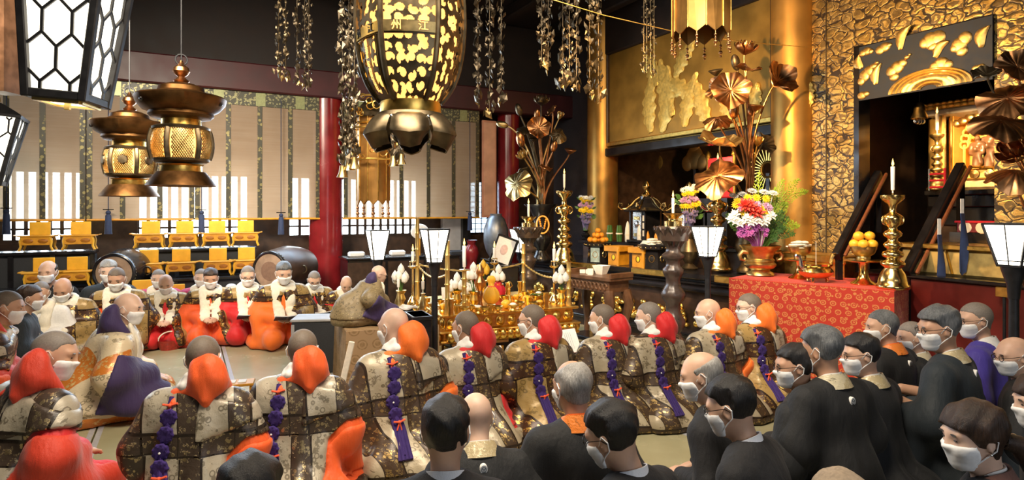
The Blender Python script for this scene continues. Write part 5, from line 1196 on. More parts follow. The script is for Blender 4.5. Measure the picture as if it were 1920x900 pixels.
l = ab_y(1757, .62, 357); candlestick('slim brass candlestick on the shrine shelf before the gilded door', 1757, 357, 252, l[1], 203, 'lit candle inside the shrine beside the hanging bell', 'oldbrass', r=.016)
l = ab_y(1724, .5, 222); t = thing('hanging_bell', 'small brass bell hanging in the shrine opening', 'bell', l); MB().lathe([(.01, .17), (.03, .165), (.05, .12), (.055, .07), (.075, .02), (.08, 0), (.07, 0), (.05, .05)], 20).build('bell', M['oldbrass'], t, True); MB().tube([(0, 0, .16), (0, 0, 1.0)], .006, 6).build('cord', M['iron'], t)
MB().ell((-.03, 0, -.03), (.035, .012, .03), 10, 6).ell((.03, 0, -.03), (.035, .012, .03), 10, 6).ell((0, 0, -.03), (.03, .012, .035), 10, 6).build('clapper_wing', M['silverm'], t, True)
l = ab_y(1742, .45, 357); t = thing('red_rail', 'small red rail fence on the end of the shrine shelf', 'rail', l, RZ-PI/2)
for z in (.03, .10, .165): MB().tube([(0, 0, z), (.16, 0, z)], .011, 8).build('rail', M['redcl'], t, True)
for x in (.0, .15): MB().tube([(x, 0, 0), (x, 0, .22)], .012, 8).build('post', M['silverm'] if x == 0 else M['redcl'], t, True)
# gilded altar base below, on a dark red platform
px0, px1 = 1765, 1893; d0 = 5.15
def fl_(px, d, z): p = P(px, HY, d); return Vector((p[0], p[1], z))
pl = thing('red_platform', 'dark red lacquered platform under the gilded altar base at the right', 'platform', tuple(fl_(1815, 5.55, 0)), RZ-PI/2)
zp = zat(535, 5.0); MB().box((.05, 0, zp/2), (1.5, .9, zp), None, .01).build('body', mat('dark red lacquer', (.10, .010, .008), .35, 0, .3, 4, .05), pl); MB().box((.05, 0, zp+.015), (1.56, .96, .03), None, .008).build('edge', M['lacq'], pl)
zq = zp+.03; ga = thing('gilt_platform', 'aged gilded altar base with flared flaps standing on the dark red platform', 'altar base', tuple(fl_(1822, 5.5, zq)), RZ-PI/2); zh = zat(462, 5.2)-zq
MB().box((0, 0, zh*.42), (1.05, .50, zh*.84), None, .02, .92).build('flap', mat('aged gilding', (.44, .33, .12), .45, .7, .3, 8, .2), ga); MB().box((0, 0, zh*.92), (1.06, .54, zh*.16), None, .008).build('top_board', M['gold'], ga)
for x in (-.03, .42): MB().bar((x, -.262, .02), (x-.06, -.24, zh*.82), .02, .01).build('gilt_rib', M['gold'], ga)
MB().tube([(.50+.06*math.cos(a)*(1+a/14), -.20, .10+.08*math.sin(a)*(1+a/14)) for a in np.linspace(0, 7, 16)], .03, 8).build('scroll_end', M['oldbrass'], ga, True)
gp2 = thing('gold_plate', 'small engraved gold plate on a stand before the dark red platform', 'plate', tuple(fl_(1882, 4.85, 0)), RZ-PI/2); z = zat(548, 4.85); MB().box((0, 0, z), (.11, .02, .075), None, .004).build('plate', M['gold'], gp2); MB().tube([(0, 0.01, 0), (0, .01, z)], .012, 8).lathe([(.08, 0), (.08, .015), (.01, .03)], 14).build('stand', M['iron'], gp2, True)
tb = thing('painted_box', 'small purple red box with cream ovals below the shrine shelf', 'box', ab_y(1845, .30, 436), RZ-PI/2); MB().box((0, 0, .045), (.36, .2, .09), None, .004).build('box', mat('purple red lacquer', (.16, .02, .03), .4), tb)
for x in (-.11, .03): MB().lathe([(0, .006), (.05, .004), (.055, 0)], 14, c=(x, -.10, .045), R=Matrix.Rotation(PI/2, 3, 'X')).build('oval', M['cream'], tb, True)
MB().box((0, 0, .10), (.40, .22, .02), None, .004).build('lid', M['redcl'], tb); bx = MB().box((0, 0, -.18), (.5, .18, .36)).build('support', M['lacq'], tb)
# stair to the shrine: treads, red runner, railings
def rail(label, p0, p1, m, th, cap=None):
    t = thing('stair_railing', label, 'railing', tuple(p0)); a = Vector((0, 0, 0)); b = Vector(p1)-Vector(p0)
    d = (b-a).normalized(); MB().bar(a, b, th, th*1.5, bev=.008).build('beam', M['lacq'], t)
    MB().bar(a+d*.02+Vector((.05, -.05, .0)), b+Vector((.05, -.05, .0)), .030, .035, bev=.008).build('hand_rail', M['carved'] if not cap else M[cap], t)
    for s in (.06, .5, .97):
        q = a+(b-a)*s; MB().bar(q, (q.x, q.y, max(-p0[2], q.z-.6)), .05, .05).build('post', M['lacq'], t)
    return t
mw = mat('rubbed red wood', (.22, .075, .03), .35); M['handr'] = mw
rail('dark stair railing slanting up at the left of the shrine stair', P(1568, 482, 6.0), P(1648, 326, 6.55), 'lacq', .07, 'handr')
rail('dark stair railing with a reddish hand rail, right of the biggest candlestick', P(1700, 515, 5.55), P(1804, 312, 6.05), 'lacq', .08, 'handr')
st = thing('shrine_stair', 'dark steep stair with a red runner leading up to the shrine', 'stair', tuple(fl_(1668, 6.1, 0)), RZ-PI/2)
for k in range(6): MB().box((0, -.05+k*.2, .09+k*.18), (.78, .24, .18), None, .006).build('tread', M['lacq'], st); MB().box((0.05, -.06+k*.2, .095+k*.18), (.52, .235, .185), None, .006).build('runner', M['redcl'], st); MB().box((0.05, -.178+k*.2, .095+k*.18+.088), (.53, .012, .014)).build('runner_edge', M['white'], st)
for px, y0, y1, d, lab in ((1806, 400, 510, 5.3, 'longer navy cloth streamer hanging from the railing top before the gilded base'), (1763, 440, 560, 5.45, 'shorter navy streamer hanging beside the railing foot')):
    p = P(px, y1, d); h = zat(y0, d)-p[2]; t = thing('cloth_streamer', lab, 'streamer', p, .2)
    MB().sheet(lambda u, v: ((u-.5)*.065+.01*math.sin(v*4), .012*math.sin(v*5+u*3), h*v-(.03*(1-abs(2*u-1)) if v == 0 else 0)), 4, 14, .006).build('band', mat('blue navy silk', (.03, .05, .13), .7), t, True); MB().sheet(lambda u, v: ((u-.5)*.035, .01, h*(1+v*.25)), 2, 4, .004).build('white_tie', M['white'], t)
# gilt ledge at the foot of the gilt wall
gl = thing('gilt_ledge', 'stepped gilt ledge at the foot of the gilt wall behind the footed trays', 'ledge', R(-.28, -.55, 0), RZ-PI/2)
z = zat(472, 6.9); MB().box((0, 0, z-.04), (.78, .40, .08), None, .01).build('cap', M['gold'], gl); MB().box((0, .02, (z-.08)/2), (.70, .34, z-.08)).build('body', M['gold'], gl)
# lotus at the right edge
v3 = thing('bronze_vase', 'bronze vase just outside the right edge under the coppery lotus leaves', 'vase', P(1975, 640, 4.3)[:2]+(0,)); MB().lathe([(a*1.2, z*1.5) for a, z in vp], 20).build('body', M['bronze'], v3, True)
D3 = 4.3
lotus('bronze_lotus_arrangement', 'big coppery lotus leaves leaning in at the right edge before the shrine', (v3.location.x, v3.location.y, 1.0), [
    ('leaf', (1890, 185, D3), .19, (-.6, -.5, .65), -.2, 'copper'), ('leaf', (1878, 226, D3-.1), .17, (-.2, -.6, .8), -.35, 'copper'), ('leaf', (1908, 125, D3), .13, (-.3, -.8, .5), .2, 'copper'),
    ('leaf', (1905, 322, D3-.1), .15, (-.1, -.5, .9), -.6, 'copper'), ('bud', (1905, 270, D3), .07, (-.8, -.2, .3), 0, 'copper'), ('leaf', (1850, 140, D3+.1), .09, (-.5, -.5, .9), .3, 'bronze'), ('flower', (1908, 290, D3), .12, (-.8, -.4, .5), .8, 'copper')], 'copper', .010)
# ------------------------------------------------------------------ golden altar
GA = math.radians(23); GO = Vector((-.60, 5.50, 0)); GU = Vector((math.cos(GA), math.sin(GA), 0)); GV = Vector((-math.sin(GA), math.cos(GA), 0)); GZ = .62
gd = thing('golden_altar', 'square golden altar with lotus petal tiers at the centre of the hall', 'altar', tuple(GO), GA); W3, D3_ = 1.30, 1.15
def gbox(z0, z1, o, m, nm): return MB().box((W3/2, D3_/2, (z0+z1)/2), (W3+2*o, D3_+2*o, z1-z0), None, .008).build(nm, M[m], gd)
gbox(.595, .62, .045, 'gold', 'top_board'); gbox(.47, .595, .0, 'gold', 'frieze'); gbox(.45, .47, .06, 'gold', 'ledge'); gbox(.385, .45, .03, 'gold', 'petal_core'); gbox(.36, .385, .05, 'gold', 'lower_ledge'); gbox(.04, .36, -.08, 'lacq', 'base'); gbox(0, .04, .02, 'lacq', 'plinth')
med = MB().lathe([(.0, .030), (.02, .028), (.034, .018), (.038, .006), (.047, .010), (.05, .004), (.052, 0)], 16).mesh('medallion', True); med.materials.append(M['gold'])
pet = MB().ell((0, 0, 0), (.042, .04, .05), 10, 8).mesh('petal', True); pet.materials.append(M['gold'])
for side in range(4):
    L = W3 if side % 2 == 0 else D3_; n = 11
    base = [Matrix.Translation((0, 0, 0)), Matrix.Translation((W3, 0, 0)) @ Matrix.Rotation(PI/2, 4, 'Z'), Matrix.Translation((W3, D3_, 0)) @ Matrix.Rotation(PI, 4, 'Z'), Matrix.Translation((0, D3_, 0)) @ Matrix.Rotation(-PI/2, 4, 'Z')][side]
    for k in range(n): piece('medallion', med, gd, base @ Matrix.Translation((L*(k+.5)/n, 0, .532)) @ Matrix.Rotation(PI/2, 4, 'X'))
    for k in range(18): piece('lotus_petal', pet, gd, base @ Matrix.Translation((L*(k+.5)/18, -.052, .415)))
    for k in range(4): MB().box(base @ Vector((L*(k+.5)/4, .075, .20)), (.22, .02, .16) if side % 2 == 0 else (.02, .22, .16), None, .004).build('gilt_panel', M['gold'], gd); MB().box(base @ Vector((L*(k+.5)/4, -.03, .345)), (.22, .03, .022) if side % 2 == 0 else (.03, .22, .022)).build('bracket', M['oldbrass'], gd)
def ga(u, v): p = GO+GU*u+GV*v; return (p.x, p.y, GZ)
def onga(px, py): return PZ(px, py, GZ)
bp_ = lambda h: [(.026, 0), (.026, .02)]+[q for k in range(1, 5) for q in ((.021, h*k/5-.012), (.027, h*k/5), (.021, h*k/5+.012))]+[(.021, h-.01), (.024, h)]
posts = {}
for nm, u, v, h, lab in (('a', .03, .03, .66, 'tall gilded bamboo post at the nearest corner of the golden altar'), ('b', 1.27, .03, .42, 'gilded bamboo post at the right corner of the golden altar'), ('c', .03, 1.12, .86, 'tallest gilded post at the left corner of the golden altar'), ('d', 1.27, 1.12, .55, 'gilded post at the far back corner of the golden altar')):
    posts[nm] = ga(u, v); lathe_thing('altar_post', lab, 'post', posts[nm], bp_(h), 'bamboo', 14)
p = onga(870, 583); lathe_thing('altar_post', 'gilded bamboo post carrying a candle on the front edge of the golden altar', 'post', (p[0], p[1]+.03, GZ), bp_(.37), 'bamboo', 14); candle('lit candle on the bamboo post at the front edge of the golden altar', (p[0], p[1]+.03, GZ+.39), .21, .017)
MB_ = MB().lathe([(.045, 0), (.05, .01), (.02, .015)], 14).build('drip_pan', M['brass'], None, True); MB_.location = (p[0], p[1]+.03, GZ+.372); tag(MB_, 'small brass drip pan on the candle bearing bamboo post', 'drip pan')
def sag(a, b, s, n=14): a, b = Vector(a), Vector(b); return [a+(b-a)*k/n-Vector((0, 0, s*4*(k/n)*(1-k/n))) for k in range(n+1)]
top = lambda k, h: (posts[k][0], posts[k][1], GZ+h)
for a_, b_, h1, h2, lab in (('d', 'b', .33, .30, 'braided gold rope sagging to the right corner post of the golden altar'), ('c', 'd', .36, .33, 'braided gold rope along the far side of the golden altar'), ('c', 'a', .36, .36, 'braided gold rope along the left side of the golden altar')):
    pts = sag(top(a_, h1), top(b_, h2), .08, 40); rp = MB(); 
    for ph in (0, PI): rp.tube([q+Vector((.005*math.cos(i*1.3+ph), 0, .005*math.sin(i*1.3+ph))) for i, q in enumerate(pts)], .007, 5)
    tag(rp.build('gold_rope', M['bamboo'], None, True), lab, 'rope')
def tallstick(px, py, zc, ycand, lab, clab, plate=True):
    p = onga(px, py); t = thing('candlestick', lab, 'candlestick', p); h = zat(zc, p[1])-GZ
    MB().lathe([(.055, 0), (.06, .015), (.05, .04), (.03, .07), (.012, .10), (.010, h*.5), (.014, h*.52), (.010, h*.55), (.010, h-.03), (.045, h-.012), (.048, h), (.01, h)], 16).build('stem', M['brass'], t, True, 50)
    MB().tube([(.028*math.cos(a), .028*math.sin(a), h+.045) for a in np.linspace(0, 6.28, 13)[:-1]], .005, 6, closed=True).tube([(.028, 0, h), (.028, 0, h+.045)], .004, 5).tube([(-.028, 0, h), (-.028, 0, h+.045)], .004, 5).build('candle_guard', M['brass'], t, True)
    candle(clab, (p[0], p[1], h+GZ+.022), zat(ycand, p[1])-h-GZ-.08, .016)
tallstick(774, 572, 499, 461, 'slender brass candlestick in the left corner of the golden altar', 'lit candle between the two front posts at the left of the golden altar')
tallstick(1039, 569, 498, 456, 'slender brass candlestick near the right corner of the golden altar', 'lit candle near the right corner of the golden altar')
tallstick(927, 556, 492, 455, 'slender brass candlestick before the framed picture on the golden altar', 'lit candle in front of the framed picture')
for px, py, yc, lab in ((793, 583, 516, 'short brass candle bottle by the black box at the front left of the altar'), (747, 578, 512, 'short brass candle bottle beside the officiant')):
    p = onga(px, py); t = lathe_thing('candle_bottle', lab, 'candlestick', p, [(.03, 0), (.035, .02), (.035, .06), (.02, .11), (.012, .15), (.022, .16), (.02, .165), (.01, .165)], 'oldbrass'); candle('lit candle in the brass bottle '+('by the black cabinet' if px == 793 else 'beside the officiant'), (p[0], p[1], GZ+.187), max(.08, zat(yc, p[1])-GZ-.185-.06), .014)
def budvase(px, py, ytop, m, lab, n=6):
    p = onga(px, py); H = zat(ytop, p[1])-GZ; t = thing('lotus_vase', 'small gilt vase of '+lab, 'flowers', p); MB().lathe([(.035, 0), (.04, .01), (.025, .03), (.045, .07), (.03, .12), (.05, .15), (.052, .155), (.02, .14)], 16).build('vase', M['gold'], t, True); rr = random.Random(px)
    for k in range(n):
        a = 2*PI*k/n; rad = .0 if k == 0 else .062; c = Vector((rad*math.cos(a), rad*math.sin(a)*.6, H-.05-(0 if k == 0 else rr.uniform(.05, .10))))
        MB().lathe([(.004, -.045), (.026, -.03), (.036, 0), (.028, .028), (.003, .062)], 10, c=c).build('lotus_bud', M[m], t, True); MB().tube([(0, 0, .12), c*.5+Vector((0, 0, .09)), c-Vector((0, 0, .04))], .004, 5).build('stem', M['leafg'], t)
for px, py, yt, m, lab in ((752, 574, 496, 'lotusw', 'white lotus buds beside the officiant'), (857, 574, 512, 'lotusw', 'white lotus buds left of the candle bearing bamboo post'), (888, 576, 493, 'lotusw', 'white lotus buds right of the candle bearing bamboo post'), (880, 566, 520, 'lotusw', 'low white lotus buds behind the bamboo post'), (906, 552, 488, 'lotusy', 'yellow lotus buds in the middle of the golden altar'), (935, 560, 497, 'lotusw', 'white lotus buds under the framed picture'), (1053, 572, 498, 'lotusw', 'white lotus buds by the right corner post')): budvase(px, py, yt, m, lab, 7)
# ritual vessels
CUPS = {}
def cupmesh(k):
    if k not in CUPS:
        pr = [[(.03, 0), (.032, .006), (.014, .014), (.014, .03), (.04, .05), (.045, .07), (.04, .068), (.01, .05)], [(.028, 0), (.03, .01), (.034, .03), (.038, .07), (.04, .075), (.03, .07)], [(.03, 0), (.034, .01), (.024, .025), (.05, .055), (.052, .06), (.02, .058)], [(.022, 0), (.026, .01), (.02, .06), (.03, .10), (.022, .13), (.03, .15), (.01, .15)]][k]
        CUPS[k] = MB().lathe(pr, 16).mesh('vessel', True, 45); CUPS[k].materials.append(M['gold'])
    return CUPS[k]
spots = [(845, 592, 3), (858, 588, 1), (871, 590, 0), (884, 587, 0), (897, 588, 2), (909, 590, 0), (921, 586, 1), (934, 588, 0), (962, 583, 2), (975, 580, 0), (1000, 580, 0), (1012, 577, 2), (1024, 578, 3), (846, 577, 0), (858, 573, 2), (897, 572, 3), (945, 567, 0), (968, 566, 2), (984, 560, 1), (996, 556, 0), (1010, 560, 2), (1026, 565, 0), (812, 580, 2), (825, 575, 0), (800, 572, 1), (830, 585, 2), (990, 571, 1), (952, 556, 3), (975, 553, 3), (1004, 567, 0)]
kinds = ('gilt footed cup', 'straight gilt beaker', 'wide gilt saucer bowl', 'slim gilt vessel')
for i, (px, py, k) in enumerate(spots):
    o = link('ritual_vessel', cupmesh(k)); o.location = onga(px, py); tag(o, kinds[k]+' standing among the vessels on the golden altar', 'vessel', 'gilt vessels on the golden altar')
    if k == 2: l = MB().ell((0, 0, .062), (.032, .032, .016), 10, 6).build('offering', M['yel_f' if i % 2 else 'lotusw'], o, True)
for px, py, r, lab in ((949, 578, .046, 'left large yellow orange at the front edge of the golden altar'), (988, 570, .048, 'right large yellow orange on the golden altar'), (978, 560, .034, 'small yellow orange set back among the altar vessels'), (797, 566, .034, 'small yellow orange left of the near altar post')): fruit(lab, onga(px, py), r, 'yel_f')
def bag(lab, px, py, s, m):
    t = thing('cloth_bag', lab, 'bag', onga(px, py)); f = Field((-.14, -.14, -.01), (.14, .14, .30), .008); f.ell((0, 0, .085), (.09, .085, .09), .02).cap((0, 0, .15), (0, 0, .19), .035, .025, .05).cap((0, 0, .19), (.0, 0, .25), .02, .05, .02, flat=(0, 1, 0), ff=2.0); X, Y, Z = f.XYZ(); f.v += .004*np.sin(8*np.arctan2(Y, X))*np.clip(Z*8, 0, 1); f.v = np.maximum(f.v, -Z)
    sculpt('wrapped_cloth', f, f.v, M[m], t); MB().tube([(.033*math.cos(a), .033*math.sin(a), .185) for a in np.linspace(0, 6.28, 13)[:-1]], .007, 6, closed=True).build('tie_cord', M['tie'], t, True); t.scale = (s, s, s)
bag('saffron cloth wrapped bundle in the middle of the golden altar', 921, 570, .95, 'bagy'); bag('red cloth wrapped bundle behind the saffron one', 934, 560, .9, 'redcl')
lathe_thing('gourd_vase', 'tall brown gilt gourd vase left of the saffron bundle', 'vase', onga(900, 578), [(.03, 0), (.035, .02), (.02, .06), (.025, .10), (.03, .14), (.022, .17), (.05, .22), (.055, .25), (.03, .29), (.025, .31), (.04, .34), (.035, .37), (.01, .42)], 'copper')
for px, py, lab in ((955, 566, 'gilt handbell with a pronged handle behind the left large orange'), (846, 572, 'gilt handbell with a pronged handle near the nearest altar post')):
    t = thing('ritual_bell', lab, 'bell', onga(px, py)); MB().lathe([(.045, 0), (.045, .01), (.036, .05), (.03, .07), (.0, .075)], 16).build('bell', M['gold'], t, True); MB().lathe([(.008, .07), (.014, .09), (.009, .11), (.014, .13), (.008, .14)], 10).build('grip', M['gold'], t, True)
    for k in range(4): a = k*PI/2; MB().tube([(.006*math.cos(a), .006*math.sin(a), .14), (.03*math.cos(a), .03*math.sin(a), .165), (.02*math.cos(a), .02*math.sin(a), .195), (0, 0, .205)], .005, 6).build('prong', M['gold'], t, True)
t = thing('fruit_dish', 'gilt dish of green leaves and fruit near the right candlestick on the golden altar', 'dish', onga(1005, 562)); MB().lathe([(.03, 0), (.035, .01), (.06, .04), (.065, .045), (.02, .04)], 14).build('dish', M['gold'], t, True)
for k in range(5): MB().sheet(lambda u, v, k=k: (.09*v*math.cos(k*1.3)+(u-.5)*.03*math.sin(PI*v), .07*v*math.sin(k*1.3)+(u-.5)*.03*math.sin(PI*v), .05+.04*v-.04*v*v), 2, 5, .003).build('leaf', M['leafg'], t, True)
p = onga(760, 580); t = thing('white_cloth', 'folded white cloth on the altar before the officiant', 'cloth', p, .3); MB().sheet(lambda u, v: ((u-.5)*.22, (v-.5)*.14, .02+.012*math.sin(u*9+v*4)), 12, 8, .014).build('folds', M['white'], t, True)
p = onga(838, 566); t = thing('paper_card', 'white paper card leaning behind the nearest altar post', 'card', p, .4); MB().box((0, 0, .075), (.11, .01, .15), (-.2, 0, 0), .002).build('card', M['white'], t)
p = onga(863, 560); t = thing('blue_bundle', 'blue cloth bundle behind the vessels at the left of the altar', 'bundle', p); f = Field((-.1, -.1, -.01), (.1, .1, .2), .01); f.ell((0, 0, .08), (.065, .06, .09), .02).ell((.02, -.02, .03), (.06, .05, .04), .03); sculpt('cloth', f, f.v, M['navy'], t)
# black box, drape platform
def gpx(px, d): return ((px-960)/F*d, d, 0)
bx = thing('black_cabinet', 'low black side cabinet between the officiant\'s seat and the golden altar', 'cabinet', gpx(784, 5.05), GA); z = zat(590, 5.0); MB().box((0, 0, z/2), (.15, .30, z), None, .006).build('body', M['lacq'], bx); MB().box((0, 0, z-.015), (.17, .32, .03), None, .005).build('top', M['lacq'], bx)
pf = thing('draped_platform', 'officiant\'s low platform draped in brown roundel brocade', 'platform', gpx(722, 5.62), GA); z = zat(617, 5.25)
def dr2(u, v):
    a = u*4; k = int(min(3, a)); f = a-k; w2, d2 = .40, .38; c = [(-w2, -d2), (w2, -d2), (w2, d2), (-w2, d2), (-w2, -d2)]; x = c[k][0]+(c[k+1][0]-c[k][0])*f; y = c[k][1]+(c[k+1][1]-c[k][1])*f; o = 1+(.03+.015*math.sin(u*70))*(1-v); return (x*o, y*o, .004+z*v)
MB().grid(dr2, 80, 8).build('drape', M['drape'], pf, True, 60); MB().box((0, 0, z-.01), (.80, .76, .03), None, .01).build('cushion_top', M['drape'], pf); PFZ = z+.005
bb_ = thing('black_dome_bell', 'shiny black bowl gong on the corner of the draped platform', 'gong', gpx(766, 5.36)[:2]+(PFZ,)); MB().lathe([(.045, 0), (.06, .02), (.062, .06), (.055, .07), (.0, .075)], 18).build('bowl', M['lacq'], bb_, True)
MB().ell((-.005, -.03, .075), (.02, .02, .006), 8, 6).build('painted_highlight', M['silverm'], bb_, True)  # silver spot modelled as the highlight on the black bowl
cs = thing('black_case', 'long black case with a grey lid left of the officiant', 'case', gpx(603, 6.0), .12); z1 = zat(603, 5.85); MB().box((0, 0, z1/2), (.50, .32, z1), None, .01).build('body', M['cardg'], cs); MB().box((0, 0, z1+.012), (.52, .34, .025), None, .006).build('lid', M['greywood'], cs)
for x in (-.235, .235): MB().box((x, -.165, z1/2), (.03, .012, z1*.9), None, .003).build('corner_strip', M['greywood'], cs)
sb = thing('small_stand', 'small varnished wooden reading stand on the mats', 'stand', gpx(447, 5.0), .3); MB().box((0, 0, .145), (.24, .16, .022), None, .004).build('top', M['ochre'], sb)
for sx in (-1, 1):
    for sy in (-1, 1): MB().box((sx*.10, sy*.06, .067), (.02, .02, .134)).build('leg', M['ochre'], sb)
for x in (-.05, .03): MB().box((x, 0, .160), (.06, .09, .006)).build('paper_slip', M['white'], sb)
o = MB().box((0, 0, .03), (.20, .16, .06), None, .01).build('grey_box', M['greyk'], None); o.location = gpx(478, 4.95); tag(o, 'low dark grey box on the mats beside the small reading stand', 'box')
for px, py, lab in ((318, 655, 'red lacquer basket on the mats below the second seated monk of the far row'), (420, 640, 'red lacquer basket with a pale handle below the far row'), (352, 650, 'red lacquer basket at the middle of the far row'), (488, 632, 'red lacquer basket near the small books of the far row')):
    p = PZ(px, py, 0); t = thing('flower_basket', lab, 'basket', p, px); MB().lathe([(.07, 0), (.075, .01), (.10, .10), (.105, .11), (.095, .105), (.06, .02)], 16, sx=1.3).build('bowl', M['basket'], t, True); MB().tube([(.115*math.cos(a), 0, .10+.10*math.sin(a)) for a in np.linspace(0, PI, 12)], .008, 6).build('handle', M['cream'], t, True)
# rear counter items under the right blind, framed picture, wrapped flower
cb_ = thing('black_cabinet', 'long black cabinet under the blind behind the officiant', 'cabinet', tuple(R(a_of(740, WB-.6), WB-.6, 0)), RZ); z = zat(487, 9.0); MB().box((.1, 0, z/2), (1.75, .5, z), None, .01).build('body', M['lacq'], cb_); MB().box((.1, 0, z+.01), (1.8, .55, .03), None, .006).build('top', M['lacq'], cb_)
for k in range(3): MB().box((-.5+k*.6, -.255, z*.55), (.56, .02, z*.8), None, .004).build('door', M['darkwood'], cb_)
for px, lab in ((668, 'white paper parcel at the left end of the black cabinet top'), (745, 'white cups parcel on the black cabinet top behind the paper lamp')):
    p = R(a_of(px, WB-.6), WB-.6, z+.025); o = MB().box((0, 0, .04), (.24, .12, .08), None, .02).build('parcel', M['white'], None); o.location = p; o.rotation_euler = (0, 0, RZ); tag(o, lab, 'parcel')
p = R(a_of(787, WB-.7), WB-.7, z+.025); t = thing('white_fan', 'pale round fan standing on the black cabinet between two paper lamps', 'fan', p, RZ); MB().ell((0, 0, zat(434, p.y)-p.z), (.15, .02, .12), 18, 10).build('fan', M['white'], t, True); MB().tube([(0, 0, 0), (0, 0, .4)], .012, 6).build('handle', M['ochre'], t)
p = R(a_of(857, WB-.55), WB-.55, 0); t = thing('black_speaker', 'dark square box standing by the grey panel', 'box', p, RZ); zz = zat(470, p.y); MB().box((0, 0, zz/2), (.34, .3, zz), None, .01).build('box', M['cardg'], t)
p = R(a_of(884, WB-.7), WB-.7, 0); t = lathe_thing('red_vase', 'dark red turned vase before the shoji window', 'vase', (p.x, p.y, .0), [(.12, 0), (.12, .6), (.08, .68), (.09, .75), (.12, .85), (.10, .95), (.06, 1.0), (.08, 1.06), (.10, 1.07), (.04, 1.06)], 'redpillar')
p = P(936, 527, 8.0); t = thing('framed_picture', 'black framed pale picture tilted on the altar behind the candles', 'picture', (p[0], p[1], .85), -.25); t.rotation_euler = (-.12, .32, -.3)
MB().box((0, 0, .19), (.30, .03, .38), None, .006).build('frame', M['lacq'], t); MB().box((0, -.017, .19), (.24, .006, .32)).build('mount', M['white'], t); MB().ell((0, -.021, .20), (.05, .003, .07), 14, 8).build('faded_print', mat('faded pink print', (.62, .45, .42), .7), t, True)
o = MB().box((0, .12, -.012), (.5, .4, .02)).build('foot', M['lacq'], t)
ps = thing('picture_stand', 'black stand under the framed picture', 'stand', (p[0], p[1], 0)); MB().box((0, 0, .42), (.5, .4, .83), None, .008).build('body', M['lacq'], ps); MB().box((0, 0, .838), (.54, .44, .02), None, .004).build('top', M['lacq'], ps)
p = R(a_of(930, WB-1.0), WB-1.0, 0); t = thing('bronze_jar', 'round silvery grey jar below the far dark red pillar', 'jar', (p.x, p.y, .0)); MB().lathe([(.14, 0), (.16, .75), (.10, .8), (.16, .9), (.20, 1.05), (.20, 1.25), (.14, 1.42), (.09, 1.47), (.10, 1.5), (.05, 1.49)], 22).build('body', M['jar'], t, True)
# ------------------------------------------------------------------ shelves, sutra desks and drums at the left
for p0, p1, b, z, lab in ((-60, 182, 4.62, 1.05, 'upper black shelf at the far left carrying two yellow desks'), (250, 478, 4.62, 1.05, 'upper black shelf with four yellow desks, left of the thick red pillar'), (-60, 180, 4.16, .64, 'lower black step at the far left under the yellow desks'), (245, 480, 4.16, .70, 'lower black step with yellow desks between the two drums')):
    a0, a1 = a_of(p0, b), a_of(p1, b); t = thing('black_shelf', lab, 'shelf', tuple(R((a0+a1)/2, b, 0)), RZ); MB().box((0, 0, z-.02), (a1-a0, .42, .04), None, .006).build('top', M['lacq'], t); MB().box((0, .02, (z-.04)/2), (a1-a0-.04, .36, z-.04)).build('body', M['cardg'], t)
    n = 3
    for k in range(n+1): MB().box((-(a1-a0)/2+.03+(a1-a0-.06)*k/n, -.175, (z-.04)/2), (.05, .04, z-.04)).build('upright', M['lacq'], t)
def desk():
    t = thing('sutra_desk', '', 'desk', (0, 0, 0), 0, 'yellow sutra desks on the black shelves')
    MB().box((0, .10, .335), (.26, .025, .20), None, .006).build('back_board', M['pinewood'], t); MB().box((0, 0, .225), (.44, .26, .022), None, .005).build('top', M['ochre'], t); MB().box((0, -.11, .155), (.36, .02, .12), None, .004).build('apron', M['ochre'], t)
    for sx in (-1, 1):
        MB().lathe([(0, .008), (.055, .006), (.065, 0)], 16, c=(sx*.09, -.122, .155), sx=1, sy=.5, R=Matrix.Rotation(PI/2, 3, 'X')).build('carved_oval', mat('dark carved oval', (.36, .13, .01), .4) if 'oval' not in M else M['oval'], t, True)
        MB().box((sx*.235, 0, .235), (.06, .24, .012), (0, -sx*.18, 0)).build('winged_end', M['ochre'], t)
        for y in (-.10, .10): MB().tube([(sx*.165, y, .215), (sx*.185, y, .15), (sx*.18, y, .07), (sx*.205, y, .012)], [.024, .022, .016, .017], 8).build('leg', M['pinewood'], t, True)
    return t
M['oval'] = mat('dark carved oval', (.36, .13, .01), .4)
dk = desk(); first = True
for i, (px, b, z, lab) in enumerate(((72, 4.62, 1.05, 'yellow sutra desk on the upper left shelf, the one nearer the left edge'), (150, 4.62, 1.05, 'yellow sutra desk at the right end of the upper left shelf'), (281, 4.62, 1.05, 'yellow sutra desk under the larger bronze lantern, first on the middle upper shelf'), (345, 4.62, 1.05, 'yellow sutra desk second on the middle upper shelf'), (406, 4.62, 1.05, 'yellow sutra desk third on the middle upper shelf'), (460, 4.62, 1.05, 'yellow sutra desk last on the middle upper shelf above the right drum'),
        (80, 4.16, .64, 'yellow sutra desk on the lower left step behind the monk in black'), (142, 4.16, .64, 'yellow sutra desk on the lower left step next to the left drum'), (278, 4.16, .70, 'yellow sutra desk on the middle lower step, first from the left drum'), (339, 4.16, .70, 'yellow sutra desk second on the middle lower step'), (408, 4.16, .70, 'yellow sutra desk third on the middle lower step'), (462, 4.16, .70, 'yellow sutra desk on the middle lower step beside the right drum'))):
    p = R(a_of(px, b), b-.02, z+.001); sc_ = .92 if b > 4.5 else .90; sc_ *= .9
    if first: dk.location = p; dk.rotation_euler = (0, 0, RZ-.08); dk['label'] = lab; dk.scale = (sc_,)*3; first = False
    else: dup(dk, p, RZ-.08+random.uniform(-.06, .06), lab, s=sc_)
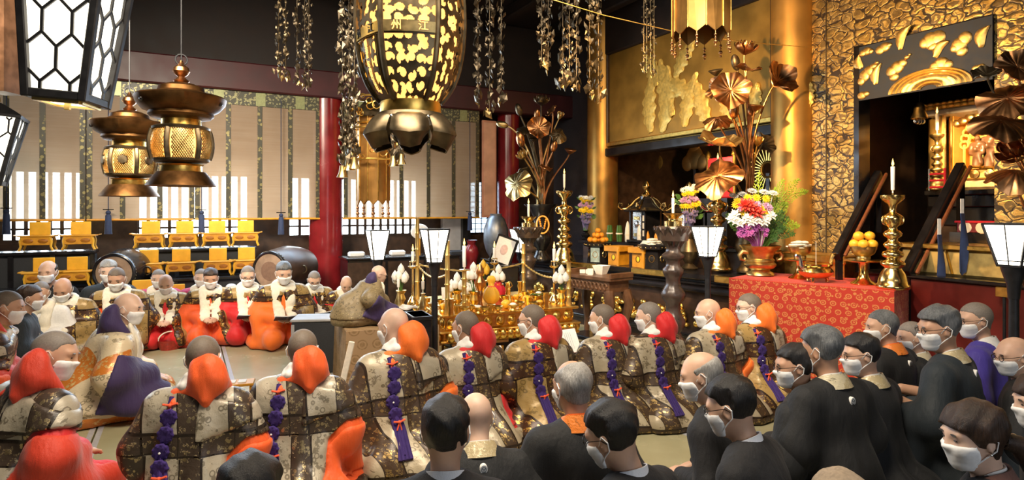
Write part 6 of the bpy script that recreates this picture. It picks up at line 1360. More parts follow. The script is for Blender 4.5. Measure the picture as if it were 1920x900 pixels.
for px, py, d, lab in ((268, 572, 7.3, 'yellow sutra desk low on the floor right of the left drum'), (326, 580, 7.4, 'orange yellow sutra desk low behind the monk with the magenta neighbour')):
    p = P(px, py, d); dup(dk, (p[0], p[1], max(.12, p[2]-.1)), RZ, lab, s=.9); o = MB().box((0, 0, -.06), (.5, .34, .12)).build('low_stool', M['lacq'], None); o.location = (p[0], p[1], max(.12, p[2]-.1)-.001); o.rotation_euler = (0, 0, RZ); tag(o, 'low black stool under the '+('yellow desk right of the left drum' if px == 268 else 'orange yellow desk behind the far row'), 'stool')
def drum(label, px, py, d, r, L, rz, mm):
    t = thing('barrel_drum', label, 'drum', P(px, py, d), rz)   # axis along local y, struck head at -y
    R_ = Matrix.Rotation(PI/2, 3, 'X'); MB().lathe([(r*.80, 0), (r*.86, -.01), (r*.97, -L*.2), (r*1.06, -L*.5), (r*.97, -L*.8), (r*.84, -L)], 36, R=R_).build('barrel', M[mm], t, True)
    MB().lathe([(.0, .012), (r*.6, .012), (r*.78, .006), (r*.80, -.004)], 36, R=R_).build('drum_head', M['drumskin'], t, True); MB().lathe([(0, .016), (r*.42, .015), (r*.44, .010)], 30, R=R_).build('worn_patch', mat('dark worn patch', (.19, .11, .07), .7), t, True)
    st_ = MB().ell((0, 0, 0), .013, 6, 4).mesh('tack'); st_.materials.append(M['bronze'])
    for k in range(40): a = 2*PI*k/40; piece('tack', st_, t, Matrix.Translation((r*.855*math.cos(a), .03, r*.855*math.sin(a))))
    MB().tube([(r*.83*math.cos(a), .0, r*.83*math.sin(a)) for a in np.linspace(0, 2*PI, 41)[:-1]], .022, 8, closed=True).build('rim', M['lacq'], t, True)
    z0 = -t.location.z
    for sx in (-1, 1): MB().bar((sx*r*.75, L*.25, -r*.75), (sx*r*.9, L*.25, z0), .07).bar((sx*r*.75, L*.75, -r*.75), (sx*r*.9, L*.75, z0), .07).build('cradle_leg', M['lacq'], t)
    MB().box((0, L*.5, -r*1.02), (r*2, L*.7, .06)).build('cradle', M['lacq'], t); MB().tube([(r*1.03+.05*math.cos(a), L*.4, .05*math.sin(a)) for a in np.linspace(0, 6.28, 13)[:-1]], .010, 6, closed=True).build('ring_handle', M['bronze'], t, True); return t
drum('glossy blue black barrel drum at the left behind the drummer', 214, 512, 7.3, .26, .62, .20, 'lacq')
drum('dark barrel drum with worn hide left of the thick red pillar', 506, 508, 8.0, .29, .75, -.25, 'darkwood')
o = MB().box((0, 0, .26), (.55, .35, .52), None, .01).build('brown_box', M['carved'], None); o.location = P(435, 560, 7.9)[:2]+(0,); tag(o, 'brown wooden box behind the far row left of the right drum', 'box')
for i, (dx, lab) in enumerate(((-.06, 'left white bundle on the brown wooden box'), (.07, 'right white bundle on the brown wooden box'))): q = MB().ell((0, 0, .045), (.07, .06, .045), 10, 8).build('white_bundle', M['white'], None, True); q.location = (o.location.x+.05+dx, o.location.y, .521); tag(q, lab, 'bundle')
o = MB().box((0, 0, .3), (.4, .3, .6), None, .02).build('red_chest', M['basket'], None); o.location = P(8, 520, 7.6)[:2]+(.0,); tag(o, 'dull red chest at the far left edge below the shelf', 'chest')

# dim treasures inside the niche behind the altar
l = ab_y(1440, .95, 318); t = thing('radiant_halo', 'gold halo of fine rays deep in the dark niche behind the lotus bouquet', 'halo', l, RZ-PI/2)
for k in range(30): a = 2*PI*k/30; MB().bar((.10*math.cos(a), 0, .10*math.sin(a)), ((.30+.05*(k % 2))*math.cos(a), .0, (.30+.05*(k % 2))*math.sin(a)), .018, .012).build('ray', M['gold'], t)
MB().tube([(.11*math.cos(a), 0, .11*math.sin(a)) for a in np.linspace(0, 2*PI, 25)[:-1]], .022, 8, closed=True).build('ring', M['gold'], t, True); MB().box((0, .02, -1.0), (.06, .06, 1.9)).build('post', M['darkwood'], t)
l = ab_y(1352, .85, 372); t = thing('red_throne', 'red lacquered throne back with gold bosses in the niche behind the lotus leaves', 'throne', l, RZ-PI/2); h = .62
MB().box((0, 0, h/2), (.52, .05, h), None, .03).build('back', M['redcl'], t)
for x, z in ((-.15, .2), (.0, .38), (.15, .2), (0, .12)): MB().lathe([(0, .02), (.05, .015), (.06, 0)], 14, c=(x, -.025, z), R=Matrix.Rotation(PI/2, 3, 'X')).build('boss', M['lacq'] if z != .38 else M['gold'], t, True)
for x in (-.26, .26): MB().lathe([(.03, 0), (.03, h), (.05, h+.03), (.03, h+.09), (.005, h+.12)], 12, c=(x, 0, 0)).build('finial_post', M['gold'], t, True)
MB().box((0, .0, -.6), (.6, .4, 1.2)).build('seat_block', M['lacq'], t)
for px, lab in ((1222, 'left lobed gold plaque in the dark niche above the shrine lantern'), (1302, 'right lobed gold plaque in the dark niche between the shrine lanterns')):
    l = ab_y(px, 1.3, 318); t = thing('gold_plaque', lab, 'plaque', l, RZ-PI/2); mb = MB(); 
    for x, z, r in ((0, .2, .20), (-.16, .12, .14), (.16, .12, .14), (0, .38, .12)): mb.ell((x, 0, z), (r, .02, r), 16, 8)
    mb.build('plaque', mat('dull plaque gilding', (.35, .24, .08), .5, .6) if px == 1222 else M['canopyg'], t, True); MB().box((0, .03, -.7), (.06, .05, 1.7)).build('post', M['darkwood'], t)
# ------------------------------------------------------------------ people
def hand(f, w, d, up, k=.006, s=1.0, curl=.5, thumb=1):
    """five fingered hand from wrist w pointing along d, back of the hand towards up"""
    d = unit(d); up = unit(np.array(up)-d*np.dot(up, d)); sd = np.cross(d, up)*thumb; w = np.array(w, float)
    f.cap(w, w+d*.045*s, .026*s, .030*s, .012, flat=up, ff=1.6, mg=.02); f.cap(w+d*.05*s-sd*.018*s, w+d*.05*s+sd*.022*s, .020*s, .020*s, .012, flat=up, ff=1.5, mg=.02)
    for i, (o, L) in enumerate(((.030, .070), (.011, .080), (-.009, .074), (-.027, .058))):
        a = w+d*.068*s+sd*o*s; b = a+(d*(1-.35*curl)-up*curl*.5)*L*.5*s; c = b+(d*(1-curl)-up*curl)*L*.52*s
        f.cap(a, b, .0095*s, .0088*s, k, mg=.02); f.cap(b, c, .0088*s, .0075*s, k*.6, mg=.02)
    a = w+d*.012*s+sd*.024*s; b = a+(d*.5+sd*.7-up*.2)*.042*s; f.cap(a, b, .012*s, .0105*s, .008, mg=.02); f.cap(b, b+(d*.9+sd*.15-up*.25)*.034*s, .0105*s, .009*s, .004, mg=.02)
def headf(f, jaw=1.0):
    f.ell((0, -.014, .026), (.0765, .096, .090), .0).ell((0, .022, -.035), (.060*jaw, .068, .078), .05).ell((0, .056, -.086), (.032*jaw, .032, .028), .04)
    f.ell((.036, .066, -.030), (.022, .020, .022), .03).ell((-.036, .066, -.030), (.022, .020, .022), .03)
    f.ell((.034, .088, .006), (.017, .014, .010), .012, sub=True).ell((-.034, .088, .006), (.017, .014, .010), .012, sub=True)
    f.cap((-.045, .075, .024), (.045, .075, .024), .012, .012, .02).ell((.032, .074, .004), .0135, .004).ell((-.032, .074, .004), .0135, .004)
    f.cap((0, .086, .012), (0, .103, -.022), .008, .0105, .014).ell((.011, .094, -.026), .008, .008).ell((-.011, .094, -.026), .008, .008)
    f.cap((-.016, .086, -.058), (.016, .086, -.058), .007, .007, .008).cap((-.013, .084, -.068), (.013, .084, -.068), .007, .007, .006)
    for s in (-1, 1):
        f.ell((s*.079, -.008, -.008), (.009, .020, .032), .008, rot=(.15, 0, -s*.35)).ell((s*.088, -.004, -.006), (.006, .011, .018), .006, rot=(0, 0, -s*.35), sub=True)
class Person: pass
ZL = ([-.12, -.05, -.015, .012, .035, .07, .11], [-.082, -.070, -.035, .0, .045, .062, .078])
def grid_in(f, M4, blk):
    X = f.ax[0][blk[0]][:, None, None]; Y = f.ax[1][blk[1]][None, :, None]; Z = f.ax[2][blk[2]][None, None, :]
    I = np.array(M4.inverted()); return [I[i, 0]*X+I[i, 1]*Y+I[i, 2]*Z+I[i, 3] for i in range(3)]
def person(label, px, py, d, th, yaw=0, nod=.15, lean=.08, style='kimono', robe='blackk', under=None, hair='shaved', hm='stubble', mask=True, glasses=False, collar='collar', skin=0, crest=True, z0=0.0, h=.0098, group=None, jaw=1.0, hood=None, kesa='broc', hands=None, roll=0, rise=0, wide=1.0, seed=None, cordx=-.085, sleeve=None, tors=1.0, slv=.44):
    seed = seed if seed is not None else int(px)+int(py); rr = random.Random(seed)
    Mu = Matrix.Translation((0, -.06, .2+rise)) @ Matrix.Rotation(-lean, 4, 'X') @ Matrix.Scale(tors, 4, (0, 0, 1)) @ Matrix.Translation((0, .06, -.2))
    Mn = Matrix.Translation(Mu @ Vector((0, -.030, .668))) @ Matrix.Rotation(-lean, 4, 'X') @ Matrix.Rotation(yaw, 4, 'Z') @ Matrix.Rotation(lean*.75-nod, 4, 'X') @ Matrix.Rotation(roll, 4, 'Y'); Mh = Mn @ Matrix.Translation((0, .022, .150))
    tp = Mh @ Vector((0, -.015, .117)); top = P(px, py, d); s = (top[2]-z0)/tp.z
    R2 = Matrix.Rotation(th, 3, 'Z'); o = R2 @ Vector((tp.x, tp.y, 0))*s
    t = thing('person', label, 'person', (top[0]-o.x, top[1]-o.y, z0), th, group, s)
    hc = Mh @ Vector((0, 0, 0))
    # ---- body: one continuous surface
    f = Field((-.30, -.30, .16), (.30, max(.50, hc.y+.16), hc.z+.16), h)
    f.M = Mh; headf(f, jaw)
    f.M = Mn; f.cap((0, .003, .085), (0, -.004, -.07), .052, .055, .03)
    f.M = Mu; f.cap((-.10, -.03, .575), (.10, -.03, .575), .05, .05, .05).ell((0, -.03, .47), (.145, .09, .15), .05).ell((0, -.04, .36), (.13, .095, .13), .05)
    f.M = Matrix.Translation((0, 0, rise))
    for sx in (-1, 1):
        e = (sx*.235, .03, .36)
        S_ = np.array(Mu @ Vector((sx*.165, -.03, .570)))-np.array((0, 0, rise)); hd = hands or ((.055, .25, .27), (-.3, .9, -.2)); w = (sx*hd[0][0], hd[0][1], hd[0][2])
        f.cap(S_, e, .052, .043, .04).cap(e, w, .042, .030, .02); hand(f, w, (sx*hd[1][0], hd[1][1], hd[1][2]), (0, .2, 1) if not hands else (sx*.6, .2, .8), thumb=-sx)
    body = sculpt('body', f, f.v, M['skin'][skin], t, 1)
    # ---- head pieces
    blk = tuple(slice(max(0, int((hc[i]-.17-f.lo[i])/h)), int((hc[i]+.17-f.lo[i])/h)+1) for i in range(3)); lo = [f.ax[i][blk[i]][0] for i in range(3)]; v = f.v[blk]; X, Y, Z = grid_in(f, Mh, blk)
    def shell(name, off, region, m, it=1):
        V, Fc = nets(np.maximum(v-off, region), lo, h)
        if V is None: return None
        return link(name, npmesh(name, relax(V, Fc, it), Fc, m), t)
    zl = np.interp(Y, *ZL)+.010*np.abs(X)/.07
    ear = np.minimum(.0795-np.abs(X), np.abs(Y+.008)-.026+0*X); ear = np.maximum(.0795-np.abs(X), np.abs(Y+.004)-.036)
    if hair == 'shaved': shell('hair', .0030, np.maximum(zl-Z, np.abs(X)-.0785), M[hm])
    elif hair == 'fringe': shell('hair', .009, np.maximum.reduce([zl-.008-Z, np.abs(X)-.088-.0*Z, Z-.050+.35*Y, Y-.035, -ear]), M[hm])
    elif hair == 'sparse': shell('hair', .008+.003*np.sin(90*X+40*Z), np.maximum.reduce([zl-.005-Z, -ear, Y*.6+Z-.082]), M[hm])
    elif hair in ('short', 'full', 'pony'):
        off = {'short': .013, 'full': .022, 'pony': .020}[hair]; n = .0045*np.sin(55*X+seed+20*Z)*np.sin(48*Y+1.7*seed)+.003*np.sin(75*Y+60*Z+90*X)
        top_ = off*(.06+.98*np.clip((Z+.030)/.10, 0, 1))*(.75+.25*np.clip((.09-Y)/.06, 0, 1)); z2 = zl-.004+.030*np.clip((-.02-Y)/.05, 0, 1)
        reg = np.maximum(z2-Z, -ear) if hair != 'pony' else np.maximum(np.minimum(z2-Z, np.maximum(np.abs(X)-.2, -(Y+.03))), -(np.abs(Y-.0)-.012+(Z+.0)*.0+0*X)*0-1)
        if hair == 'pony': reg = np.maximum(np.interp(Y, [-.11, -.03, .0, .03, .06, .1], [-.085, -.08, -.03, -.02, .03, .055])-Z, np.where(Z < 0, -ear, -1))
        shell('hair', top_+n, reg, M[hm], 2)
        if hair == 'pony':
            q = MB().tube([Mh @ Vector(p) for p in ((0, -.10, -.03), (0, -.145, -.05), (.0, -.185, -.10), (.0, -.205, -.18), (.0, -.20, -.28))], [.028, .036, .046, .042, .014], 14).build('ponytail', M[hm], t, True); MB().ell(Mh @ Vector((.012, -.142, -.045)), (.036, .020, .032), 12, 8).build('hair_clip', M['silverm'], t, True)
            for sx in (-1, 1): MB().ell(Mh @ Vector((sx*.086, .002, -.042)), .0045, 8, 6).build('earring', M['silverm'], t, True)
    if mask:
        reg = np.maximum.reduce([np.abs(X)-.075, .022-Y+.35*np.abs(Z+.055), np.abs(Z+.062)-.050])
        shell('face_mask', .0055+.002*np.cos(140*Z)**2, reg, M['maskw'])
        for sx in (-1, 1): MB().tube([Mh @ Vector(p) for p in ((sx*.058, .045, -.030), (sx*.072, .022, -.012), (sx*.085, -.006, .022), (sx*.089, -.028, .0), (sx*.083, -.02, -.032), (sx*.071, .012, -.055), (sx*.054, .045, -.085))], .0026, 5).build('mask_loop', M['maskw'], t, True)
    for sx in (-1, 1):
        MB().ell(Mh @ Vector((sx*.033, .0855, .002)), (.011, .004, .0035), 8, 6, Mh.to_3x3()).build('eye', M['eye'], t, True)
        MB().ell(Mh @ Vector((sx*.034, .0905, .024)), (.017, .005, .0035), 8, 6, Mh.to_3x3()).build('eyebrow', M['hairg'] if hm in ('hairw', 'hairg', 'stubbleg') else M['hairb'], t, True)
    if glasses:
        g_ = MB()
        for sx in (-1, 1): g_.tube([Mh @ Vector((sx*.034+.021*math.cos(a), .101-.006*abs(math.cos(a)), .002+.016*math.sin(a))) for a in np.linspace(0, 6.28, 17)[:-1]], .0018, 5, closed=True); g_.tube([Mh @ Vector(p) for p in ((sx*.055, .096, .006), (sx*.077, .06, .008), (sx*.086, 0, .010), (sx*.084, -.02, -.006))], .0018, 5)
        g_.tube([Mh @ Vector((-.013, .103, .004)), Mh @ Vector((.013, .103, .004))], .0018, 5).build('spectacles', M['glassr'], t, True)
    # ---- robe
    r = Field((-.46, -.46, 0), (.46, .60, .80+rise), h*1.7); q = rr.uniform(0, 6)
    suit = style == 'suit'; W = wide
    r.M = Mu
    sh = .062 if suit else .060
    r.cap((0, -.032, .618), (.158*W, -.032, .588), sh, sh, .05).cap((0, -.032, .618), (-.158*W, -.032, .588), sh, sh, .05); r.ell((0, -.035, .50), (.20*W, .135, .17), .06).ell((0, -.035, .30), (.20*W, .15, .20), .07).cap((-.05, -.045, .632), (.05, -.045, .632), .042, .042, .06)
    r.M = Matrix.Translation((0, 0, 0))
    if rise: r.cap((0, -.05, .1), (0, -.05, .2+rise), .20, .18, .08)
    for sx in (-1, 1):
        r.cap((sx*.10, -.06, .19), (sx*.15, .30, .13), .135, .10, .08).cap((sx*.12, -.2, .09), (sx*.14, .2, .08), .10, .09, .08)
        S_ = np.array(Mu @ Vector((sx*.185*W, -.03, .570))); e = np.array((sx*.262*W, .0, .36+rise)); w = np.array((sx*.10, .20, .30+rise)) if not hands else np.array((sx*(hands[0][0]+.03), hands[0][1]-.06, hands[0][2]))
        if suit: r.cap(S_, e, .068, .056, .04).cap(e, w, .055, .048, .03)
        else:
            r.cap(S_, e, .080, .095, .05).cap(e, w, .095, .075, .05).cap(e+np.array((0, .02, -.02)), (sx*.25*W, .10, .16+rise*.5), .085, .075, .06, flat=(1, 0, 0), ff=1.3)
    if style == 'side':
        p_ = np.array(Mu @ Vector((0, -.075, .55))); r.cap(p_, (0, -.34, .08), .12, .12, .12).cap(p_, np.array(Mu @ Vector((0, -.04, .64))), .11, .075, .06).cap((0, -.1, .1), (0, -.2, .2), .2, .2, .1)
    if not suit:
        r.ell((0, -.20, .07), (.25*W, .17, .11), .10)
        if style in ('priest', 'front'): r.ell((.05, -.24, .03), (.30*W, .17, .055), .08).ell((-.18, -.10, .05), (.20, .2, .08), .08).ell((.2, -.05, .05), (.19, .24, .08), .08)
    X, Y, Z = r.XYZ(); ang = np.arctan2(X, -(Y+.02))
    amp = .005 if suit else .004 if style == 'side' else .011
    r.v += amp*np.sin(7*ang+q+2.2*np.sin(4*Z+q))*np.clip((.62-Z)*2.4, 0, 1)+amp*.5*np.sin(16*ang-q+9*Z)*np.clip((.45-Z)*3, 0, 1)
    r.v += (.006 if suit else .008)*np.sin(22*Z+14*np.abs(X)+q)*np.clip((np.abs(X)-.12)*6, 0, 1)*np.clip((.55-Z)*5, 0, 1)
    r.M = Mu; r.cap((0, -.028, .675), (0, -.01, .85), .050, .075, .012, sub=True)
    if suit: r.cap((0, .085, .56), (0, .03, .70), .012, .045, .015, sub=True)
    else: r.cap((0, .11, .54), (0, .03, .71), .015, .045, .02, sub=True)
    rv = np.maximum(r.v, .004-Z); r.v = rv
    rm = M[robe]; main = 'jacket' if suit else 'robe'
    Mi = np.array(Mu.inverted()); XU = Mi[0, 0]*X+Mi[0, 1]*Y+Mi[0, 2]*Z+Mi[0, 3]; YU = Mi[1, 0]*X+Mi[1, 1]*Y+Mi[1, 2]*Z+Mi[1, 3]; ZU = Mi[2, 0]*X+Mi[2, 1]*Y+Mi[2, 2]*Z+Mi[2, 3]
    sculpt(main, r, rv, rm, t, 1)
    def rshell(name, off, reg, m): return sculpt(name, r, np.maximum(np.maximum(rv-off, reg), .004-Z), m, t, 1)
    if style == 'priest':
        rshell('kesa', .014, np.maximum(-np.maximum(.185-XU+.0*ZU, np.maximum(ZU-slv+1.0*np.clip(.28-XU, 0, 1), .10-ZU)), np.maximum(ZU-.70+.5*np.clip(YU, 0, 1), YU-.10)), M[kesa])
        if sleeve: rshell('sleeve_lining', .010, np.maximum.reduce([.175-XU, ZU-slv+.03+1.0*np.clip(.28-XU, 0, 1), .12-ZU]), M[sleeve])
        rshell('shoulder_sash', .024, np.maximum.reduce([.05-XU, .42+.35*(XU-.05)-ZU, ZU-.665+.25*XU, YU-.09]), M['broc2'])
    if style == 'front' and kesa:
        dg = XU*.9-(ZU-.30)*.55
        rshell('kesa', .014, np.maximum(np.minimum(XU+.02+.35*(.5-ZU), np.maximum(.50-ZU, .02-XU)), .03-Z), M[kesa])
    if style == 'side':
        if sleeve: rshell('broad_sleeve', .030, np.maximum.reduce([.06-XU, ZU-.47-.25*(XU-.06), .10-ZU, YU-.36, -.10-YU+.15*ZU]), M[sleeve])
        rshell('kesa', .014, np.maximum(.10-Z, np.maximum(ZU-.66, -np.maximum(np.abs(XU)*0+ZU-.47, .12-YU-0*XU)*0-1)), M[kesa])
    # ---- collars, scarves, hoods
    if collar and style in ('kimono',):
        def fn(u, vv):
            a = 2*u-1; x = .086*math.sin(PI*a*.93); y = -.036-.070*math.cos(PI*a*.93)+.040*a*a; z = .688-.20*abs(a)**3.4; k = 1.36-.44*vv
            return tuple(Mu @ Vector((x*k*(1-.35*a*a*abs(a)), (y+.03)*k-.03, z-.050+.070*vv)))
        MB().sheet(fn, 30, 4, .008).build('collar', M[collar], t, True)
        def fn2(u, vv):
            a = 2*u-1; x = .070*math.sin(PI*a*.93); y = -.036-.056*math.cos(PI*a*.93)+.035*a*a; z = .692-.19*abs(a)**3.4; k = 1.10-.22*vv
            return tuple(Mu @ Vector((x*k*(1-.35*a*a*abs(a)), (y+.03)*k-.03, z-.03+.05*vv)))
        MB().sheet(fn2, 26, 3, .006).build('inner_collar', M['white' if collar != 'ocollar' else 'orange2'], t, True)
    if suit:
        def fn(u, vv):
            a = 2*u-1; k = 1.12-.12*vv; return tuple(Mu @ Vector((.068*math.sin(PI*a*.95)*k, -.032-.062*math.cos(PI*a*.95)*k+.02*a*a, .690-.07*abs(a)**2-.03+.045*vv)))
        MB().sheet(fn, 26, 3, .006).build('shirt_collar', M['shirt'], t, True)
    if crest and style == 'kimono':
        zc = .575; y = None; p = Mu @ Vector((0, -.2, zc)); y = r.back(0, p.z)
        if y is not None:
            y2 = r.back(0, p.z-.03) or y; tilt = math.atan2(y-y2, .03); Rc = Matrix.Rotation(PI/2-tilt*0, 3, 'X'); c = Vector((0, y-.003, p.z))
            mb = MB()
            mb.tube([c+Vector((.0105*math.cos(a), -.0112, .0132*math.sin(a))) for a in np.linspace(0, 2*PI, 17)[:-1]], .0013, 5, closed=True)
            for k in range(3): a = k*2*PI/3+.5; mb.tube([c+Vector((0, -.0115, 0)), c+Vector((.0095*math.cos(a), -.0115, .012*math.sin(a)))], .0012, 5)
            MB().lathe([(0, .011), (.017, .011), (.0185, .009), (.0185, -.012)], 18, c=c, sy=1.25, R=Rc).build('crest', M['white'], t); mb.build('crest_mark', M['greyk'], t, True)
    if robe == 'violet':
        for x, zc in ((.10, .30), (.16, .34), (.05, .27), (.20, .40)):
            y = r.back(x, zc)
            if y is not None:
                mb = MB()
                for k in range(4): a = k*PI/2; mb.ell((x+.013*math.cos(a), y-.006, zc+.013*math.sin(a)), (.010, .004, .010), 8, 5)
                mb.build('crest', M['white'], t, True)
    if style in ('priest', 'front', 'side'):
        sf = Field((-.26, -.32, .28), (.26, .42, .90+rise), h*1.15); sf.M = Mu; wm_ = M['cream'] if style != 'priest' else M['white']
        for k in range(12):
            a0, a1 = 2*PI*k/12, 2*PI*(k+1)/12; g_ = lambda a: (.082*math.sin(a), -.032+.080*math.cos(a), .662-.030*math.cos(a))
            sf.cap(g_(a0), g_(a1), *((.036, .036) if style != 'priest' else (.027, .027)), .01)
        if style == 'priest':
            sf.cap((-.045, -.080, .735), (-.080, -.035, .690), .024, .026, .02, flat=(.75, .6, -.2), ff=1.5).cap((-.080, -.035, .690), (-.06, .06, .64), .030, .030, .02, flat=(1, 0, 0), ff=1.5)
        else:
            sf.M = Matrix.Identity(4); prev = {}
            for sx in (-1, 1):
                for k in range(9):
                    zc = .67-.038*k; p = Mu @ Vector((sx*(.080-.020*min(1, k/6)), 0, zc)); y = r.back(p.x, p.z, sign=1)
                    y = (y if y is not None else .08)+.008; y = max(y, prev.get('y', -1)-.01) if k > 0 else y; c = (p.x, y, p.z)
                    if 'c' in prev and prev['s'] == sx: sf.cap(prev['c'], c, .056, .058, .012, flat=(0, 1, .3), ff=3.0)
                    prev = {'c': c, 's': sx, 'y': y}
            SX, SY, SZ = sf.XYZ(); sf.v += .004*np.sin(170*SX+3*np.sin(20*SZ))*(SZ < .62)
        sculpt('scarf', sf, sf.v, wm_, t, 1)
    if hood:
        hf = Field((-.24, -.32, .46), (.24, .12, 1.0+rise), h*1.2); hf.M = Mu @ Matrix.Translation((.022, 0, -.008))
        hf.cap((.03, -.100, .775), (.06, -.106, .775), .066, .066, .04, flat=(0, 1, .1), ff=1.9).cap((.045, -.105, .765), (.05, -.120, .72), .085, .090, .05, flat=(0, 1, .1), ff=1.8).cap((.05, -.120, .72), (.06, -.150, .60), .088, .012, .04, flat=(0, 1, .2), ff=1.6).cap((.055, -.150, .80), (.062, -.168, .64), .012, .014, .05)
        hf.cap((.03, -.115, .67), (-.11, -.075, .66), .045, .032, .04, flat=(0, .6, 1), ff=1.3).cap((-.11, -.075, .66), (-.10, -.14, .62), .03, .022, .03).cap((.09, -.08, .72), (.10, -.0, .66), .05, .035, .04)
        HX, HY_, HZ = hf.XYZ(); hf.v += .004*np.sin(60*HX+30*HZ)
        hf.cap((0, -.025, .66), (0, .0, .95), .062, .085, .01, sub=True)
        sculpt('hood_collar', hf, hf.v, M[hood], t, 1)
    if style == 'priest':
        def back(x, z): 
            y = r.back(x, z); return (y if y is not None else -.2)-.026
        zt = (Mu @ Vector((0, 0, .625))).z; zz = [zt-.052*k for k in range(10)]; cx = lambda k: cordx+.012*math.sin(k*1.1)
        pts = [Vector((cx(k), back(cx(k), z), z)) for k, z in enumerate(zz)]
        mb = MB().tube([pts[0]+Vector((.0, .02, .03))]+pts, [.016]*11, 8)
        for k in (1, 2.5, 4, 5.3):
            i = int(k); p = pts[i]+(pts[i+1]-pts[i])*(k-i); p = p+Vector((0, -.010, 0)); R_ = Matrix.Rotation(PI/2, 3, 'X')
            mb.lathe([(.0, .010), (.012, .012), (.030, .013), (.040, .007), (.042, -.004)], 24, c=p, R=R_, lob=lambda a, z: 1+.07*math.cos(9*a))
            for j in range(9): a = 2*PI*j/9; mb.ell(p+Vector((.034*math.cos(a), -.006, .034*math.sin(a))), (.009, .008, .009), 6, 5)
        for j in range(4): mb.tube([pts[5]+Vector((-.024+.016*j, -.004, 0)), pts[7]+Vector((-.028+.018*j, -.004, 0)), Vector((cordx-.035+.022*j, back(cordx, .12)-.004, .13))], [.011, .012, .013], 7)
        mb.build('purple_cord', M['purple'], t, True)
        mb = MB(); p4 = pts[4]+(pts[5]-pts[4])*.0+Vector((0, -.024, 0)); mb.ell(p4, .006, 8, 6)
        mb.build('cord_bead', M['white'], t, True)
        for k, dz in ((0, .0), (6, 0)):
            p = pts[k]+Vector((.005, -.020, dz)); mb = MB().tube([p+Vector((-.035, 0, .006)), p, p+Vector((.035, .003, .010))], .006, 6).tube([p, p+Vector((.012, -.006, -.05))], .005, 6).tube([p, p+Vector((-.016, -.006, -.045))], .005, 6).ell(p, .011, 8, 6); mb.build('orange_tie', M['tie'], t, True)
    t['_s'] = 0; del t['_s']
    return t, Mu, Mh, r
D2R = math.radians
def held(t, lab, loc, rz, rx, w_=.20, l=.13, open_=True):
    """sutra book resting in a lap or in the hands; placed in the world through the holder's frame"""
    m = Matrix.LocRotScale(t.location, t.rotation_euler, t.scale) @ Vector(loc); b = thing('sutra_book', lab, 'book', tuple(m), t.rotation_euler.z+rz); b.rotation_euler = (rx, 0, t.rotation_euler.z+rz)
    for sx in (-1, 1): MB().box((sx*w_/4, 0, .004), (w_/2-.004, l, .010), (0, -sx*.12, 0), .002).build('page_block', M['white'], b)
    mb = MB()
    for sx in (-1, 1):
        for k in range(6): mb.box((sx*w_/4+(k-2.5)*w_*.065, 0, .0105+abs(sx*w_/4+(k-2.5)*w_*.065)*.0), (.003, l*.7, .001), (0, -sx*.12, 0))
    mb.build('text_lines', M['greywood'], b); MB().box((0, 0, -.006), (w_+.01, l+.01, .004)).build('cover', M['navyp'], b); return b
PR = dict(style='priest', robe='broc', hair='shaved', h=.0098)
row = [  # label, px, py, d, th, yaw, extra
 ('monk in gold brocade with a bright orange hood, before the draped platform', 737, 577, 3.91, 30, 28, dict(robe='orange2', hood='orange2', sleeve='orange2', hair='bald', skin=2)),
 ('monk in silver brocade with a red hood and purple cord, second from the draped platform', 872, 583, 4.24, 28, 30, dict(robe='red', hood='red', sleeve='red', skin=1)),
 ('monk in brocade with red hood and spectacles turned to the left, holding an open book', 996, 571, 4.45, 28, 42, dict(robe='verm', hood='red', sleeve='verm', glasses=True, kesa='broc3', skin=0)),
 ('monk in brocade with red hood right of the open book, below the carved table', 1127, 570, 4.62, 28, 42, dict(robe='red', hood='red', sleeve='red', skin=0)),
 ('monk in brocade with red hood in front of the dark lotus pedestal', 1214, 566, 4.67, 28, 45, dict(robe='red', hood='red', sleeve='red', hm='stubbleg', skin=2)),
 ('monk in brocade with orange hood left of the last monk of the row', 1325, 560, 4.8, 26, 55, dict(robe='orange2', hood='orange2', sleeve='orange2', hair='bald', skin=0)),
 ('last monk of the row, orange hood and spectacles, before the red brocade table', 1402, 550, 5.0, 22, 65, dict(robe='orange2', hood='orange2', sleeve='orange2', glasses=True, kesa='broc3', skin=2)),
 ('dark shaven monk with orange hood seen from behind, near the broad purple sleeve', 383, 629, 3.17, 4, 4, dict(robe='orange', hood='orange', sleeve='orange', hm='stubble', kesa='broc2')),
 ('dark shaven monk seen from behind, red orange hood, below the black case', 569, 617, 3.43, 4, 2, dict(robe='orange', hood='orange', sleeve='orange', hm='stubble', kesa='broc2')),
]
PPL = {}
for lab, px, py, d, th, yaw, ex in row:
    k = dict(PR); k.update(ex); PPL[px] = person(lab, px, py, d, D2R(th), D2R(yaw), collar=None, lean=.12, nod=.18, cordx=-.09, **k)[0]
b = held(PPL[996], 'open sutra book held up between two monks in the brocade row', (.36, .22, .57), -.1, .9, .26, .20); held(PPL[872], 'white sutra book held beside the red hooded monk, second of the row', (.30, .20, .52), .3, .9, .17, .15)
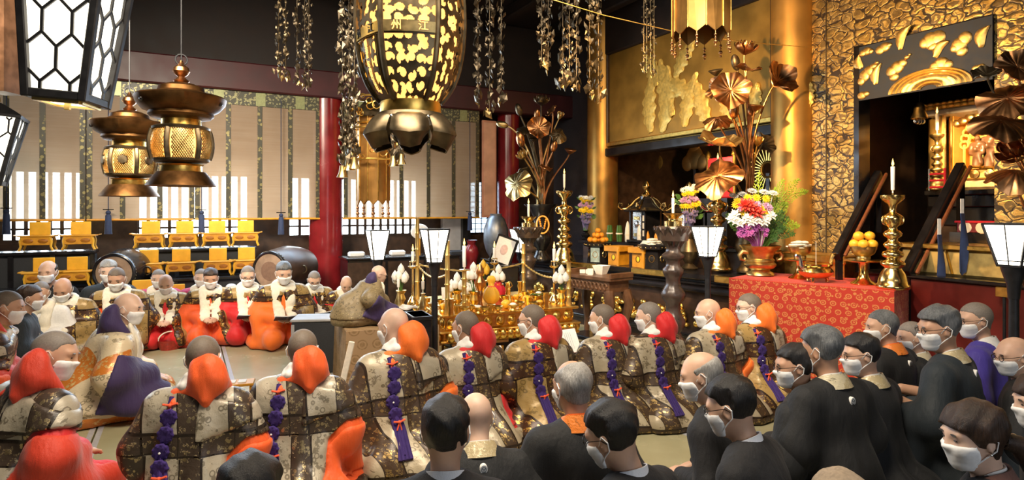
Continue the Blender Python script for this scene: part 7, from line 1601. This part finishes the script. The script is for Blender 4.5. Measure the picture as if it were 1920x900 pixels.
# left side monks
person('monk at the lower left in dark brocade with a big red sleeve, facing right', 112, 621, 3.18, D2R(-28), D2R(-45), collar=None, style='priest', robe='red', kesa='broc2', sleeve='verm', hair='shaved', hm='stubbleg', lean=.25, nod=.25, skin=1, wide=1.1, cordx=-.16, hood='verm', slv=.52)
person('kneeling monk in cream and orange brocade with a broad purple sleeve, facing right', 243, 549, 4.67, D2R(-60), D2R(-25), collar=None, style='side', robe='broc4', kesa='broc4', hair='bald', lean=.18, nod=.1, skin=2, hood='dkpurple', wide=1.15, sleeve='dkpurple')
person('monk at the left edge wrapped in vermilion cloth, facing right', 18, 545, 4.6, D2R(-55), D2R(-10), collar=None, style='priest', robe='verm', kesa='broc3', sleeve='orange', hair='shaved', lean=.2, skin=1, hood='verm', wide=1.1)
person('dark haired man in black with white mask behind the left edge monk', 58, 535, 5.5, D2R(-60), D2R(0), style='kimono', robe='greyk', collar='white', hair='short', hm='hairbr', lean=.05, skin=1, crest=False, h=.012)
# far row facing the camera
FR = dict(style='front', collar=None, h=.0130, lean=.08)
for lab, px, py, d, th, yaw, ex in (
 ('monk all in white at the left end of the far row', 75, 528, 6.1, 196, 0, dict(robe='white', kesa=None, hair='shaved', hm='stubbleg')),
 ('bowed monk in brown brocade over red orange, second from the far row\'s left end', 114, 524, 6.2, 196, 0, dict(robe='verm', kesa='broc3', hair='bald', nod=.5, skin=1)),
 ('man in black kimono with beige collar standing behind the left end of the far row', 89, 489, 6.9, 196, 0, dict(style='kimono', robe='blackk', collar='collar', hair='fringe', hm='hairb', crest=False, skin=0)),
 ('drummer in blue black kimono seated before the glossy left drum', 203, 488, 7.0, 200, 8, dict(style='kimono', robe='greyk', collar='collar', hair='short', hm='hairw', crest=False, skin=2)),
 ('monk in gold brocade and orange robe with dark brows before the drummer', 217, 503, 6.6, 198, 0, dict(robe='orange', kesa='broc3', hair='shaved', nod=.35, skin=1)),
 ('far row monk in crimson robe with bowed pink head, before a magenta robe', 310, 516, 6.97, 203, 0, dict(robe='red', kesa='broc3', hair='bald', nod=.4, skin=0)),
 ('monk in magenta robe half hidden behind the pink headed monk of the far row', 297, 505, 7.3, 203, 0, dict(robe='magenta', kesa='magenta', hair='shaved', hm='stubbleg', skin=2)),
 ('dark haired monk with wide orange sleeve in the middle of the far row', 395, 504, 7.1, 205, 0, dict(robe='orange', kesa='broc3', hair='short', hm='hairbr', nod=.3, skin=1)),
 ('monk in magenta robe half hidden behind the orange sleeved monk of the far row', 377, 504, 7.45, 205, 0, dict(robe='magenta', kesa='magenta', hair='shaved', hm='stubbleg', skin=2)),
 ('monk with spectacles in brocade and red robe holding a white book in the far row', 465, 499, 7.2, 207, 0, dict(robe='red', kesa='broc3', hair='shaved', hm='stubbleg', glasses=True, nod=.3)),
 ('tallest grey haired monk of the far row, orange robe, before the right drum', 533, 492, 7.0, 207, 4, dict(robe='orange2', kesa='broc3', hair='short', hm='hairg', nod=.3, skin=0)),
 ('monk with spectacles and grey mask bowed beside the thick red pillar', 590, 510, 7.45, 210, -5, dict(robe='red', kesa='broc3', hair='shaved', hm='stubbleg', glasses=True, nod=.5, skin=0)),
 ('small bowed unmasked monk at the right end of the far row by the pillar', 651, 520, 7.55, 215, -10, dict(robe='red', kesa='broc3', hair='bald', mask=False, nod=.55, lean=.22, skin=0))):
    k = dict(FR); k.update(ex); PPL[px, 'f'] = person(lab, px, py, d, D2R(th), D2R(yaw), hands=((.06, .27, .33), (-.35, .9, 0)), **k)[0]
for px, lab in ((465, 'white sutra book held open by the far row monk in red with spectacles'), (533, 'white sutra book in the lap of the tallest grey haired monk'), (590, 'thin white sutra book held by the bowed monk beside the red pillar')): held(PPL[px, 'f'], lab, (0, .40, .36), 0, .35, .26, .16)
# officiant on the draped platform
person('old officiant in khaki brocade with a purple hood bowing at the golden altar', 714, 498, 5.55, D2R(-64), D2R(0), collar=None, style='side', robe='broc5', kesa='broc5', hair='bald', mask=False, glasses=True, lean=.42, nod=.22, skin=2, hood='dkpurple', z0=PFZ, wide=1.1, tors=.74, sleeve='dkpurple', h=.0105)
# people in the front and at the right
K = dict(style='kimono', h=.0088)
for lab, px, py, d, th, yaw, ex in (
 ('black haired man in a black suit seen from behind at the bottom, white mask loops', 835, 750, 2.12, 4, -3, dict(style='suit', robe='suit', hair='full', hm='hairb', skin=0, nod=.0)),
 ('bald man in black kimono with silver collar bowing behind the black haired suit man', 890, 736, 2.66, 12, 5, dict(hair='bald', robe='blackk', collar='collar', lean=.30, nod=.35, skin=2)),
 ('grey haired man with thin crown in black kimono and orange collar seen from behind', 1072, 676, 2.73, 18, 10, dict(hair='sparse', hm='hairw', robe='blackk', collar='ocollar', skin=1, crest=False)),
 ('black haired man in suit with white shirt collar looking down to the left, spectacles', 1134, 757, 2.19, 38, 16, dict(style='suit', robe='suit', hair='full', hm='hairb', glasses=True, nod=.30, roll=-.12)),
 ('balding white haired man in a black suit facing left, right of the brocade row', 1308, 660, 2.97, 50, 24, dict(style='suit', robe='suit', hair='fringe', hm='hairw', lean=.25, nod=.2, skin=0)),
 ('black haired man with spectacles in a black suit leaning forward, facing left', 1360, 710, 2.51, 50, 8, dict(style='suit', robe='suit', hair='full', hm='hairb', glasses=True, lean=.2, nod=.25)),
 ('man in kimono with plum collar and spectacles, left of the grey haired man', 1487, 646, 3.18, 45, 36, dict(hair='short', hm='hairb', glasses=True, collar='tan', crest=False, skin=1)),
 ('broad grey haired man in black kimono with round white crest seen from behind', 1537, 615, 3.14, 24, 20, dict(hair='full', hm='hairg', robe='blackk', collar='collar', rise=.06, skin=1)),
 ('dark haired man with spectacles and gold patterned collar before the red brocade table', 1611, 626, 3.38, 35, 48, dict(hair='short', hm='hairb', glasses=True, collar='collar', crest=False, skin=0)),
 ('short haired man in black kimono with bright orange collar beside the red brocade table', 1652, 580, 4.0, 32, 42, dict(hair='shaved', hm='hairg', collar='ocollar', rise=.03, skin=0)),
 ('tall grey haired man in blue black gauze kimono with spectacles, mask and pale collar', 1757, 577, 3.41, 40, 42, dict(hair='full', hm='hairg', robe='greyk', collar='collar', glasses=True, rise=.10, skin=1, hands=((.10, .27, .40), (-.1, .6, -.7)))),
 ('shaven man in violet blue robe with white collar before the dark red platform', 1826, 567, 4.07, 40, 42, dict(hair='shaved', hm='stubbleg', robe='violet', collar='white', rise=.03, skin=0, glasses=True)),
 ('balding man with dark spectacles in black kimono and gold collar at the right edge', 1898, 632, 3.47, 45, 40, dict(hair='bald', robe='blackk', collar='collar', glasses=True, skin=0, crest=False)),
 ('woman with brown ponytail, silver hair clip and mask at the lower right', 1822, 757, 2.15, 50, 36, dict(hair='pony', hm='hairbr', style='kimono', robe='suit', collar='tan', skin=2, crest=False)),
 ('dark haired head cut off by the bottom edge below the monks with orange hoods', 471, 858, 1.71, 0, 0, dict(style='suit', robe='suit', hair='full', hm='hairb')),
 ('person in a beige knit hat just showing at the bottom edge below the crested kimono', 1575, 890, 1.75, 0, 0, dict(style='suit', robe='suit', hair='full', hm='beigehat')),
 ('man half hidden behind the tall grey haired man in gauze kimono', 1706, 603, 4.1, 45, 40, dict(hair='shaved', hm='stubbleg', robe='blackk', collar='collar', crest=False, skin=0)),
 ('brown haired woman in black cut by the right edge', 1947, 705, 2.6, 45, 30, dict(style='suit', robe='suit', hair='pony', hm='hairbr', skin=2))):
    k = dict(K); k.update(ex); PPL[px, 'n'] = person(lab, px, py, d, D2R(th), D2R(yaw), **k)[0]

o = MB().box((0, 0, 0), (.035, .010, .30), None, .004).build('ritual_tablet', M['cream'], None); o.location = P(649, 688, 3.55); o.rotation_euler = (0, .22, .2); tag(o, 'pale wooden ritual tablet held upright beside the hooded monk below the black case', 'tablet')
